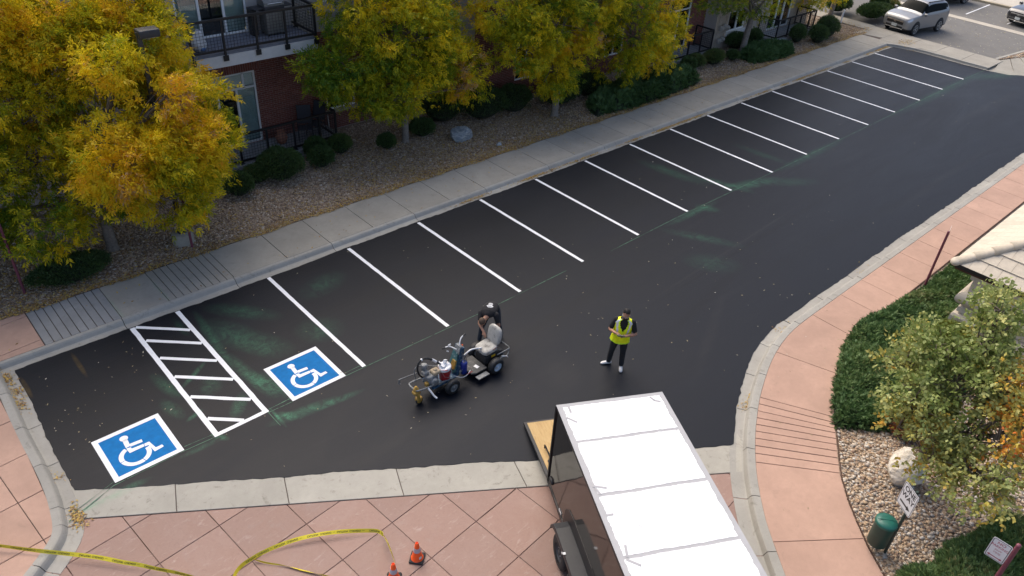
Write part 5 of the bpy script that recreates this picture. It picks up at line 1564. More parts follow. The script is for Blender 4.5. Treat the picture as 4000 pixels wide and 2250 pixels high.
def car(loc, rz, paint, label, cat='car', plate=True, chrome=True):
    root = thing('parked_car', loc, label, cat, rz)
    nu, nv = 61, 33
    U, Vv = np.linspace(0, 10, nu), np.linspace(0, 8, nv)
    G_ = [[car_surface(u, v) for v in Vv] for u in U]
    parts = {}
    def region(u, v):
        if 4.12 < u < 4.97 and v > 5.1: return 'windscreen'
        if 4.42 < u < 8.55 and 4.22 + max(0, u - 7.4) * .42 < v < 5.36: return 'side_window'
        if 8.35 < u < 9.05 and v > 5.55: return 'rear_window'
        if .55 < u < 1.75 and 3.3 < v < 4.35: return 'headlight'
        if u > 9.0 and 3.2 < v < 5.1: return 'tail_light'
        if v < 1.3: return 'cladding'
        return 'body'
    for sgn in (1, -1):
        for i in range(nu - 1):
            for j in range(nv - 1):
                rg = region((U[i] + U[i + 1]) / 2, (Vv[j] + Vv[j + 1]) / 2)
                key = (rg, sgn if rg in ('side_window', 'headlight', 'tail_light') else 0)
                mb = parts.setdefault(key, MB())
                q = [G_[i][j], G_[i + 1][j], G_[i + 1][j + 1], G_[i][j + 1]]
                off = .004 if rg in ('headlight', 'tail_light') else 0
                q = [(p_[0], sgn * (p_[1] + off), p_[2]) for p_ in q]
                mb.add(q, [(0, 1, 2, 3) if sgn > 0 else (3, 2, 1, 0)], 0, True)
        for e, (i, rev) in enumerate(((0, False), (nu - 1, True))):
            mb = parts[('body', 0)]
            q = [(p_[0], sgn * p_[1], p_[2]) for p_ in G_[i]] + [(G_[i][0][0], 0, G_[i][0][2])]
            mb.add(q, [tuple(range(len(q)))])
    mats = {'body': paint, 'windscreen': M['car_glass'], 'side_window': M['car_glass'], 'rear_window': M['car_glass'], 'headlight': M['head_lens'], 'tail_light': M['tail_lens'], 'cladding': M['rubber']}
    for (rg, sgn), mb in parts.items():
        me = mb.mesh(rg, mats[rg])
        # weld so the shading is smooth
        import bmesh
        bm = bmesh.new(); bm.from_mesh(me); bmesh.ops.remove_doubles(bm, verts=bm.verts, dist=.0005); bmesh.ops.recalc_face_normals(bm, faces=bm.faces); bm.to_mesh(me); bm.free()
        link_mesh(rg, me, root)
    mb = MB(); mb.rbox((2.235, 0, .66), (.10, 1.10, .22), .03); mb.rbox((2.23, 0, .40), (.10, 1.15, .15), .03); mb.build('grille', M['black_metal'], root)
    mb = MB(); mb.bar((2.292, -.55, .735), (2.292, .55, .735), .03, .045); mb.box((2.295, 0, .68), (.02, .03, .09)); mb.box((2.295, .05, .68), (.02, .02, .1)); mb.box((2.295, -.05, .68), (.02, .02, .1)); mb.bar((2.285, -.6, .345), (2.285, .6, .345), .025, .03)
    mb.build('chrome_trim', M['chrome'], root)
    if plate:
        mb = MB(); mb.box((2.297, 0, .49), (.012, .34, .16)); mb.build('number_plate', M['plate'], root)
    for sgn in (1, -1):
        mb = MB(); mb.rbox((.82, sgn * 1.02, 1.10), (.16, .22, .15), .05); mb.box((.84, sgn * .93, 1.05), (.06, .1, .04)); mb.build('wing_mirror', paint, root)
        mb = MB(); mb.bar((.2, sgn * .60, 1.645), (-1.6, sgn * .58, 1.645), .035, .04); mb.build('roof_rail', M['black_metal'], root)
        for x in (.1, -.95):
            mb = MB(); mb.rbox((x, sgn * .925, .955), (.20, .02, .035), .008); mb.build('door_handle', paint, root)
        mb = MB(); mb.rbox((2.15, sgn * .66, .40), (.12, .12, .07), .02); mb.build('fog_lamp', M['head_lens'], root)
        for x in (1.36, -1.32):
            Rx = Matrix.Rotation(-sgn * math.pi / 2, 3, 'X')
            mb = MB(); mb.lathe([(.0, -.02), (.42, -.02), (.435, .0), (.42, .02), (.0, .02)], 28, (x, sgn * .915, .36), Rx); mb.v = [(a, b, max(c, .2)) for a, b, c in mb.v]; mb.build('wheel_arch', M['rubber'], root)
            w_ = bpy.data.objects.new('wheel', None); COL.objects.link(w_); w_.parent = root; w_.location = (x, sgn * .86, .345)
            mb = MB(); mb.lathe([(.22, -.09), (.31, -.09), (.34, -.06), (.345, .0), (.34, .07), (.31, .10), (.24, .095)], 28, (0, 0, 0), Rx, cap=False); mb.build('tyre', M['rubber'], w_)
            mb = MB(); mb.lathe([(.24, .09), (.225, .07), (.20, .03), (.0, .02)], 24, (0, 0, 0), Rx); mb.build('rim_barrel', M['dark_grey'], w_)
            mb = MB()
            for j in range(5):
                a = j * 2 * math.pi / 5
                for da in (-.16, .16):
                    mb.bar(tuple(Rx @ Vector((.03 * math.cos(a), .03 * math.sin(a), .075))), tuple(Rx @ Vector((.225 * math.cos(a + da), .225 * math.sin(a + da), .082))), .035, .02)
            mb.lathe([(.06, .05), (.055, .09), (0, .092)], 12, (0, 0, 0), Rx); mb.lathe([(.225, .07), (.245, .095), (.235, .1), (.215, .09)], 24, (0, 0, 0), Rx, cap=False)
            mb.build('rim', M['steel'], w_)
    return root
k = NT('silver_paint'); k.set((.25, .255, .26), .32, .35, .4); k.bsdf.inputs['Coat Weight'].default_value = .6; M['silver'] = k.mat
k = NT('dark_paint'); k.set((.02, .022, .028), .2, .3, .5); k.bsdf.inputs['Coat Weight'].default_value = .8; M['dark_paint'] = k.mat
k = NT('car_glass'); k.set((.006, .008, .008), .06, 0, .1); k.bsdf.inputs['IOR'].default_value = 1.22; M['car_glass'] = k.mat
k = NT('head_lens'); k.set((.55, .57, .60), .1, .3, .6); M['head_lens'] = k.mat
k = NT('tail_lens'); k.set((.45, .02, .025), .15, 0, .6); M['tail_lens'] = k.mat
M['plate'] = simple('number_plate', (.55, .57, .55), .5, dirt=((.12, .2, .16), 22, .54))
suv = car((45.75, 1.05, -.012), math.atan2(.18, -.984), M['silver'], 'silver compact suv parked nose to the sidewalk at the far end', 'car')
suv.scale = (.88, 1.0, 1.07)
car((54.95, -3.1, -.012), math.radians(164), M['dark_paint'], 'dark suv of which only the front corner shows at the right edge', 'car')
car((54.7, 3.15, -.012), math.radians(163), M['dark_paint'], 'black car cut off by the upper edge behind the silver suv', 'car')

# =================================================================== THE LINE STRIPING MACHINE
M['spattered_grey'] = simple('paint_spattered_grey', (.20, .21, .21), .6, .2, var=.3, scale=14, dirt=((.66, .67, .66), 17, .55))
M['spattered_black'] = simple('paint_spattered_black', (.022, .023, .024), .6, .1, var=.3, scale=14, dirt=((.45, .46, .45), 21, .63))
M['spattered_blue'] = simple('paint_spattered_blue', (.022, .07, .13), .55, .1, var=.4, scale=10, dirt=((.42, .48, .46), 15, .54))
M['teal'] = simple('spattered_teal_panel', (.05, .15, .15), .6, var=.4, scale=9, dirt=((.40, .44, .42), 13, .55))
M['red_plastic'] = simple('red_bucket_plastic', (.42, .015, .02), .4, var=.12, dirt=((.72, .68, .66), 16, .68))
M['wet_white'] = simple('wet_white_paint', (.78, .79, .79), .3, var=.05)
M['tan'] = simple('spattered_tan_plastic', (.50, .39, .25), .6, var=.2, scale=12, dirt=((.75, .73, .68), 18, .6))
M['machine_yellow'] = simple('worn_yellow_casting', (.42, .25, .05), .55, var=.25, scale=14, dirt=((.12, .09, .05), 22, .64))
M['hub_blue'] = simple('pale_blue_hub', (.46, .56, .66), .5, var=.15, scale=20)
M['vinyl'] = simple('worn_grey_vinyl', (.42, .41, .37), .6, var=.25, scale=8, dirt=((.06, .055, .05), 6, .54))
mc = thing('striping_machine', (4.0, -6.6, .01), 'ride on line striping machine with red paint bucket, hoses and worn grey seat', 'machine')
def mpart(mb, name, mat): return mb.build(name, mat, mc, W=True)
def wheel_(x, y, r, w, hubmat, name='wheel'):
    wr = bpy.data.objects.new(name, None); COL.objects.link(wr); wr.parent = mc; wr.location = (x - 4.0, y + 6.6, r)
    Rx = Matrix.Rotation(math.pi / 2, 3, 'X')
    mb = MB(); mb.lathe([(r * .55, -w / 2), (r * .85, -w / 2), (r * .97, -w * .36), (r, -w * .12), (r, w * .12), (r * .97, w * .36), (r * .85, w / 2), (r * .55, w / 2)], 28, (0, 0, 0), Rx, cap=False); mb.build('tyre', M['spattered_black'], wr)
    mb = MB(); mb.lathe([(r * .56, -w * .4), (r * .56, w * .48), (r * .48, w * .40), (r * .2, w * .2), (r * .16, w * .5), (0, w * .52)], 20, (0, 0, 0), Rx); mb.build('hub', hubmat, wr)
# front unit
mb = MB()
loop = [(3.20, -6.40, .42), (2.84, -6.40, .46), (2.76, -6.43, .46), (2.76, -6.70, .46), (2.82, -6.74, .45), (3.24, -6.74, .38), (3.75, -6.74, .30)]
mb.tube(smooth_path(loop, 1), .019, 8); mb.tube([(3.18, -6.40, .42), (3.22, -6.74, .39)], .019, 8); mb.tube([(3.20, -6.40, .42), (3.75, -6.40, .30)], .019, 8)
mpart(mb, 'front_frame', M['spattered_grey'])
mb = MB(); mb.prism([(3.2, -6.76), (3.95, -6.76), (3.95, -6.38), (3.2, -6.38)], .27, .31); mpart(mb, 'deck_plate', M['spattered_blue'])
mb = MB(); mb.lathe([(.05, .40), (.065, .42), (.065, .47), (.035, .49), (.035, .53), (.0, .54)], 14, (2.80, -6.66, 0)); mb.rbox((2.80, -6.67, .37), (.17, .15, .09), .03); mb.rbox((2.82, -6.73, .22), (.07, .05, .26), .015); mb.rbox((2.86, -6.68, .14), (.16, .12, .12), .03)
mpart(mb, 'caster_fork', M['machine_yellow'])
wheel_(2.86, -6.70, .095, .06, M['machine_yellow'], 'caster_wheel')
mb = MB(); mb.tube([(3.22, -6.15, .38), (2.70, -6.15, .45)], .012, 6); mb.tube([(2.70, -6.15, .45), (2.69, -6.15, .33), (2.72, -6.16, .30)], .018, 6); mb.tube([(3.22, -6.40, .40), (3.22, -6.15, .38)], .014, 6); mpart(mb, 'pointer_rod', M['spattered_grey'])
mb = MB(); mb.tube([(3.08, -6.74, .40), (3.13, -6.92, .24)], .022, 8); mb.tube([(3.13, -6.92, .24), (3.16, -6.98, .20)], .024, 8); mpart(mb, 'spray_arm', M['wet_white'])
# engine and pump
mb = MB(); mb.rbox((3.30, -6.56, .46), (.28, .26, .28), .04); mb.lathe([(.10, .0), (.10, .06), (.06, .075), (0, .075)], 18, (3.30, -6.69, .44), Matrix.Rotation(math.pi / 2, 3, 'X')); mpart(mb, 'engine_block', M['spattered_grey'])
mb = MB(); mb.rbox((3.40, -6.60, .63), (.20, .19, .11), .04); mb.lathe([(.05, .68), (.05, .71), (.03, .72), (0, .72)], 14, (3.40, -6.60, 0)); mpart(mb, 'fuel_tank', M['tan'])
mb = MB(); mb.rbox((3.19, -6.50, .62), (.16, .14, .12), .03); mb.rbox((3.22, -6.60, .55), (.16, .12, .09), .025); mpart(mb, 'air_filter', M['spattered_grey'])
mb = MB(); mb.lathe([(.055, .66), (.075, .68), (.075, .80), (.05, .82), (0, .82)], 14, (3.22, -6.42, 0)); mpart(mb, 'muffler', M['spattered_grey'])
mb = MB(); mb.rbox((3.12, -6.64, .42), (.08, .10, .10), .02); mpart(mb, 'pump_block', M['machine_yellow'])
# bucket
mb = MB(); mb.lathe([(.125, .30), (.148, .64), (.156, .645), (.156, .665), (.142, .665), (.12, .34), (0, .34)], 24, (3.66, -6.62, 0)); mpart(mb, 'bucket', M['red_plastic'])
mb = MB(); mb.lathe([(.150, .60), (.160, .62), (.158, .672), (.135, .69), (.0, .66)], 22, (3.66, -6.62, 0))
mb.v = [(x + .012 * math.sin(40 * y), y + .012 * math.sin(37 * x), z + .02 * math.sin(31 * x + 27 * y)) for x, y, z in mb.v]
mb.box((3.63, -6.60, .70), (.16, .10, .05), Matrix.Rotation(.6, 3, 'Z') @ Matrix.Rotation(.4, 3, 'X')); mb.box((3.70, -6.57, .73), (.10, .05, .13), Matrix.Rotation(.3, 3, 'Z') @ Matrix.Rotation(.5, 3, 'Y'))
mb.tube([(3.60, -6.55, .68), (3.56, -6.52, .78), (3.66, -6.60, .66)], .025, 8); mpart(mb, 'paint_skin', M['wet_white'])
mb = MB(); mb.tube([(3.66 + .15 * math.cos(t), -6.62 + .15 * math.sin(t), .66 - .16 * math.sin(t * .5 + .2) * 0) for t in [k * .32 for k in range(20)]], .006, 5); mb.tube([(3.52, -6.66, .64), (3.55, -6.76, .48), (3.66, -6.78, .42), (3.78, -6.74, .50), (3.80, -6.65, .64)], .005, 5); mpart(mb, 'bucket_handle', M['steel'])
# hoses
hp = smooth_path([(3.20, -6.45, .42), (3.06, -6.45, .58), (2.99, -6.45, .80), (3.03, -6.45, .98), (3.15, -6.45, 1.05), (3.32, -6.46, .97), (3.45, -6.48, .86), (3.58, -6.55, .72)], 2)
mb = MB(); mb.tube(hp, .025, 10); mpart(mb, 'suction_hose', M['spattered_black'])
i0 = int(len(hp) * .78)
mb = MB(); mb.tube(hp[i0:i0 + 4], .031, 10); mb.tube(hp[2:4], .031, 10); mb.tube(hp[16:18], .030, 10); mpart(mb, 'hose_collar', M['wet_white'])
mb = MB(); mb.tube(smooth_path([(3.02, -6.36, .45), (2.95, -6.38, .70), (3.0, -6.40, .86), (3.18, -6.40, .80), (3.36, -6.42, .71), (3.56, -6.52, .64)], 2), .012, 6); mpart(mb, 'thin_hose', M['spattered_grey'])
mb = MB(); mb.tube(smooth_path([(3.86, -6.72, .32), (4.0, -6.86, .28), (4.15, -6.88, .30), (4.28, -6.82, .34)], 1), .008, 5); mpart(mb, 'loose_cable', M['wet_white'])
mb = MB(); mb.tube([(4.14, -6.86, .30), (4.30, -6.88, .335)], .010, 5); mpart(mb, 'red_cable', M['red_plastic'])
wheel_(3.68, -6.90, .20, .13, M['spattered_grey']); wheel_(3.68, -6.26, .20, .13, M['spattered_grey'])
mb = MB(); mb.tube([(3.68, -6.85, .2), (3.68, -6.3, .2)], .02, 8); mb.rbox((3.68, -6.58, .26), (.12, .5, .06), .02); mpart(mb, 'axle', M['spattered_blue'])
# steering tower
mb = MB()
def slab_between(a, c, w0, w1, t): # tilted flat panel from a to c
    a, c = Vector(a), Vector(c); d = (c - a).normalized(); s = Vector((0, 1, 0)); n = d.cross(s).normalized()
    V = [a - s * w0 / 2 - n * t / 2, a + s * w0 / 2 - n * t / 2, a + s * w0 / 2 + n * t / 2, a - s * w0 / 2 + n * t / 2, c - s * w1 / 2 - n * t / 2, c + s * w1 / 2 - n * t / 2, c + s * w1 / 2 + n * t / 2, c - s * w1 / 2 + n * t / 2]
    return V, [(0, 3, 2, 1), (4, 5, 6, 7), (0, 1, 5, 4), (1, 2, 6, 5), (2, 3, 7, 6), (3, 0, 4, 7)]
V, F = slab_between((3.98, -6.56, .26), (4.18, -6.54, .97), .30, .24, .10); mb.add(V, F); mpart(mb, 'tower_panel', M['spattered_blue'])
mb = MB(); V, F = slab_between((3.92, -6.55, .36), (4.08, -6.53, .84), .24, .18, .06); mb.add(V, F); mpart(mb, 'front_cover', M['teal'])
mb = MB(); V, F = slab_between((3.905, -6.60, .46), (3.98, -6.59, .66), .13, .12, .05); mb.add(V, F); mpart(mb, 'yellow_panel', M['machine_yellow'])
mb = MB(); V, F = slab_between((4.10, -6.545, .80), (4.17, -6.54, .985), .20, .17, .11); mb.add(V, F); mpart(mb, 'top_console', M['spattered_grey'])
mb = MB(); mb.lathe([(.07, .25), (.085, .27), (.085, .58), (.07, .60), (0, .60)], 16, (4.16, -6.72, 0)); mpart(mb, 'blue_canister', simple('blue_canister', (.012, .03, .22), .35, dirt=((.5, .55, .6), 18, .66)))
mb = MB(); mb.lathe([(.0, .0), (.016, .02), (.016, .05), (0, .06)], 8, (4.20, -6.60, .98)); mpart(mb, 'orange_knob', M['orange'])
for (pth, nm) in (([(4.08, -6.54, .90), (4.0, -6.42, .95), (3.92, -6.38, .97), (3.80, -6.38, .97)], 'handlebar'), ([(4.17, -6.54, .97), (4.20, -6.50, 1.04), (4.26, -6.46, 1.10), (4.36, -6.44, 1.13)], 'handlebar')):
    mb = MB(); mb.tube(smooth_path(pth, 1), .014, 8); mpart(mb, nm, M['wet_white'])
for a, c in (((3.86, -6.38, .97), (3.78, -6.38, .97)), ((4.34, -6.445, 1.122), (4.43, -6.43, 1.135))):
    mb = MB(); mb.tube([a, c], .019, 8); mpart(mb, 'grip', M['spattered_black'])
mb = MB(); mb.tube([(3.95, -6.40, .96), (3.93, -6.42, 1.03), (3.98, -6.44, 1.05)], .018, 6); mb.tube([(3.9, -6.46, .88), (3.86, -6.44, .90)], .014, 6); mpart(mb, 'brake_lever', M['wet_white'])
for k_ in range(4):
    mb = MB(); mb.tube(smooth_path([(4.12 + .03 * k_, -6.68, .90 - .05 * k_), (4.14 + .03 * k_, -6.74, .65), (4.10 + .02 * k_, -6.76, .45), (4.02, -6.74, .30)], 1), .007, 5); mpart(mb, 'control_cable', M['spattered_black'] if k_ % 2 else M['spattered_grey'])
# rear unit
mb = MB(); mb.prism([(4.30, -6.84), (4.40, -6.90), (4.74, -6.90), (4.74, -6.32), (4.40, -6.32), (4.30, -6.38)], .20, .235); mpart(mb, 'foot_platform', simple('dirty_platform', (.085, .085, .08), .8, var=.3, scale=12, dirt=((.22, .21, .19), 8, .55)))
mb = MB(); mb.box((4.52, -7.0, .16), (.34, .13, .02)); mpart(mb, 'step_plate', M['spattered_grey'])
mb = MB(); mb.box((4.56, -6.72, .239), (.09, .12, .006), Matrix.Rotation(.2, 3, 'Z')); mpart(mb, 'white_paper', M['wet_white'])
mb = MB(); mb.tube(smooth_path([(4.24, -6.6, .66), (4.34, -6.6, .70), (4.46, -6.6, .74), (4.60, -6.6, .70), (4.80, -6.6, .62)], 1), .020, 8); mb.tube([(4.1, -6.58, .20), (4.34, -6.58, .20)], .025, 8); mpart(mb, 'tow_link', M['wet_white'])
mb = MB(); mb.rbox((5.02, -6.60, .32), (.50, .40, .26), .04); mb.rbox((5.28, -6.60, .30), (.2, .34, .18), .03); mb.rbox((4.84, -6.60, .34), (.05, .3, .30), .015); mpart(mb, 'drive_housing', M['spattered_black'])
mb = MB(); mb.box((5.02, -6.805, .40), (.12, .006, .06)); mpart(mb, 'yellow_label', simple('yellow_label', (.75, .45, .02), .5))
mb = MB(); mb.tube([(4.84, -6.8, .25), (4.86, -6.8, .46), (5.2, -6.8, .48)], .018, 6); mb.tube([(4.84, -6.4, .25), (4.86, -6.4, .46), (5.2, -6.4, .48)], .018, 6); mpart(mb, 'seat_frame', M['spattered_black'])
def cushion(c, r, R, e=.45):
    mb = MB(); mb.ellipsoid((0, 0, 0), (1, 1, 1), 28, 16)
    f = lambda a: math.copysign(abs(a) ** e, a)
    R = R; c = Vector(c)
    mb.v = [tuple(c + R @ Vector((f(x) * r[0], f(y) * r[1], (abs(z) ** .6) * (1 if z > 0 else -1) * r[2]))) for x, y, z in mb.v]
    return mb
mpart(cushion((4.97, -6.60, .56), (.23, .225, .075), Matrix.Rotation(-.10, 3, 'Y')), 'seat', M['vinyl'])
Rb = Matrix.Rotation(.22, 3, 'Y') @ Matrix.Rotation(math.pi / 2, 3, 'Y')
mpart(cushion((5.22, -6.60, .83), (.25, .225, .065), Rb, .62), 'backrest', M['vinyl'])
mb = MB(); mb.tube([(5.16, -6.80, .58), (5.08, -6.81, .615), (4.98, -6.82, .60)], .012, 5); mpart(mb, 'seat_strap', simple('rusty_strap', (.14, .06, .04), .8))
wheel_(4.96, -6.98, .215, .17, M['hub_blue']); wheel_(4.96, -6.22, .215, .17, M['hub_blue'])
mb = MB(); mb.tube([(4.96, -6.9, .215), (4.96, -6.3, .215)], .022, 8); mpart(mb, 'axle', M['spattered_black'])
mb = MB(); mb.tube(smooth_path([(5.10, -6.86, .42), (5.30, -6.86, .42), (5.52, -6.84, .40), (5.56, -6.78, .36), (5.54, -6.80, .26), (5.44, -6.86, .22), (5.2, -6.86, .26)], 1), .015, 8); mb.tube(smooth_path([(5.2, -6.38, .40), (5.46, -6.38, .40), (5.55, -6.44, .40), (5.56, -6.78, .38)], 1), .015, 8); mb.tube([(5.28, -6.86, .42), (5.30, -6.86, .26)], .012, 6); mpart(mb, 'rear_bumper', M['spattered_grey'])
mb = MB(); mb.tube([(5.12, -7.0, .46), (5.25, -7.05, .43), (5.28, -7.05, .38)], .011, 6); mpart(mb, 'mud_bar', M['wet_white'])
mb = MB(); mb.rbox((5.52, -6.42, .56), (.16, .15, .12), .03); mb.rbox((5.46, -6.44, .46), (.1, .1, .14), .02); mpart(mb, 'rear_engine', M['spattered_black'])

# =================================================================== PEOPLE
from mathutils.bvhtree import BVHTree
k = NT('tanned_skin'); k.set(k.mix(k.rng(k.noise(k.pos('O'), 25, 4, .6), .35, .7), (.36, .19, .12), (.43, .24, .16)), .55, 0, .4); k.bsdf.inputs['Subsurface Weight'].default_value = .08; M['skin'] = k.mat
M['black_cloth'] = simple('black_cotton', (.012, .012, .014), .9, var=.3, scale=18, bump=.4, bscale=26)
M['dark_trousers'] = simple('charcoal_trousers', (.018, .019, .022), .85, var=.3, scale=14, bump=.6, bscale=20)
M['denim'] = simple('dark_denim', (.022, .030, .042), .85, var=.35, scale=14, bump=.6, bscale=20)
M['white_shoe'] = simple('white_leather_shoe', (.66, .66, .64), .5, var=.08, scale=20, dirt=((.42, .40, .36), 20, .62))
M['work_boot'] = simple('dark_boot', (.03, .026, .022), .7, var=.3)
M['hair_black'] = simple('black_hair', (.008, .007, .006), .6, var=.4, scale=40, bump=.8, bscale=60)
M['hair_brown'] = simple('cropped_brown_hair', (.085, .055, .035), .8, var=.35, scale=50, bump=.6, bscale=90)
M['lime'] = simple('lime_hi_vis_mesh', (.86, 1.0, .008), .6, var=.10, scale=12, bump=.5, bscale=22)
M['lime_trim'] = simple('lime_binding', (.62, .92, .03), .5)
M['silver_tape'] = simple('silver_reflective_tape', (.66, .68, .70), .35, .1, var=.06)

def limb(mb, pts, rad, m, n=12, flat=None):
    """tapered limb with rounded ends; flat = (ry / rx)"""
    mb.tube(pts, rad, n, m)
    mb.ellipsoid(pts[0], (rad[0],) * 3, 12, 8, m); mb.ellipsoid(pts[-1], (rad[-1],) * 3, 12, 8, m)
def loft(mb, rings, m, n=22):
    """rings = (centre, x axis vector, y axis vector)"""
    V, F = [], []
    for c, ax, ay in rings:
        c, ax, ay = Vector(c), Vector(ax), Vector(ay)
        for k_ in range(n):
            t = 2 * math.pi * k_ / n
            V.append(c + ax * math.cos(t) + ay * math.sin(t))
    for i in range(len(rings) - 1):
        for k_ in range(n):
            a, b_ = i * n + k_, i * n + (k_ + 1) % n
            F.append((a, b_, b_ + n, a + n))
    F.append(tuple(reversed(range(n)))); F.append(tuple(range((len(rings) - 1) * n, len(rings) * n)))
    mb.add(V, F, m, True)
def foot(mb, ank, d, m, L=.27):
    a = Vector(ank); d = Vector((d[0], d[1], 0)).normalized(); s = Vector((-d.y, d.x, 0)); z = Vector((0, 0, 1))
    g = Vector((a.x, a.y, 0))
    loft(mb, [(g - d * .075 + z * .045, s * .026, z * .035), (g - d * .05 + z * .05, s * .038, z * .05), (g + d * .02 + z * .055, s * .042, z * .055), (g + d * .09 + z * .042, s * .047, z * .042), (g + d * .15 + z * .034, s * .049, z * .034), (g + d * .185 + z * .028, s * .040, z * .026), (g + d * .203 + z * .024, s * .018, z * .016)], m, 14)
def hand(mb, wr, fwd, palm, m, side=1, curl=.9):
    """palm, four bent fingers of unequal length and a thumb from the side of the palm"""
    w = Vector(wr); f = Vector(fwd).normalized(); p = Vector(palm); p = (p - f * p.dot(f)).normalized(); s = f.cross(p) * side
    R = Matrix((f, s, p)).transposed()
    mb.ellipsoid(w + f * .045, (.052, .040, .018), 12, 8, m, R)
    for j, (o, L) in enumerate(((-.028, .068), (-.010, .078), (.010, .074), (.027, .058))):
        b0 = w + f * .085 + s * o
        b1 = b0 + (f * math.cos(curl * .5) + p * math.sin(curl * .5)) * L * .5
        b2 = b1 + (f * math.cos(curl * 1.4) + p * math.sin(curl * 1.4)) * L * .5
        limb(mb, [b0 - f * .03, b0, b1, b2], [.0095, .009, .0085, .007], m, 8)
    t0 = w + f * .02 - s * .030
    limb(mb, [t0, t0 - s * .026 + f * .026 + p * .012, t0 - s * .018 + f * .055 + p * .024], [.013, .010, .008], m, 8)
def head_mesh(mb, c, R, m):
    c = Vector(c)
    A = lambda p: c + R @ Vector(p)
    mb.ellipsoid(A((0, -.012, .022)), (.077, .096, .100), 20, 14, m, R)          # skull
    mb.ellipsoid(A((0, .020, -.045)), (.060, .068, .075), 16, 12, m, R)          # jaw
    mb.ellipsoid(A((0, .072, -.095)), (.028, .022, .022), 10, 8, m, R)           # chin
    mb.ellipsoid(A((0, .092, -.018)), (.014, .022, .026), 10, 8, m, R)           # nose
    mb.ellipsoid(A((0, .080, -.060)), (.026, .014, .010), 10, 6, m, R)           # lips
    mb.ellipsoid(A((0, .078, .030)), (.050, .016, .012), 10, 6, m, R)            # brow
    for s in (-1, 1):
        mb.ellipsoid(A((s * .079, -.012, -.01)), (.012, .022, .032), 8, 8, m, R) # ears
        mb.ellipsoid(A((s * .045, .058, -.03)), (.022, .02, .02), 8, 6, m, R)    # cheeks
def finish_body(src, name, mats, parent, voxel=.0105):
    me = src.mesh(name + '_source', mats)
    o = bpy.data.objects.new(name + '_source', me); COL.objects.link(o)
    r = o.modifiers.new('r', 'REMESH'); r.mode = 'VOXEL'; r.voxel_size = voxel; r.use_smooth_shade = True
    s = o.modifiers.new('s', 'SMOOTH'); s.factor = .5; s.iterations = 3
    dg = bpy.context.evaluated_depsgraph_get()
    out = bpy.data.meshes.new_from_object(o.evaluated_get(dg))
    # materials come back from the nearest source surface
    bv = BVHTree.FromPolygons([Vector(v) for v in src.v], src.f)
    idx = []
    for pl in out.polygons:
        h = bv.find_nearest(pl.center)
        idx.append(src.m[h[2]] if h[2] is not None else 0)
    out.materials.clear()
    for mt in mats: out.materials.append(mt)
    out.polygons.foreach_set('material_index', idx)
    out.polygons.foreach_set('use_smooth', [True] * len(out.polygons))
    out.name = name
    bpy.data.objects.remove(o); bpy.data.meshes.remove(me)
    b = link_mesh(name, out, parent)
    tree = BVHTree.FromPolygons([v.co.copy() for v in out.vertices], [list(p.vertices) for p in out.polygons])
    return b, tree
def Rdir(y, z=(0, 0, 1)):
    y = Vector(y).normalized(); z = Vector(z); x = y.cross(z).normalized(); z = x.cross(y)
    return Matrix((x, y, z)).transposed()

# ---- the worker standing in the aisle: local x = his right, y = forward
man = thing('person', (7.50, -8.66, .011), 'standing worker in lime safety vest and white shoes looking down at a controller', 'person', math.radians(126.9))
SK, SH, TR, SO = 0, 1, 2, 3
mb = MB()
TOR = [(.86, .0, .0, .175, .135), (.93, -.005, .0, .190, .150), (1.02, -.012, .01, .195, .158), (1.12, -.02, .012, .192, .155), (1.22, -.025, .008, .196, .146), (1.32, -.03, .0, .205, .136), (1.40, -.032, -.004, .200, .118), (1.46, -.034, -.004, .150, .095), (1.50, -.035, .0, .080, .070)]
loft(mb, [((cx, cy, z), (rx, 0, 0), (0, ry, 0)) for z, cx, cy, rx, ry in TOR if z <= 1.0] , TR)
loft(mb, [((cx, cy, z), (rx, 0, 0), (0, ry, 0)) for z, cx, cy, rx, ry in TOR if z >= .92], SH)
for (hp, kn, an, d) in (((.095, 0, .90), (.155, .035, .50), (.185, -.03, .085), (.95, .33)), ((-.105, 0, .90), (-.125, .05, .49), (-.135, .055, .085), (-.06, 1))):
    mid = Vector(hp).lerp(Vector(kn), .5); cf = Vector(kn).lerp(Vector(an), .4) + Vector((0, -.015, 0))
    limb(mb, [hp, tuple(mid), kn, tuple(cf), tuple(Vector(an) + Vector((0, 0, .03)))], [.105, .095, .072, .070, .062], TR, 16)
    foot(mb, an, d, SO)
sh_r, sh_l = Vector((.165, -.005, 1.415)), Vector((-.235, -.005, 1.41))
el_r, el_l = Vector((.285, .06, 1.15)), Vector((-.345, .07, 1.12))
wr_r, wr_l = Vector((.125, .275, 1.215)), Vector((-.130, .285, 1.185))
for s, e, w in ((sh_r, el_r, wr_r), (sh_l, el_l, wr_l)):
    m_ = s.lerp(e, .68)
    limb(mb, [tuple(s), tuple(s.lerp(e, .35)), tuple(m_)], [.078, .072, .066], SH, 14)
    limb(mb, [tuple(s.lerp(e, .5)), tuple(e), tuple(e.lerp(w, .35)), tuple(w)], [.052, .047, .045, .029], SK, 12)
hand(mb, wr_r, Vector((-.05, .28, 1.20)) - wr_r + Vector((0, .06, 0)), (-.5, 0, -.6), SK, -1)
hand(mb, wr_l, Vector((.02, .29, 1.19)) - wr_l + Vector((0, .05, 0)), (.5, 0, -.6), SK, 1)
limb(mb, [(-.035, .0, 1.44), (-.04, .025, 1.56)], [.062, .056], SK)
hc = Vector((-.05, .055, 1.645)); Rh = Rdir((.16, .90, -.26))
head_mesh(mb, hc, Rh, SK)
body, bt = finish_body(mb, 'body', [M['skin'], M['black_cloth'], M['dark_trousers'], M['white_shoe']], man)
A = lambda p: hc + Rh @ Vector(p)
mb = MB(); rr_ = random.Random(3)
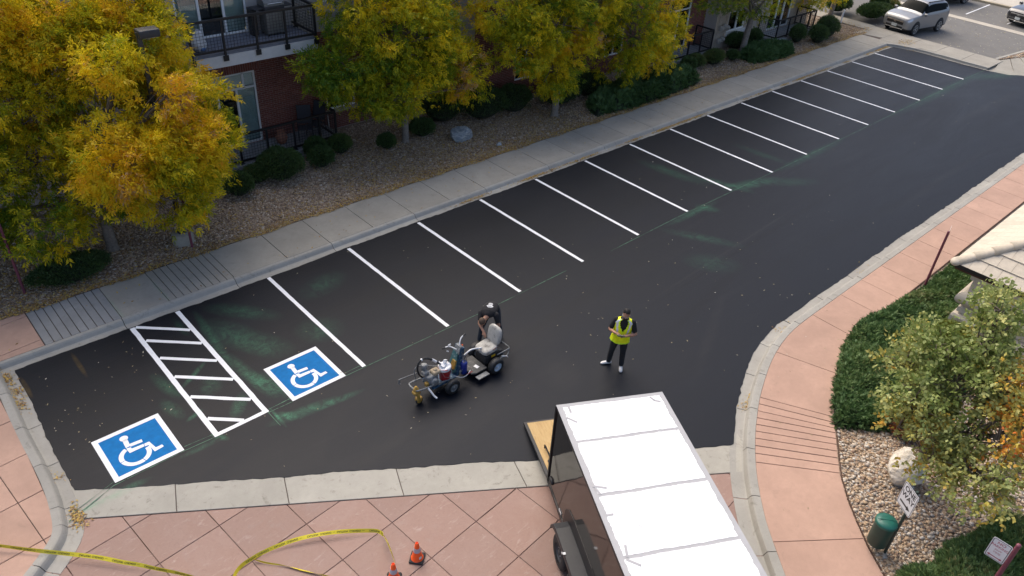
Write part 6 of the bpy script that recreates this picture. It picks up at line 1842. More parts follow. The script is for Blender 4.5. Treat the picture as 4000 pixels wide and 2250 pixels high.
mb.ellipsoid(A((0, -.034, .056)), (.083, .092, .086), 18, 12, 0, Rh)
for _ in range(90):
    t, ph = rr_.uniform(0, 6.28), rr_.uniform(0, 1.25)
    q = (math.sin(ph) * math.cos(t) * .080, -.022 + math.sin(ph) * math.sin(t) * .088, .058 + math.cos(ph) * .082)
    if q[1] > .035 and q[2] < .095: continue
    mb.ellipsoid(A(q), (.021, .021, .019), 7, 5, 0)
mb.build('hair', M['hair_black'], man)
mb = MB()
for t in range(-5, 6):
    a = t * .24; mb.ellipsoid(A((.064 * math.sin(a), .028 + .058 * math.cos(a), -.080 + .010 * abs(t) * .5)), (.017, .014, .026), 8, 6, 0, Rh)
for s in (-1, 1): mb.ellipsoid(A((s * .026, .090, -.047)), (.020, .008, .006), 8, 5, 0, Rh)
mb.build('beard', M['hair_black'], man)
mb = MB()
for s in (-1, 1):
    mb.tube([A((s * .034 + .026 * math.cos(t), .098, .004 + .021 * math.sin(t))) for t in [k_ * .4 for k_ in range(17)]], .0035, 5); mb.tube([A((s * .060, .094, .01)), A((s * .084, .02, .008)), A((s * .082, -.03, .0))], .003, 5)
mb.tube([A((-.009, .100, .006)), A((.009, .100, .006))], .003, 5); mb.build('glasses', M['steel'], man)
mb = MB()
for s in (-1, 1): mb.ellipsoid(A((s * .031, .082, .006)), (.010, .006, .006), 8, 6, 0, Rh)
mb.build('eyes', M['ink'], man)
# vest: open V, sleeveless, wrapped round the torso
def vest_ring(z, off):
    zs = [t[0] for t in TOR]
    f = lambda k_: float(np.interp(z, zs, [t[k_] for t in TOR]))
    return f(1), f(2), f(3) + off, f(4) + off
VZ = [.845 + .655 * i / 26 for i in range(27)]; NA = 64
def vest_pt(z, t, off):
    wob = .006 * math.sin(5 * t + 9 * z) + .004 * math.sin(11 * t - 13 * z)
    if z < 1.44: cx, cy, rx, ry = vest_ring(z, off + wob + (.020 if z < 1.0 else .014) + (.03 if z < .98 else 0) * (.98 - z) / .12)
    else:
        cx, cy, rx, ry = vest_ring(z, off + .012)
    wide = .055 * math.exp(-((z - 1.43) / .05) ** 2) * abs(math.cos(t)) ** 4
    return (cx + (rx + wide) * math.cos(t), cy + ry * math.sin(t), z)
def vest_mesh(name, mat, off, keep, parent):
    mb = MB(); V = [vest_pt(z, 2 * math.pi * k_ / NA, off) for z in VZ for k_ in range(NA)]
    F = []
    for i in range(len(VZ) - 1):
        for k_ in range(NA):
            z = (VZ[i] + VZ[i + 1]) / 2; t = 2 * math.pi * (k_ + .5) / NA
            if keep(z, t): F.append((i * NA + k_, i * NA + (k_ + 1) % NA, (i + 1) * NA + (k_ + 1) % NA, (i + 1) * NA + k_))
    mb.add(V, F, 0, True); return mb.build(name, mat, parent)
front = lambda t: abs(t - math.pi / 2)
vneck = lambda z, t: front(t) < max(0, (z - 1.20)) / .28 * .62 and math.sin(t) > 0
vest = vest_mesh('vest', M['lime'], .010, lambda z, t: not vneck(z, t), man)
vest_mesh('reflective_strip', M['silver_tape'], .015, lambda z, t: math.sin(t) > -.2 and z > 1.15 and .42 + (z - 1.15) * .9 < front(t) < .70 + (z - 1.15) * .9 and front(t) < 1.45, vest)
vest_mesh('reflective_strip', M['silver_tape'], .015, lambda z, t: math.sin(t) < 0 and .50 < abs(t - 3 * math.pi / 2) < .72, vest)
vest_mesh('binding', M['lime_trim'], .015, lambda z, t: z < .875 or (math.sin(t) > 0 and not vneck(z, t) and z > 1.18 and front(t) < max(0, (z - 1.20)) / .28 * .62 + .11), vest)
mb = MB()
for s, e in ((1, 0), (-1, 0)):
    pass
# the controller he holds rests in both hands and is a thing of its own
rc = thing('remote_control', (7.50, -8.66, .011), 'grey drone controller with a phone held in the hands of the vested worker', 'controller', math.radians(126.9))
Rc = Rdir((0, .9, .45))
mb = MB(); mb.rbox((-.005, .36, 1.225), (.19, .095, .045), .018, Rc); mb.build('controller_body', simple('camouflage_grey', (.13, .13, .11), .5, var=.5, scale=30), rc)
mb = MB(); mb.rbox((-.005, .41, 1.262), (.15, .075, .010), .004, Rc); mb.build('phone', M['black_metal'], rc)
for s in (-1, 1):
    mb = MB(); mb.lathe([(.009, 0), (.004, .012), (.009, .022), (0, .024)], 8, Vector((-.005 + s * .055, .35, 1.245)), Rc); mb.build('control_stick', M['dark_grey'], rc)

# ---- the operator bending over the seat
op = thing('person', (5.66, -5.95, .011), 'worker in black t shirt with white back print bending over the machine seat', 'person', math.radians(126.9))
mb = MB()
ax = Vector((0.02, .52, .10))
def tring(p, rx, ry, tilt): # tilt: direction of the spine there
    d = Vector(tilt).normalized(); x = Vector((1, 0, 0)); y = d.cross(x).normalized()
    return (p, x * rx, y * ry)
loft(mb, [tring((0, -.19, .84), .165, .13, (0, .1, 1)), tring((0, -.17, .93), .180, .150, (0, .4, .9)), tring((0, -.08, 1.02), .175, .145, (0, .9, .55))], TR)
loft(mb, [tring((0, -.15, .955), .188, .152, (0, .5, .8)), tring((0, -.06, 1.03), .186, .146, (0, .85, .5)), tring((.01, .06, 1.075), .192, .145, (0, 1, .2)), tring((.015, .18, 1.09), .205, .145, (0, 1, .0)), tring((.02, .28, 1.08), .205, .125, (0, 1, -.15)), tring((.03, .345, 1.06), .14, .095, (0, 1, -.3)), tring((.04, .385, 1.045), .075, .07, (0, 1, -.3))], SH)
for (hp, kn, an, d) in (((.10, -.16, .88), (.20, .08, .50), (.245, .14, .085), (.3, 1)), ((-.10, -.17, .88), (-.19, -.10, .49), (-.255, -.20, .085), (-.35, 1))):
    mid = Vector(hp).lerp(Vector(kn), .5); cf = Vector(kn).lerp(Vector(an), .4) + Vector((0, -.015, 0))
    limb(mb, [hp, tuple(mid), kn, tuple(cf), tuple(Vector(an) + Vector((0, 0, .03)))], [.108, .094, .070, .068, .058], TR, 16)
    foot(mb, an, d, SO)
for s, e, w, sd in ((Vector((.20, .27, 1.055)), Vector((.19, .46, .86)), Vector((.04, .66, .78)), 1), (Vector((-.18, .27, 1.055)), Vector((-.27, .34, .80)), Vector((-.24, .50, .62)), -1)):
    limb(mb, [tuple(s), tuple(s.lerp(e, .3)), tuple(s.lerp(e, .60))], [.078, .072, .066], SH, 14)
    limb(mb, [tuple(s.lerp(e, .45)), tuple(e), tuple(e.lerp(w, .35)), tuple(w)], [.052, .046, .044, .029], SK, 12)
    hand(mb, w, (w - e) + Vector((0, 0, -.08)), (0, -.3, -1), SK, sd, .7)
limb(mb, [(.035, .36, 1.05), (.07, .44, 1.0)], [.062, .056], SK)
hc2 = Vector((.115, .50, .955)); Rh2 = Rdir((.10, .45, -.88), (.15, .88, .45))
head_mesh(mb, hc2, Rh2, SK)
body2, bt2 = finish_body(mb, 'body', [M['skin'], M['black_cloth'], M['denim'], M['work_boot']], op)
A2 = lambda p: hc2 + Rh2 @ Vector(p)
mb = MB(); mb.ellipsoid(A2((0, -.022, .040)), (.081, .095, .090), 20, 14, 0, Rh2)
mb.build('hair', M['hair_brown'], op)
# print on the back of the shirt, laid on the cloth
def decal(name, poly, mat, lift=.004):
    """poly in (x, along spine) ; dropped onto the back from above"""
    n = 7
    xs_, ys_ = [p[0] for p in poly], [p[1] for p in poly]
    V, F, idx = [], [], {}
    step = .008
    gx = np.arange(min(xs_), max(xs_) + step, step); gy = np.arange(min(ys_), max(ys_) + step, step)
    for j, y in enumerate(gy):
        for i, x in enumerate(gx):
            h = bt2.ray_cast(Vector((x, y, 1.6)), Vector((0, 0, -1)), 2)
            idx[i, j] = len(V); V.append((x, y, (h[0].z if h[0] else 1.1) + lift))
    for j in range(len(gy) - 1):
        for i in range(len(gx) - 1):
            if in_poly(np.array([[gx[i] + step / 2, gy[j] + step / 2]]), poly)[0]:
                F.append((idx[i, j], idx[i + 1, j], idx[i + 1, j + 1], idx[i, j + 1]))
    m_ = MB(); m_.add(V, F, 0, True); return m_.build(name, mat, op)
M['print'] = simple('white_shirt_print', (.62, .63, .64), .8, var=.12, scale=40)
fan = [(-.085, .165), (-.06, .205), (-.02, .235), (.03, .235), (.07, .205), (.095, .165), (.06, .15), (.05, .12), (-.04, .12), (-.05, .15)]
dome = [(-.045, .105), (.055, .105), (.06, .07), (.045, .04), (.005, .03), (-.035, .04), (-.05, .07)]
pr = decal('shirt_print', fan, M['print']); decal('shirt_print', dome, M['print'])
for (x, y0_, y1_) in ((-.035, .17, .22), (-.012, .165, .23), (.012, .165, .23), (.036, .17, .22)):
    decal('print_gap', [(x, y0_), (x + .011, y0_), (x + .011, y1_), (x, y1_)], M['black_cloth'], .006)
decal('print_gap', [(-.04, .082), (.05, .082), (.05, .070), (-.04, .070)], M['black_cloth'], .006)

# =================================================================== TREES AND PLANTS
ASH = [(0, (.06, .14, .016)), (.22, (.13, .24, .018)), (.42, (.38, .40, .018)), (.60, (.82, .66, .02)), (.78, (.88, .60, .022)), (.92, (.80, .42, .03)), (1, (.55, .38, .2))]
M['ash_leaf'] = foliage_mat('ash_leaves', ASH, .50)
M['pear_leaf'] = foliage_mat('green_and_orange_leaves', [(0, (.10, .15, .035)), (.35, (.23, .29, .075)), (.55, (.42, .45, .17)), (.70, (.48, .42, .09)), (.84, (.70, .36, .05)), (1, (.62, .18, .04))], .3)
M['box_leaf'] = foliage_mat('boxwood_leaves', [(0, (.03, .06, .02)), (.6, (.07, .125, .035)), (.9, (.13, .18, .045)), (1, (.20, .14, .05))], .15)
M['juniper_leaf'] = foliage_mat('juniper_needles', [(0, (.038, .082, .026)), (.5, (.085, .16, .05)), (.85, (.15, .22, .07)), (1, (.22, .20, .08))], .12)
M['gold_leaf'] = foliage_mat('golden_shrub_leaves', [(0, (.07, .10, .015)), (.5, (.17, .19, .025)), (1, (.36, .33, .05))], .25)
M['red_leaf'] = foliage_mat('red_shrub_leaves', [(0, (.12, .05, .03)), (.5, (.30, .10, .04)), (1, (.42, .24, .12))], .25)
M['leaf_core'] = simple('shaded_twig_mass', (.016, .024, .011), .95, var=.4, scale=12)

def unit(v):
    return v / np.maximum(np.linalg.norm(v, axis=-1, keepdims=True), 1e-9)

def spray_mesh(name, parent, P, D, tint, mat, leaf=.075, wid=.028, n=7, rach=.15, off=None, spread=.9, droop=.25):
    """compound-leaf sprays at P pointing along D, n leaflets each (n odd: pairs and a terminal one)"""
    N = len(P)
    D = unit(D)
    rnd = RNG.normal(0, 1, (N, 3))
    S = unit(np.cross(D, rnd))
    Nn = np.cross(D, S)
    out, tt = [], []
    for j in range(n):
        last = j == n - 1
        t = 1.0 if last else (.15 + .8 * (j // 2) / max(1, (n - 1) // 2))
        side = 0 if last else (1 if j % 2 else -1)
        ph = 0 if last else spread + RNG.normal(0, .12, N)[:, None]
        ld = unit(D * np.cos(ph) + S * side * np.sin(ph) + Nn * RNG.normal(0, .22, N)[:, None] + np.array([0, 0, -droop]))
        b = P + D * (rach * t)
        L = (leaf * RNG.uniform(.75, 1.25, N))[:, None]
        wv = unit(np.cross(ld, Nn + RNG.normal(0, .35, (N, 3)))) * (wid * .5 * RNG.uniform(.8, 1.2, N))[:, None]
        out.append(np.stack([b, b + ld * L * .42 + wv, b + ld * L, b + ld * L * .42 - wv], 1))
        tt.append(tint + RNG.normal(0, .05, N))
    V = np.concatenate(out); T = np.clip(np.concatenate(tt), 0, 1)
    if off is not None: V = V - np.array(off)
    return np_mesh(name, V, 4, mat, T, parent)

def noise3(p, f, seed):
    """cheap smooth noise from a few sines"""
    r = np.random.default_rng(seed)
    s = 0
    for k in range(5):
        w = r.normal(0, f * (1 + .6 * k), 3); s = s + np.sin(p @ w + r.uniform(0, 6.28)) / (1 + .5 * k)
    return s / 2.6

def ash_tree(label, base, blobs, dens, tint0, seed, trunk_r=.13, lean=(0, 0), fork=1.6, group='autumn ash trees along the front of the building', patch=.20, sprays=22, leaf=.125, name='ash_tree', mat='ash_leaf', nlf=7, wid=.036, rach=.17, crown='crown', bare=0, cat='tree', twigs=True, csize=.27):
    root = thing(name, base, label, cat, 0, group)
    r = np.random.default_rng(seed)
    B = np.array(base, float)
    CP, CT, CO = [], [], []
    for (x, y, z, rx, ry, rz, t) in blobs:
        n = int(dens * (rx * ry + rx * rz + ry * rz) / 3 * 4)
        d = unit(r.normal(0, 1, (n, 3)))
        rad = r.uniform(.30, 1, n) ** .5
        lump = 1 + .22 * noise3(d * 1.0 + np.array([x, y, z]), 2.4, seed + 3)
        p = np.array([x, y, z]) + d * (rad * lump)[:, None] * np.array([rx, ry, rz])
        gap = noise3(p, 1.7, seed + 9)
        ok = gap > -.32
        CP.append(p[ok]); CO.append(d[ok]); CT.append(np.full(ok.sum(), t) + tint0)
    CP, CO, CT = np.concatenate(CP), np.concatenate(CO), np.concatenate(CT)
    ok = CP[:, 2] > .45
    CP, CO, CT = CP[ok], CO[ok], CT[ok]
    CT = CT + patch * noise3(CP, 1.15, seed + 5) + r.normal(0, .10, len(CP))
    m = sprays
    n = len(CP)
    P = np.repeat(CP, m, 0) + r.normal(0, 1, (n * m, 3)) * np.array([csize, csize, csize * .75]) * .62
    Dr = np.repeat(CO, m, 0) * .8 + r.normal(0, .65, (n * m, 3)) + np.array([0, 0, -.12])
    T = np.repeat(CT, m) + r.normal(0, .05, n * m)
    spray_mesh(crown, root, P, Dr, T, M[mat], leaf, wid, nlf, rach, B)
    # trunk and limbs
    mb = MB()
    top = Vector((lean[0], lean[1], fork))
    mb.tube([(0, 0, -.03), (lean[0] * .04, lean[1] * .04, .12), (lean[0] * .45, lean[1] * .45, fork * .5), top], [trunk_r * 1.45, trunk_r * 1.05, trunk_r * .95, trunk_r * .85], 10)
    lim = MB()
    for (x, y, z, rx, ry, rz, t) in blobs:
        e = Vector((x, y, z)) - Vector(base)
        mid = top.lerp(e, .5) + Vector((r.normal(0, .12), r.normal(0, .12), .15))
        lim.tube([top - Vector((0, 0, .05)), top.lerp(mid, .5) + Vector((0, 0, .05)), mid, e], [trunk_r * .6, trunk_r * .45, trunk_r * .33, trunk_r * .16], 6)
        if twigs:
            pick = [i for i in range(len(CP)) if np.linalg.norm((CP[i] - np.array([x, y, z])) / np.array([rx, ry, rz])) < 1.25]
            for i in r.permutation(pick)[:int(18 * max(1, rx))] if len(pick) else []:
                q = Vector(CP[i]) - Vector(base)
                s = mid.lerp(e, r.uniform(.1, 1))
                c = s.lerp(q, .55) + Vector((r.normal(0, .06), r.normal(0, .06), .08))
                lim.tube([s, c, q], [.022, .014, .005], 4, cap=False)
    mb.build('trunk', M['bark'], root)
    lim.build('limbs', M['twig'], root)
    return root

G = None
ash_tree('large golden ash tree over the ribbed sidewalk at the left, crown reaching towards the patio', (-.25, 3.85, .1),
         [(1.2, 2.7, 3.05, 1.75, 1.5, 1.35, .08), (.1, 2.2, 3.5, 1.3, 1.1, 1.0, .10), (1.2, 2.2, 1.95, 1.15, 1.0, .65, .08), (2.75, 3.0, 3.0, .85, .8, .75, .02), (3.3, 3.3, 3.9, .55, .55, .45, -.02), (2.2, 3.3, 2.4, .9, .8, .6, .08),
          (1.6, 4.6, 5.5, 1.7, 1.3, 1.2, .10), (2.9, 5.0, 4.4, .7, .7, .55, .13), (.3, 4.7, 5.6, 1.5, 1.2, 1.2, .06), (1.9, 5.0, 6.5, .95, .9, .8, .14), (1.9, 4.4, 4.2, 1.2, .9, .7, .02), (1.5, 2.3, 4.75, .85, .6, .5, .14), (2.3, 2.7, 4.5, .7, .6, .45, .14), (.7, 2.9, 5.6, .8, .7, .5, .12)], 17, .55, 11, .15, fork=1.9)
ash_tree('dense green and gold ash tree at the far left, branches over the grey ribs', (-3.4, 4.6, .1),
         [(-1.9, 3.4, 1.7, 1.2, 1.0, .75, -.05), (-2.9, 4.2, 2.6, 1.5, 1.2, 1.0, -.10), (-1.2, 4.8, 2.9, 1.3, 1.2, 1.0, -.06), (-.9, 5.0, 4.3, 1.4, 1.2, 1.0, -.02), (-.6, 5.4, 5.9, 1.4, 1.2, 1.1, .04), (-2.3, 5.0, 5.0, 1.5, 1.2, 1.3, -.04), (-1.9, 5.2, 6.9, 1.5, 1.3, 1.0, .05), (-3.4, 4.0, 3.6, 1.2, 1.1, 1.0, 0.0), (-.5, 4.0, 1.6, .8, .7, .5, -.08)], 14, .50, 23, .14, fork=1.7)
ash_tree('olive and gold ash tree with a straight pale trunk, left of the blue boulder', (10.9, 5.05, .1),
         [(10.3, 4.7, 4.3, 2.3, 1.5, 1.6, -.02), (8.5, 4.7, 3.4, 1.35, 1.1, 1.1, -.08), (7.6, 4.9, 3.6, .8, .8, .7, -.12), (10.0, 4.2, 2.35, 1.1, .9, .75, .06), (12.6, 4.6, 3.1, 1.5, 1.2, 1.2, .03), (13.3, 4.3, 2.2, .85, .8, .7, .10), (11.9, 4.9, 5.6, 1.8, 1.3, 1.2, .0), (9.2, 5.0, 5.6, 1.5, 1.2, 1.1, .0), (13.0, 3.9, 3.0, .55, .45, .65, .42), (12.6, 3.7, 2.3, .35, .3, .45, .45), (11.2, 4.2, 3.4, 1.2, .9, 1.0, -.02), (8.9, 4.3, 2.4, .9, .8, .6, .0)], 14, .46, 37, .13, fork=1.5)
ash_tree('olive yellow ash tree with a dark grey trunk standing beside the dark hedge', (17.5, 3.65, .1),
         [(16.8, 3.5, 4.1, 1.9, 1.3, 1.4, -.02), (16.7, 3.4, 2.4, 1.2, 1.0, .85, .03), (15.4, 3.6, 3.3, 1.2, 1.0, 1.0, .05), (14.6, 4.3, 4.7, 1.2, .9, .9, .0), (19.6, 3.5, 4.6, 1.1, .9, .9, -.05), (17.6, 3.5, 5.5, 2.0, 1.4, 1.2, -.04), (18.5, 3.2, 3.4, .55, .45, .6, .45), (18.0, 3.5, 3.0, .9, .9, .9, .08), (17.1, 3.3, 1.75, .8, .7, .5, .04)], 13, .47, 51, .15, fork=1.5)
ash_tree('round yellow green ash tree over the low juniper hedge, the brightest of the middle trees', (22.3, 3.75, .1),
         [(21.9, 3.5, 2.9, 2.2, 1.5, 1.5, .0), (21.1, 3.4, 1.7, 1.2, 1.0, .7, -.06), (23.8, 3.5, 2.7, 1.3, 1.1, 1.1, .08), (21.6, 3.6, 4.4, 2.2, 1.4, 1.2, .03), (22.9, 3.3, 1.7, 1.2, 1.0, .7, .06), (23.5, 3.6, 3.7, 1.2, 1.0, .9, .08)], 12.5, .48, 67, .12, fork=1.2, sprays=14)
ash_tree('green ash tree with a leaning grey trunk in front of the beige wall', (31.7, 3.95, .1),
         [(31.3, 4.0, 3.0, 2.1, 1.4, 1.1, -.10), (31.9, 3.9, 1.9, 1.1, .9, .55, -.12), (28.8, 4.0, 3.5, 1.5, 1.2, .9, -.10), (33.8, 4.0, 3.2, 1.6, 1.2, .9, .0), (30.2, 4.0, 4.3, 1.8, 1.2, .9, -.06)], 10, .44, 83, .16, lean=(.30, .05), fork=1.9, sprays=12, leaf=.09, wid=.032)
ash_tree('orange gold ash tree at the end of the building beside the far walk', (42.6, 4.9, .1),
         [(40.2, 4.7, 2.2, 1.7, 1.2, .85, .14), (39.0, 4.6, 1.9, 1.0, .9, .6, .10), (43.3, 4.9, 2.4, 2.1, 1.4, .9, .12), (47.0, 5.2, 1.9, 1.6, 1.2, .55, .10), (41.2, 4.8, 3.4, 2.0, 1.4, .9, .10), (45.5, 5.2, 2.7, 1.6, 1.2, .7, .08), (38.6, 4.6, 2.9, 1.4, 1.0, .7, .0)], 9, .46, 97, .15, lean=(.15, 0), fork=1.5, sprays=11, leaf=.11, wid=.04)
# the tree at the kiosk: small rounded leaves, several stems
ash_tree('small leafy tree turning orange in front of the stucco kiosk', (9.9, -15.25, .1),
         [(9.5, -15.2, 3.05, .9, .75, .7, .0), (8.95, -14.75, 2.6, .75, .65, .6, -.02), (9.95, -15.2, 3.8, .65, .6, .6, .02), (9.5, -14.2, 2.85, .5, .45, .4, -.04), (10.1, -14.35, 3.1, .5, .45, .45, -.02), (8.62, -14.8, 1.95, .45, .4, .4, -.04), (9.0, -15.4, 2.15, .7, .6, .55, .0), (9.15, -15.95, 2.5, .8, .7, .65, .04), (8.6, -15.75, 1.75, .6, .5, .45, .0), (9.6, -15.9, 3.25, .85, .8, .7, .16), (9.9, -16.2, 3.2, .6, .6, .55, .30),
          (9.6, -14.75, 3.55, .5, .45, .4, -.03), (10.7, -15.37, 3.3, .6, .5, .5, .02), (11.3, -15.2, 3.85, .6, .5, .5, .0), (10.3, -15.2, 4.35, .5, .45, .4, .0), (8.9, -16.5, 2.8, .6, .55, .55, .34), (8.5, -16.35, 1.9, .6, .55, .5, .08), (8.3, -16.8, 2.4, .6, .5, .5, .18)],
         29, .48, 131, .05, fork=.5, group=None, patch=.20, sprays=13, leaf=.085, wid=.066, nlf=3, rach=.08, name='pear_tree', mat='pear_leaf', csize=.2)

def bush(label, x, y, rx, ry, h, mat='box_leaf', n=2600, leaf=.035, z=.1, name='boxwood_shrub', group=None, tint=.45, cat='shrub', lumpy=.14, wid=.02, seed=1):
    root = thing(name, (x, y, z), label, cat, 0, group)
    r = np.random.default_rng(int(abs(x * 131 + y * 37)) + seed)
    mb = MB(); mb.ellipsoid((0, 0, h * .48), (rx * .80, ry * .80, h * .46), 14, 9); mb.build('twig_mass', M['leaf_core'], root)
    d = unit(r.normal(0, 1, (n, 3))); d[:, 2] = np.abs(d[:, 2]) * 1.0 - .35 * (r.uniform(0, 1, n) < .35)
    d = unit(d)
    rad = r.uniform(.80, 1.06, n) * (1 + lumpy * noise3(d * 1.6, 2.2, int(abs(x * 10)) + 3))
    P = d * rad[:, None] * np.array([rx, ry, h * .5]) + np.array([0, 0, h * .5])
    P[:, 2] = np.maximum(P[:, 2], .02)
    D = d + r.normal(0, .5, (n, 3)) + np.array([0, 0, .25])
    spray_mesh('foliage', root, P, D, tint + .18 * noise3(P, 3.0, 5) + r.normal(0, .12, n), M[mat], leaf, wid, 5, leaf * 1.5, None, .8, 0)
    return root
BG = 'round boxwood shrubs in the gravel'
bush('big spreading dark green shrub in front of the patio rail', 5.75, 5.05, .78, .70, 1.0, n=5200)
bush('low greenish shrub at the left foot of the big patio shrub', 4.95, 5.25, .42, .40, .6, n=1800, tint=.65)
bush('round clipped shrub standing alone on the gravel right of the big patio shrub', 7.28, 5.05, .42, .42, .72, n=2400)
bush('round shrub with a brownish flank near the patio corner', 8.42, 5.62, .40, .40, .70, n=2200, tint=.62)
bush('shrub pressed against the patio slab below the rail post', 7.50, 5.78, .38, .34, .78, n=2000)
bush('small dark round shrub left of the pale ash trunk', 10.0, 4.98, .33, .32, .55, n=1800)
bush('dark round shrub right of the pale ash trunk', 11.75, 5.15, .45, .45, .68, n=2600)
bush('shadowy shrub under the golden tree at the left of the gravel', 4.1, 4.75, .46, .42, .75, n=2200)
bush('dark shrub mass below the far left ash tree beside the ribbed walk', -1.6, 2.95, 1.0, .55, .62, n=3800, tint=.3)
bush('leftmost tall dark hedge shrub against the brick wall', 13.3, 5.9, .9, .8, 1.25, n=3800, tint=.3)
bush('middle tall dark hedge shrub against the wall under the ash branches', 14.9, 5.2, 1.1, .8, 1.25, n=4200, tint=.28)
bush('right tall dark hedge shrub next to the grey ash trunk', 16.4, 5.0, .8, .7, 1.1, n=3000, tint=.3)
bush('broad dark shrub between the grey ash trunk and the low juniper', 18.6, 4.6, 1.0, .8, .95, n=3400, tint=.3)
bush('tall dark shrub under the round yellow green tree', 20.6, 4.6, .9, .7, .9, n=2800, tint=.3)
bush('small blue grey shrub at the near corner of the middle patio', 26.9, 3.85, .38, .36, .70, n=1200, leaf=.05)
bush('yellowing thin shrub in front of the middle patio slab', 27.8, 4.05, .42, .40, .62, n=1200, leaf=.05, tint=.75)
bush('rusty green shrub in front of the middle patio rail corner', 29.0, 3.85, .52, .45, .72, n=1700, leaf=.05, tint=.75)
bush('small dark shrub between the patio and the leaning trunk', 30.4, 3.65, .30, .3, .5, n=800, leaf=.05)
bush('clipped dark shrub behind the leaning grey trunk', 32.3, 4.75, .62, .5, .80, n=1700, leaf=.05)
bush('greyish shrub against the wall right of the leaning trunk', 33.9, 4.7, .5, .42, .75, n=1400, leaf=.05, tint=.5)
bush('upright shrub at the front of the far patio', 36.3, 3.45, .42, .4, .95, n=1300, leaf=.055)
bush('nearest of two round dark shrubs at the end of the gravel bed', 37.3, 2.75, .50, .5, .95, n=1500, leaf=.055)
bush('larger of two round dark shrubs at the end of the gravel bed', 38.7, 3.0, .68, .6, 1.15, n=2000, leaf=.055)
bush('clipped dark hedge beside the silver car', 45.6, 3.55, 1.5, .7, .8, n=2600, leaf=.07, wid=.04)
bush('small upright dark shrub behind the clipped hedge', 47.3, 4.1, .5, .5, 1.1, n=1200, leaf=.07, wid=.04)
bush('bright green low shrub at the end of the clipped hedge', 48.4, 3.9, .7, .6, .55, n=1200, leaf=.07, wid=.04, tint=.9)
bush('dark hedge farther up the walk behind the orange gold tree', 44.9, 5.6, 1.0, .6, .8, n=1500, leaf=.07, wid=.04)
bush('round golden green shrub against the kiosk wall', 14.55, -13.95, .62, .55, .95, 'gold_leaf', 4200, .035, .1, 'golden_shrub', None, .5)
bush('small rust red shrub showing between the juniper and the leafy tree', 10.9, -14.55, .36, .34, .42, 'red_leaf', 1100, .04, .1, 'red_shrub', None, .4)

def juniper(label, poly, h, n, seed, z=.1, tint=.5, name='juniper_hedge', blade=.075, wid=.020, edge=.28):
    cx, cy = np.mean([p[0] for p in poly]), np.mean([p[1] for p in poly])
    root = thing(name, (cx, cy, z), label, 'hedge')
    r = np.random.default_rng(seed)
    P = np.array(poly)
    def dist_in(q):
        d = np.full(len(q), 9.0)
        for i in range(len(P)):
            a, c = P[i], P[(i + 1) % len(P)]
            ab = c - a; t = np.clip(((q - a) @ ab) / (ab @ ab), 0, 1)
            d = np.minimum(d, np.linalg.norm(q - a - t[:, None] * ab, axis=1))
        return d
    def height(q):
        d = dist_in(q)
        w = np.c_[q, np.zeros(len(q))]
        return h * np.clip(d / edge, 0.0, 1) ** .5 * (1 + .30 * noise3(w, 1.7, seed) + .16 * noise3(w, 5.0, seed + 1))
    q = np.stack([r.uniform(P[:, 0].min(), P[:, 0].max(), n * 3), r.uniform(P[:, 1].min(), P[:, 1].max(), n * 3)], 1)
    q = q[in_poly(q, poly)][:n]
    z_ = height(q)
    e = 1e-2
    gx = (height(q + [e, 0]) - z_) / e; gy = (height(q + [0, e]) - z_) / e
    nrm = unit(np.stack([-np.clip(gx, -2, 2), -np.clip(gy, -2, 2), np.ones(len(q))], 1))
    flow = np.stack([np.cos(3 * noise3(np.c_[q, z_ * 0], .8, seed + 2)), np.sin(3 * noise3(np.c_[q, z_ * 0], .8, seed + 2)), np.zeros(len(q))], 1)
    D = nrm * .6 + flow * .5 + r.normal(0, .5, (len(q), 3))
    pos = np.c_[q - [cx, cy], z_ - r.uniform(0, .10, len(q))]
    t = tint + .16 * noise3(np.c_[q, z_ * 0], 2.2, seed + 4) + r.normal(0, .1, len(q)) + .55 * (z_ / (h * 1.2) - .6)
    t = np.where(dist_in(q) < .12, t + .25 * r.uniform(0, 1, len(q)), t)
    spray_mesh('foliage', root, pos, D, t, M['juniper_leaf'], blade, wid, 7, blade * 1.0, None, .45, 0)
    # the shaded woody mass below
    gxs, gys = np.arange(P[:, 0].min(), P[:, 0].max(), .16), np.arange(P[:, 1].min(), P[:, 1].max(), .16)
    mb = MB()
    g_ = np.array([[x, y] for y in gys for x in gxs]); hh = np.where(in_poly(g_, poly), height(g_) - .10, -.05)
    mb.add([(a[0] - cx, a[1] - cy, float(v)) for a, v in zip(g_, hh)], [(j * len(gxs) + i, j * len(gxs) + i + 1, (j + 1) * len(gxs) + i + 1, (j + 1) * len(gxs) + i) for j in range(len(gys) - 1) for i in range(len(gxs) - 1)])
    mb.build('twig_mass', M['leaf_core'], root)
    return root
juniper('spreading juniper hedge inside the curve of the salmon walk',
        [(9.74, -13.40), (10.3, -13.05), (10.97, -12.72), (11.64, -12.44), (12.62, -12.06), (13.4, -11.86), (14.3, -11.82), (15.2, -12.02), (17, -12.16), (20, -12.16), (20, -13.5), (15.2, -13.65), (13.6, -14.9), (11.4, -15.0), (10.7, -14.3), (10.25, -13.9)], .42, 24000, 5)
juniper('brown tipped juniper spreading under the no parking sign',
        [(6.75, -16.25), (7.25, -16.22), (7.7, -16.55), (8.3, -16.5), (9.2, -16.8), (10.2, -17.0), (10.5, -18.9), (5.2, -19.2), (6.0, -17.3)], .34, 15000, 9, tint=.62)
juniper('low dark juniper hedge along the sidewalk under the round yellow green tree',
        [(18.9, 2.55), (21.0, 2.30), (23.5, 2.35), (26.1, 2.55), (26.5, 3.4), (25.0, 4.6), (21.5, 4.3), (19.4, 3.6)], .50, 7000, 13, tint=.28, blade=.13, wid=.03)
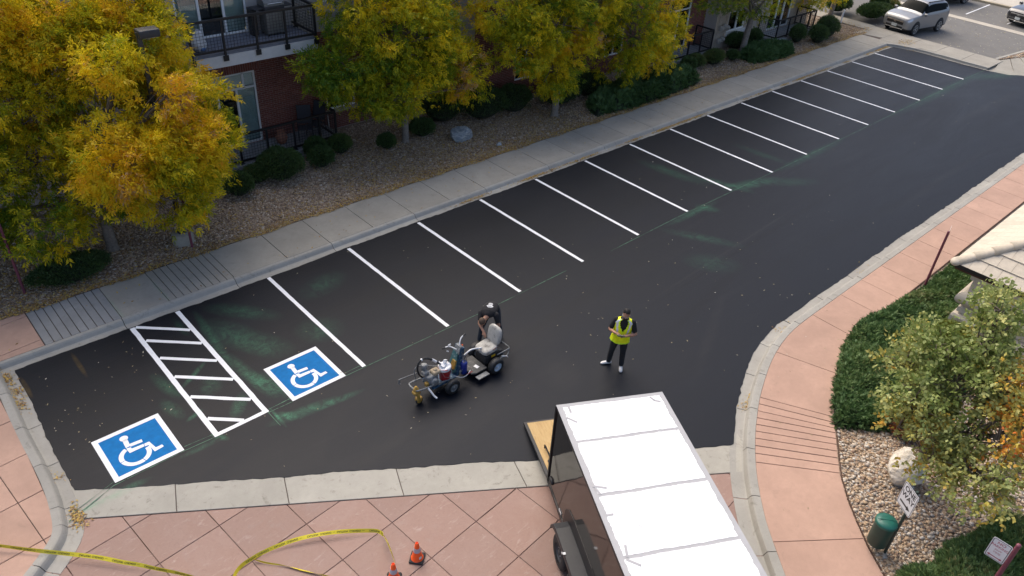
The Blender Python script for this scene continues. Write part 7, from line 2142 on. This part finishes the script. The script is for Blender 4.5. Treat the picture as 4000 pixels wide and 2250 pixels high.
juniper('low dark juniper spreading at the foot of the leaning grey trunk',
        [(30.9, 2.75), (32.2, 2.40), (34.2, 2.45), (34.9, 3.0), (34.2, 3.9), (32.2, 4.2), (31.0, 3.6)], .42, 4000, 17, tint=.28, blade=.14, wid=.035)

# ---- boulders
def boulder(label, x, y, z, r, mat, seed, rz=0, name='boulder', cuts=9):
    root = thing(name, (x, y, z), label, 'rock', rz)
    rr = np.random.default_rng(seed)
    mb = MB(); mb.ellipsoid((0, 0, 0), (1, 1, 1), 28, 18)
    V = np.array(mb.v)
    for _ in range(cuts):
        n = rr.normal(0, 1, 3); n /= np.linalg.norm(n); d = rr.uniform(.62, .86)
        ex = V @ n - d
        V = V - np.where(ex > 0, ex, 0)[:, None] * n * .88
    V = V * (1 + .05 * noise3(V, 6, seed)[:, None] + .03 * noise3(V, 14, seed + 1)[:, None])
    V = V * np.array(r); V[:, 2] += r[2] * .55
    mb.v = [tuple(v) for v in V]
    mb.sm = [False] * len(mb.sm)
    mb.build('stone', mat, root)
    return root
k = NT('blue_grey_schist'); p = k.pos('O')
c = k.ramp(k.noise(k.mapping(p, (1, 1, 4), (.5, .2, 0)), 5, 7, .7, .6), [(.3, (.13, .16, .19)), (.5, (.27, .30, .32)), (.62, (.45, .46, .44)), (.8, (.22, .25, .28))])
k.set(c, .85, 0, .4); k.bump(k.noise(k.mapping(p, (1, 1, 5), (.5, .2, 0)), 7, 6, .7), .9, .04)
boulder('blue grey streaked boulder on the gravel beside the sidewalk', 12.75, 4.05, .1, (.52, .36, .34), k.mat, 4, math.radians(-10))
k = NT('cream_limestone'); p = k.pos('O')
c = k.ramp(k.noise(p, 3.5, 7, .7, .5), [(.3, (.42, .36, .27)), (.5, (.62, .57, .48)), (.7, (.74, .71, .64))])
k.set(c, .9, 0, .3); k.bump(k.noise(p, 8, 6, .7), .7, .03)
boulder('cream white boulder behind the one way sign', 9.55, -15.1, .1, (.54, .40, .44), k.mat, 8, math.radians(35), cuts=7)
boulder('fist sized pale stone on the gravel near the boulder', 13.6, 2.75, .1, (.13, .10, .09), bpy.data.materials['blue_grey_schist'], 21, 0, 'small_stone')
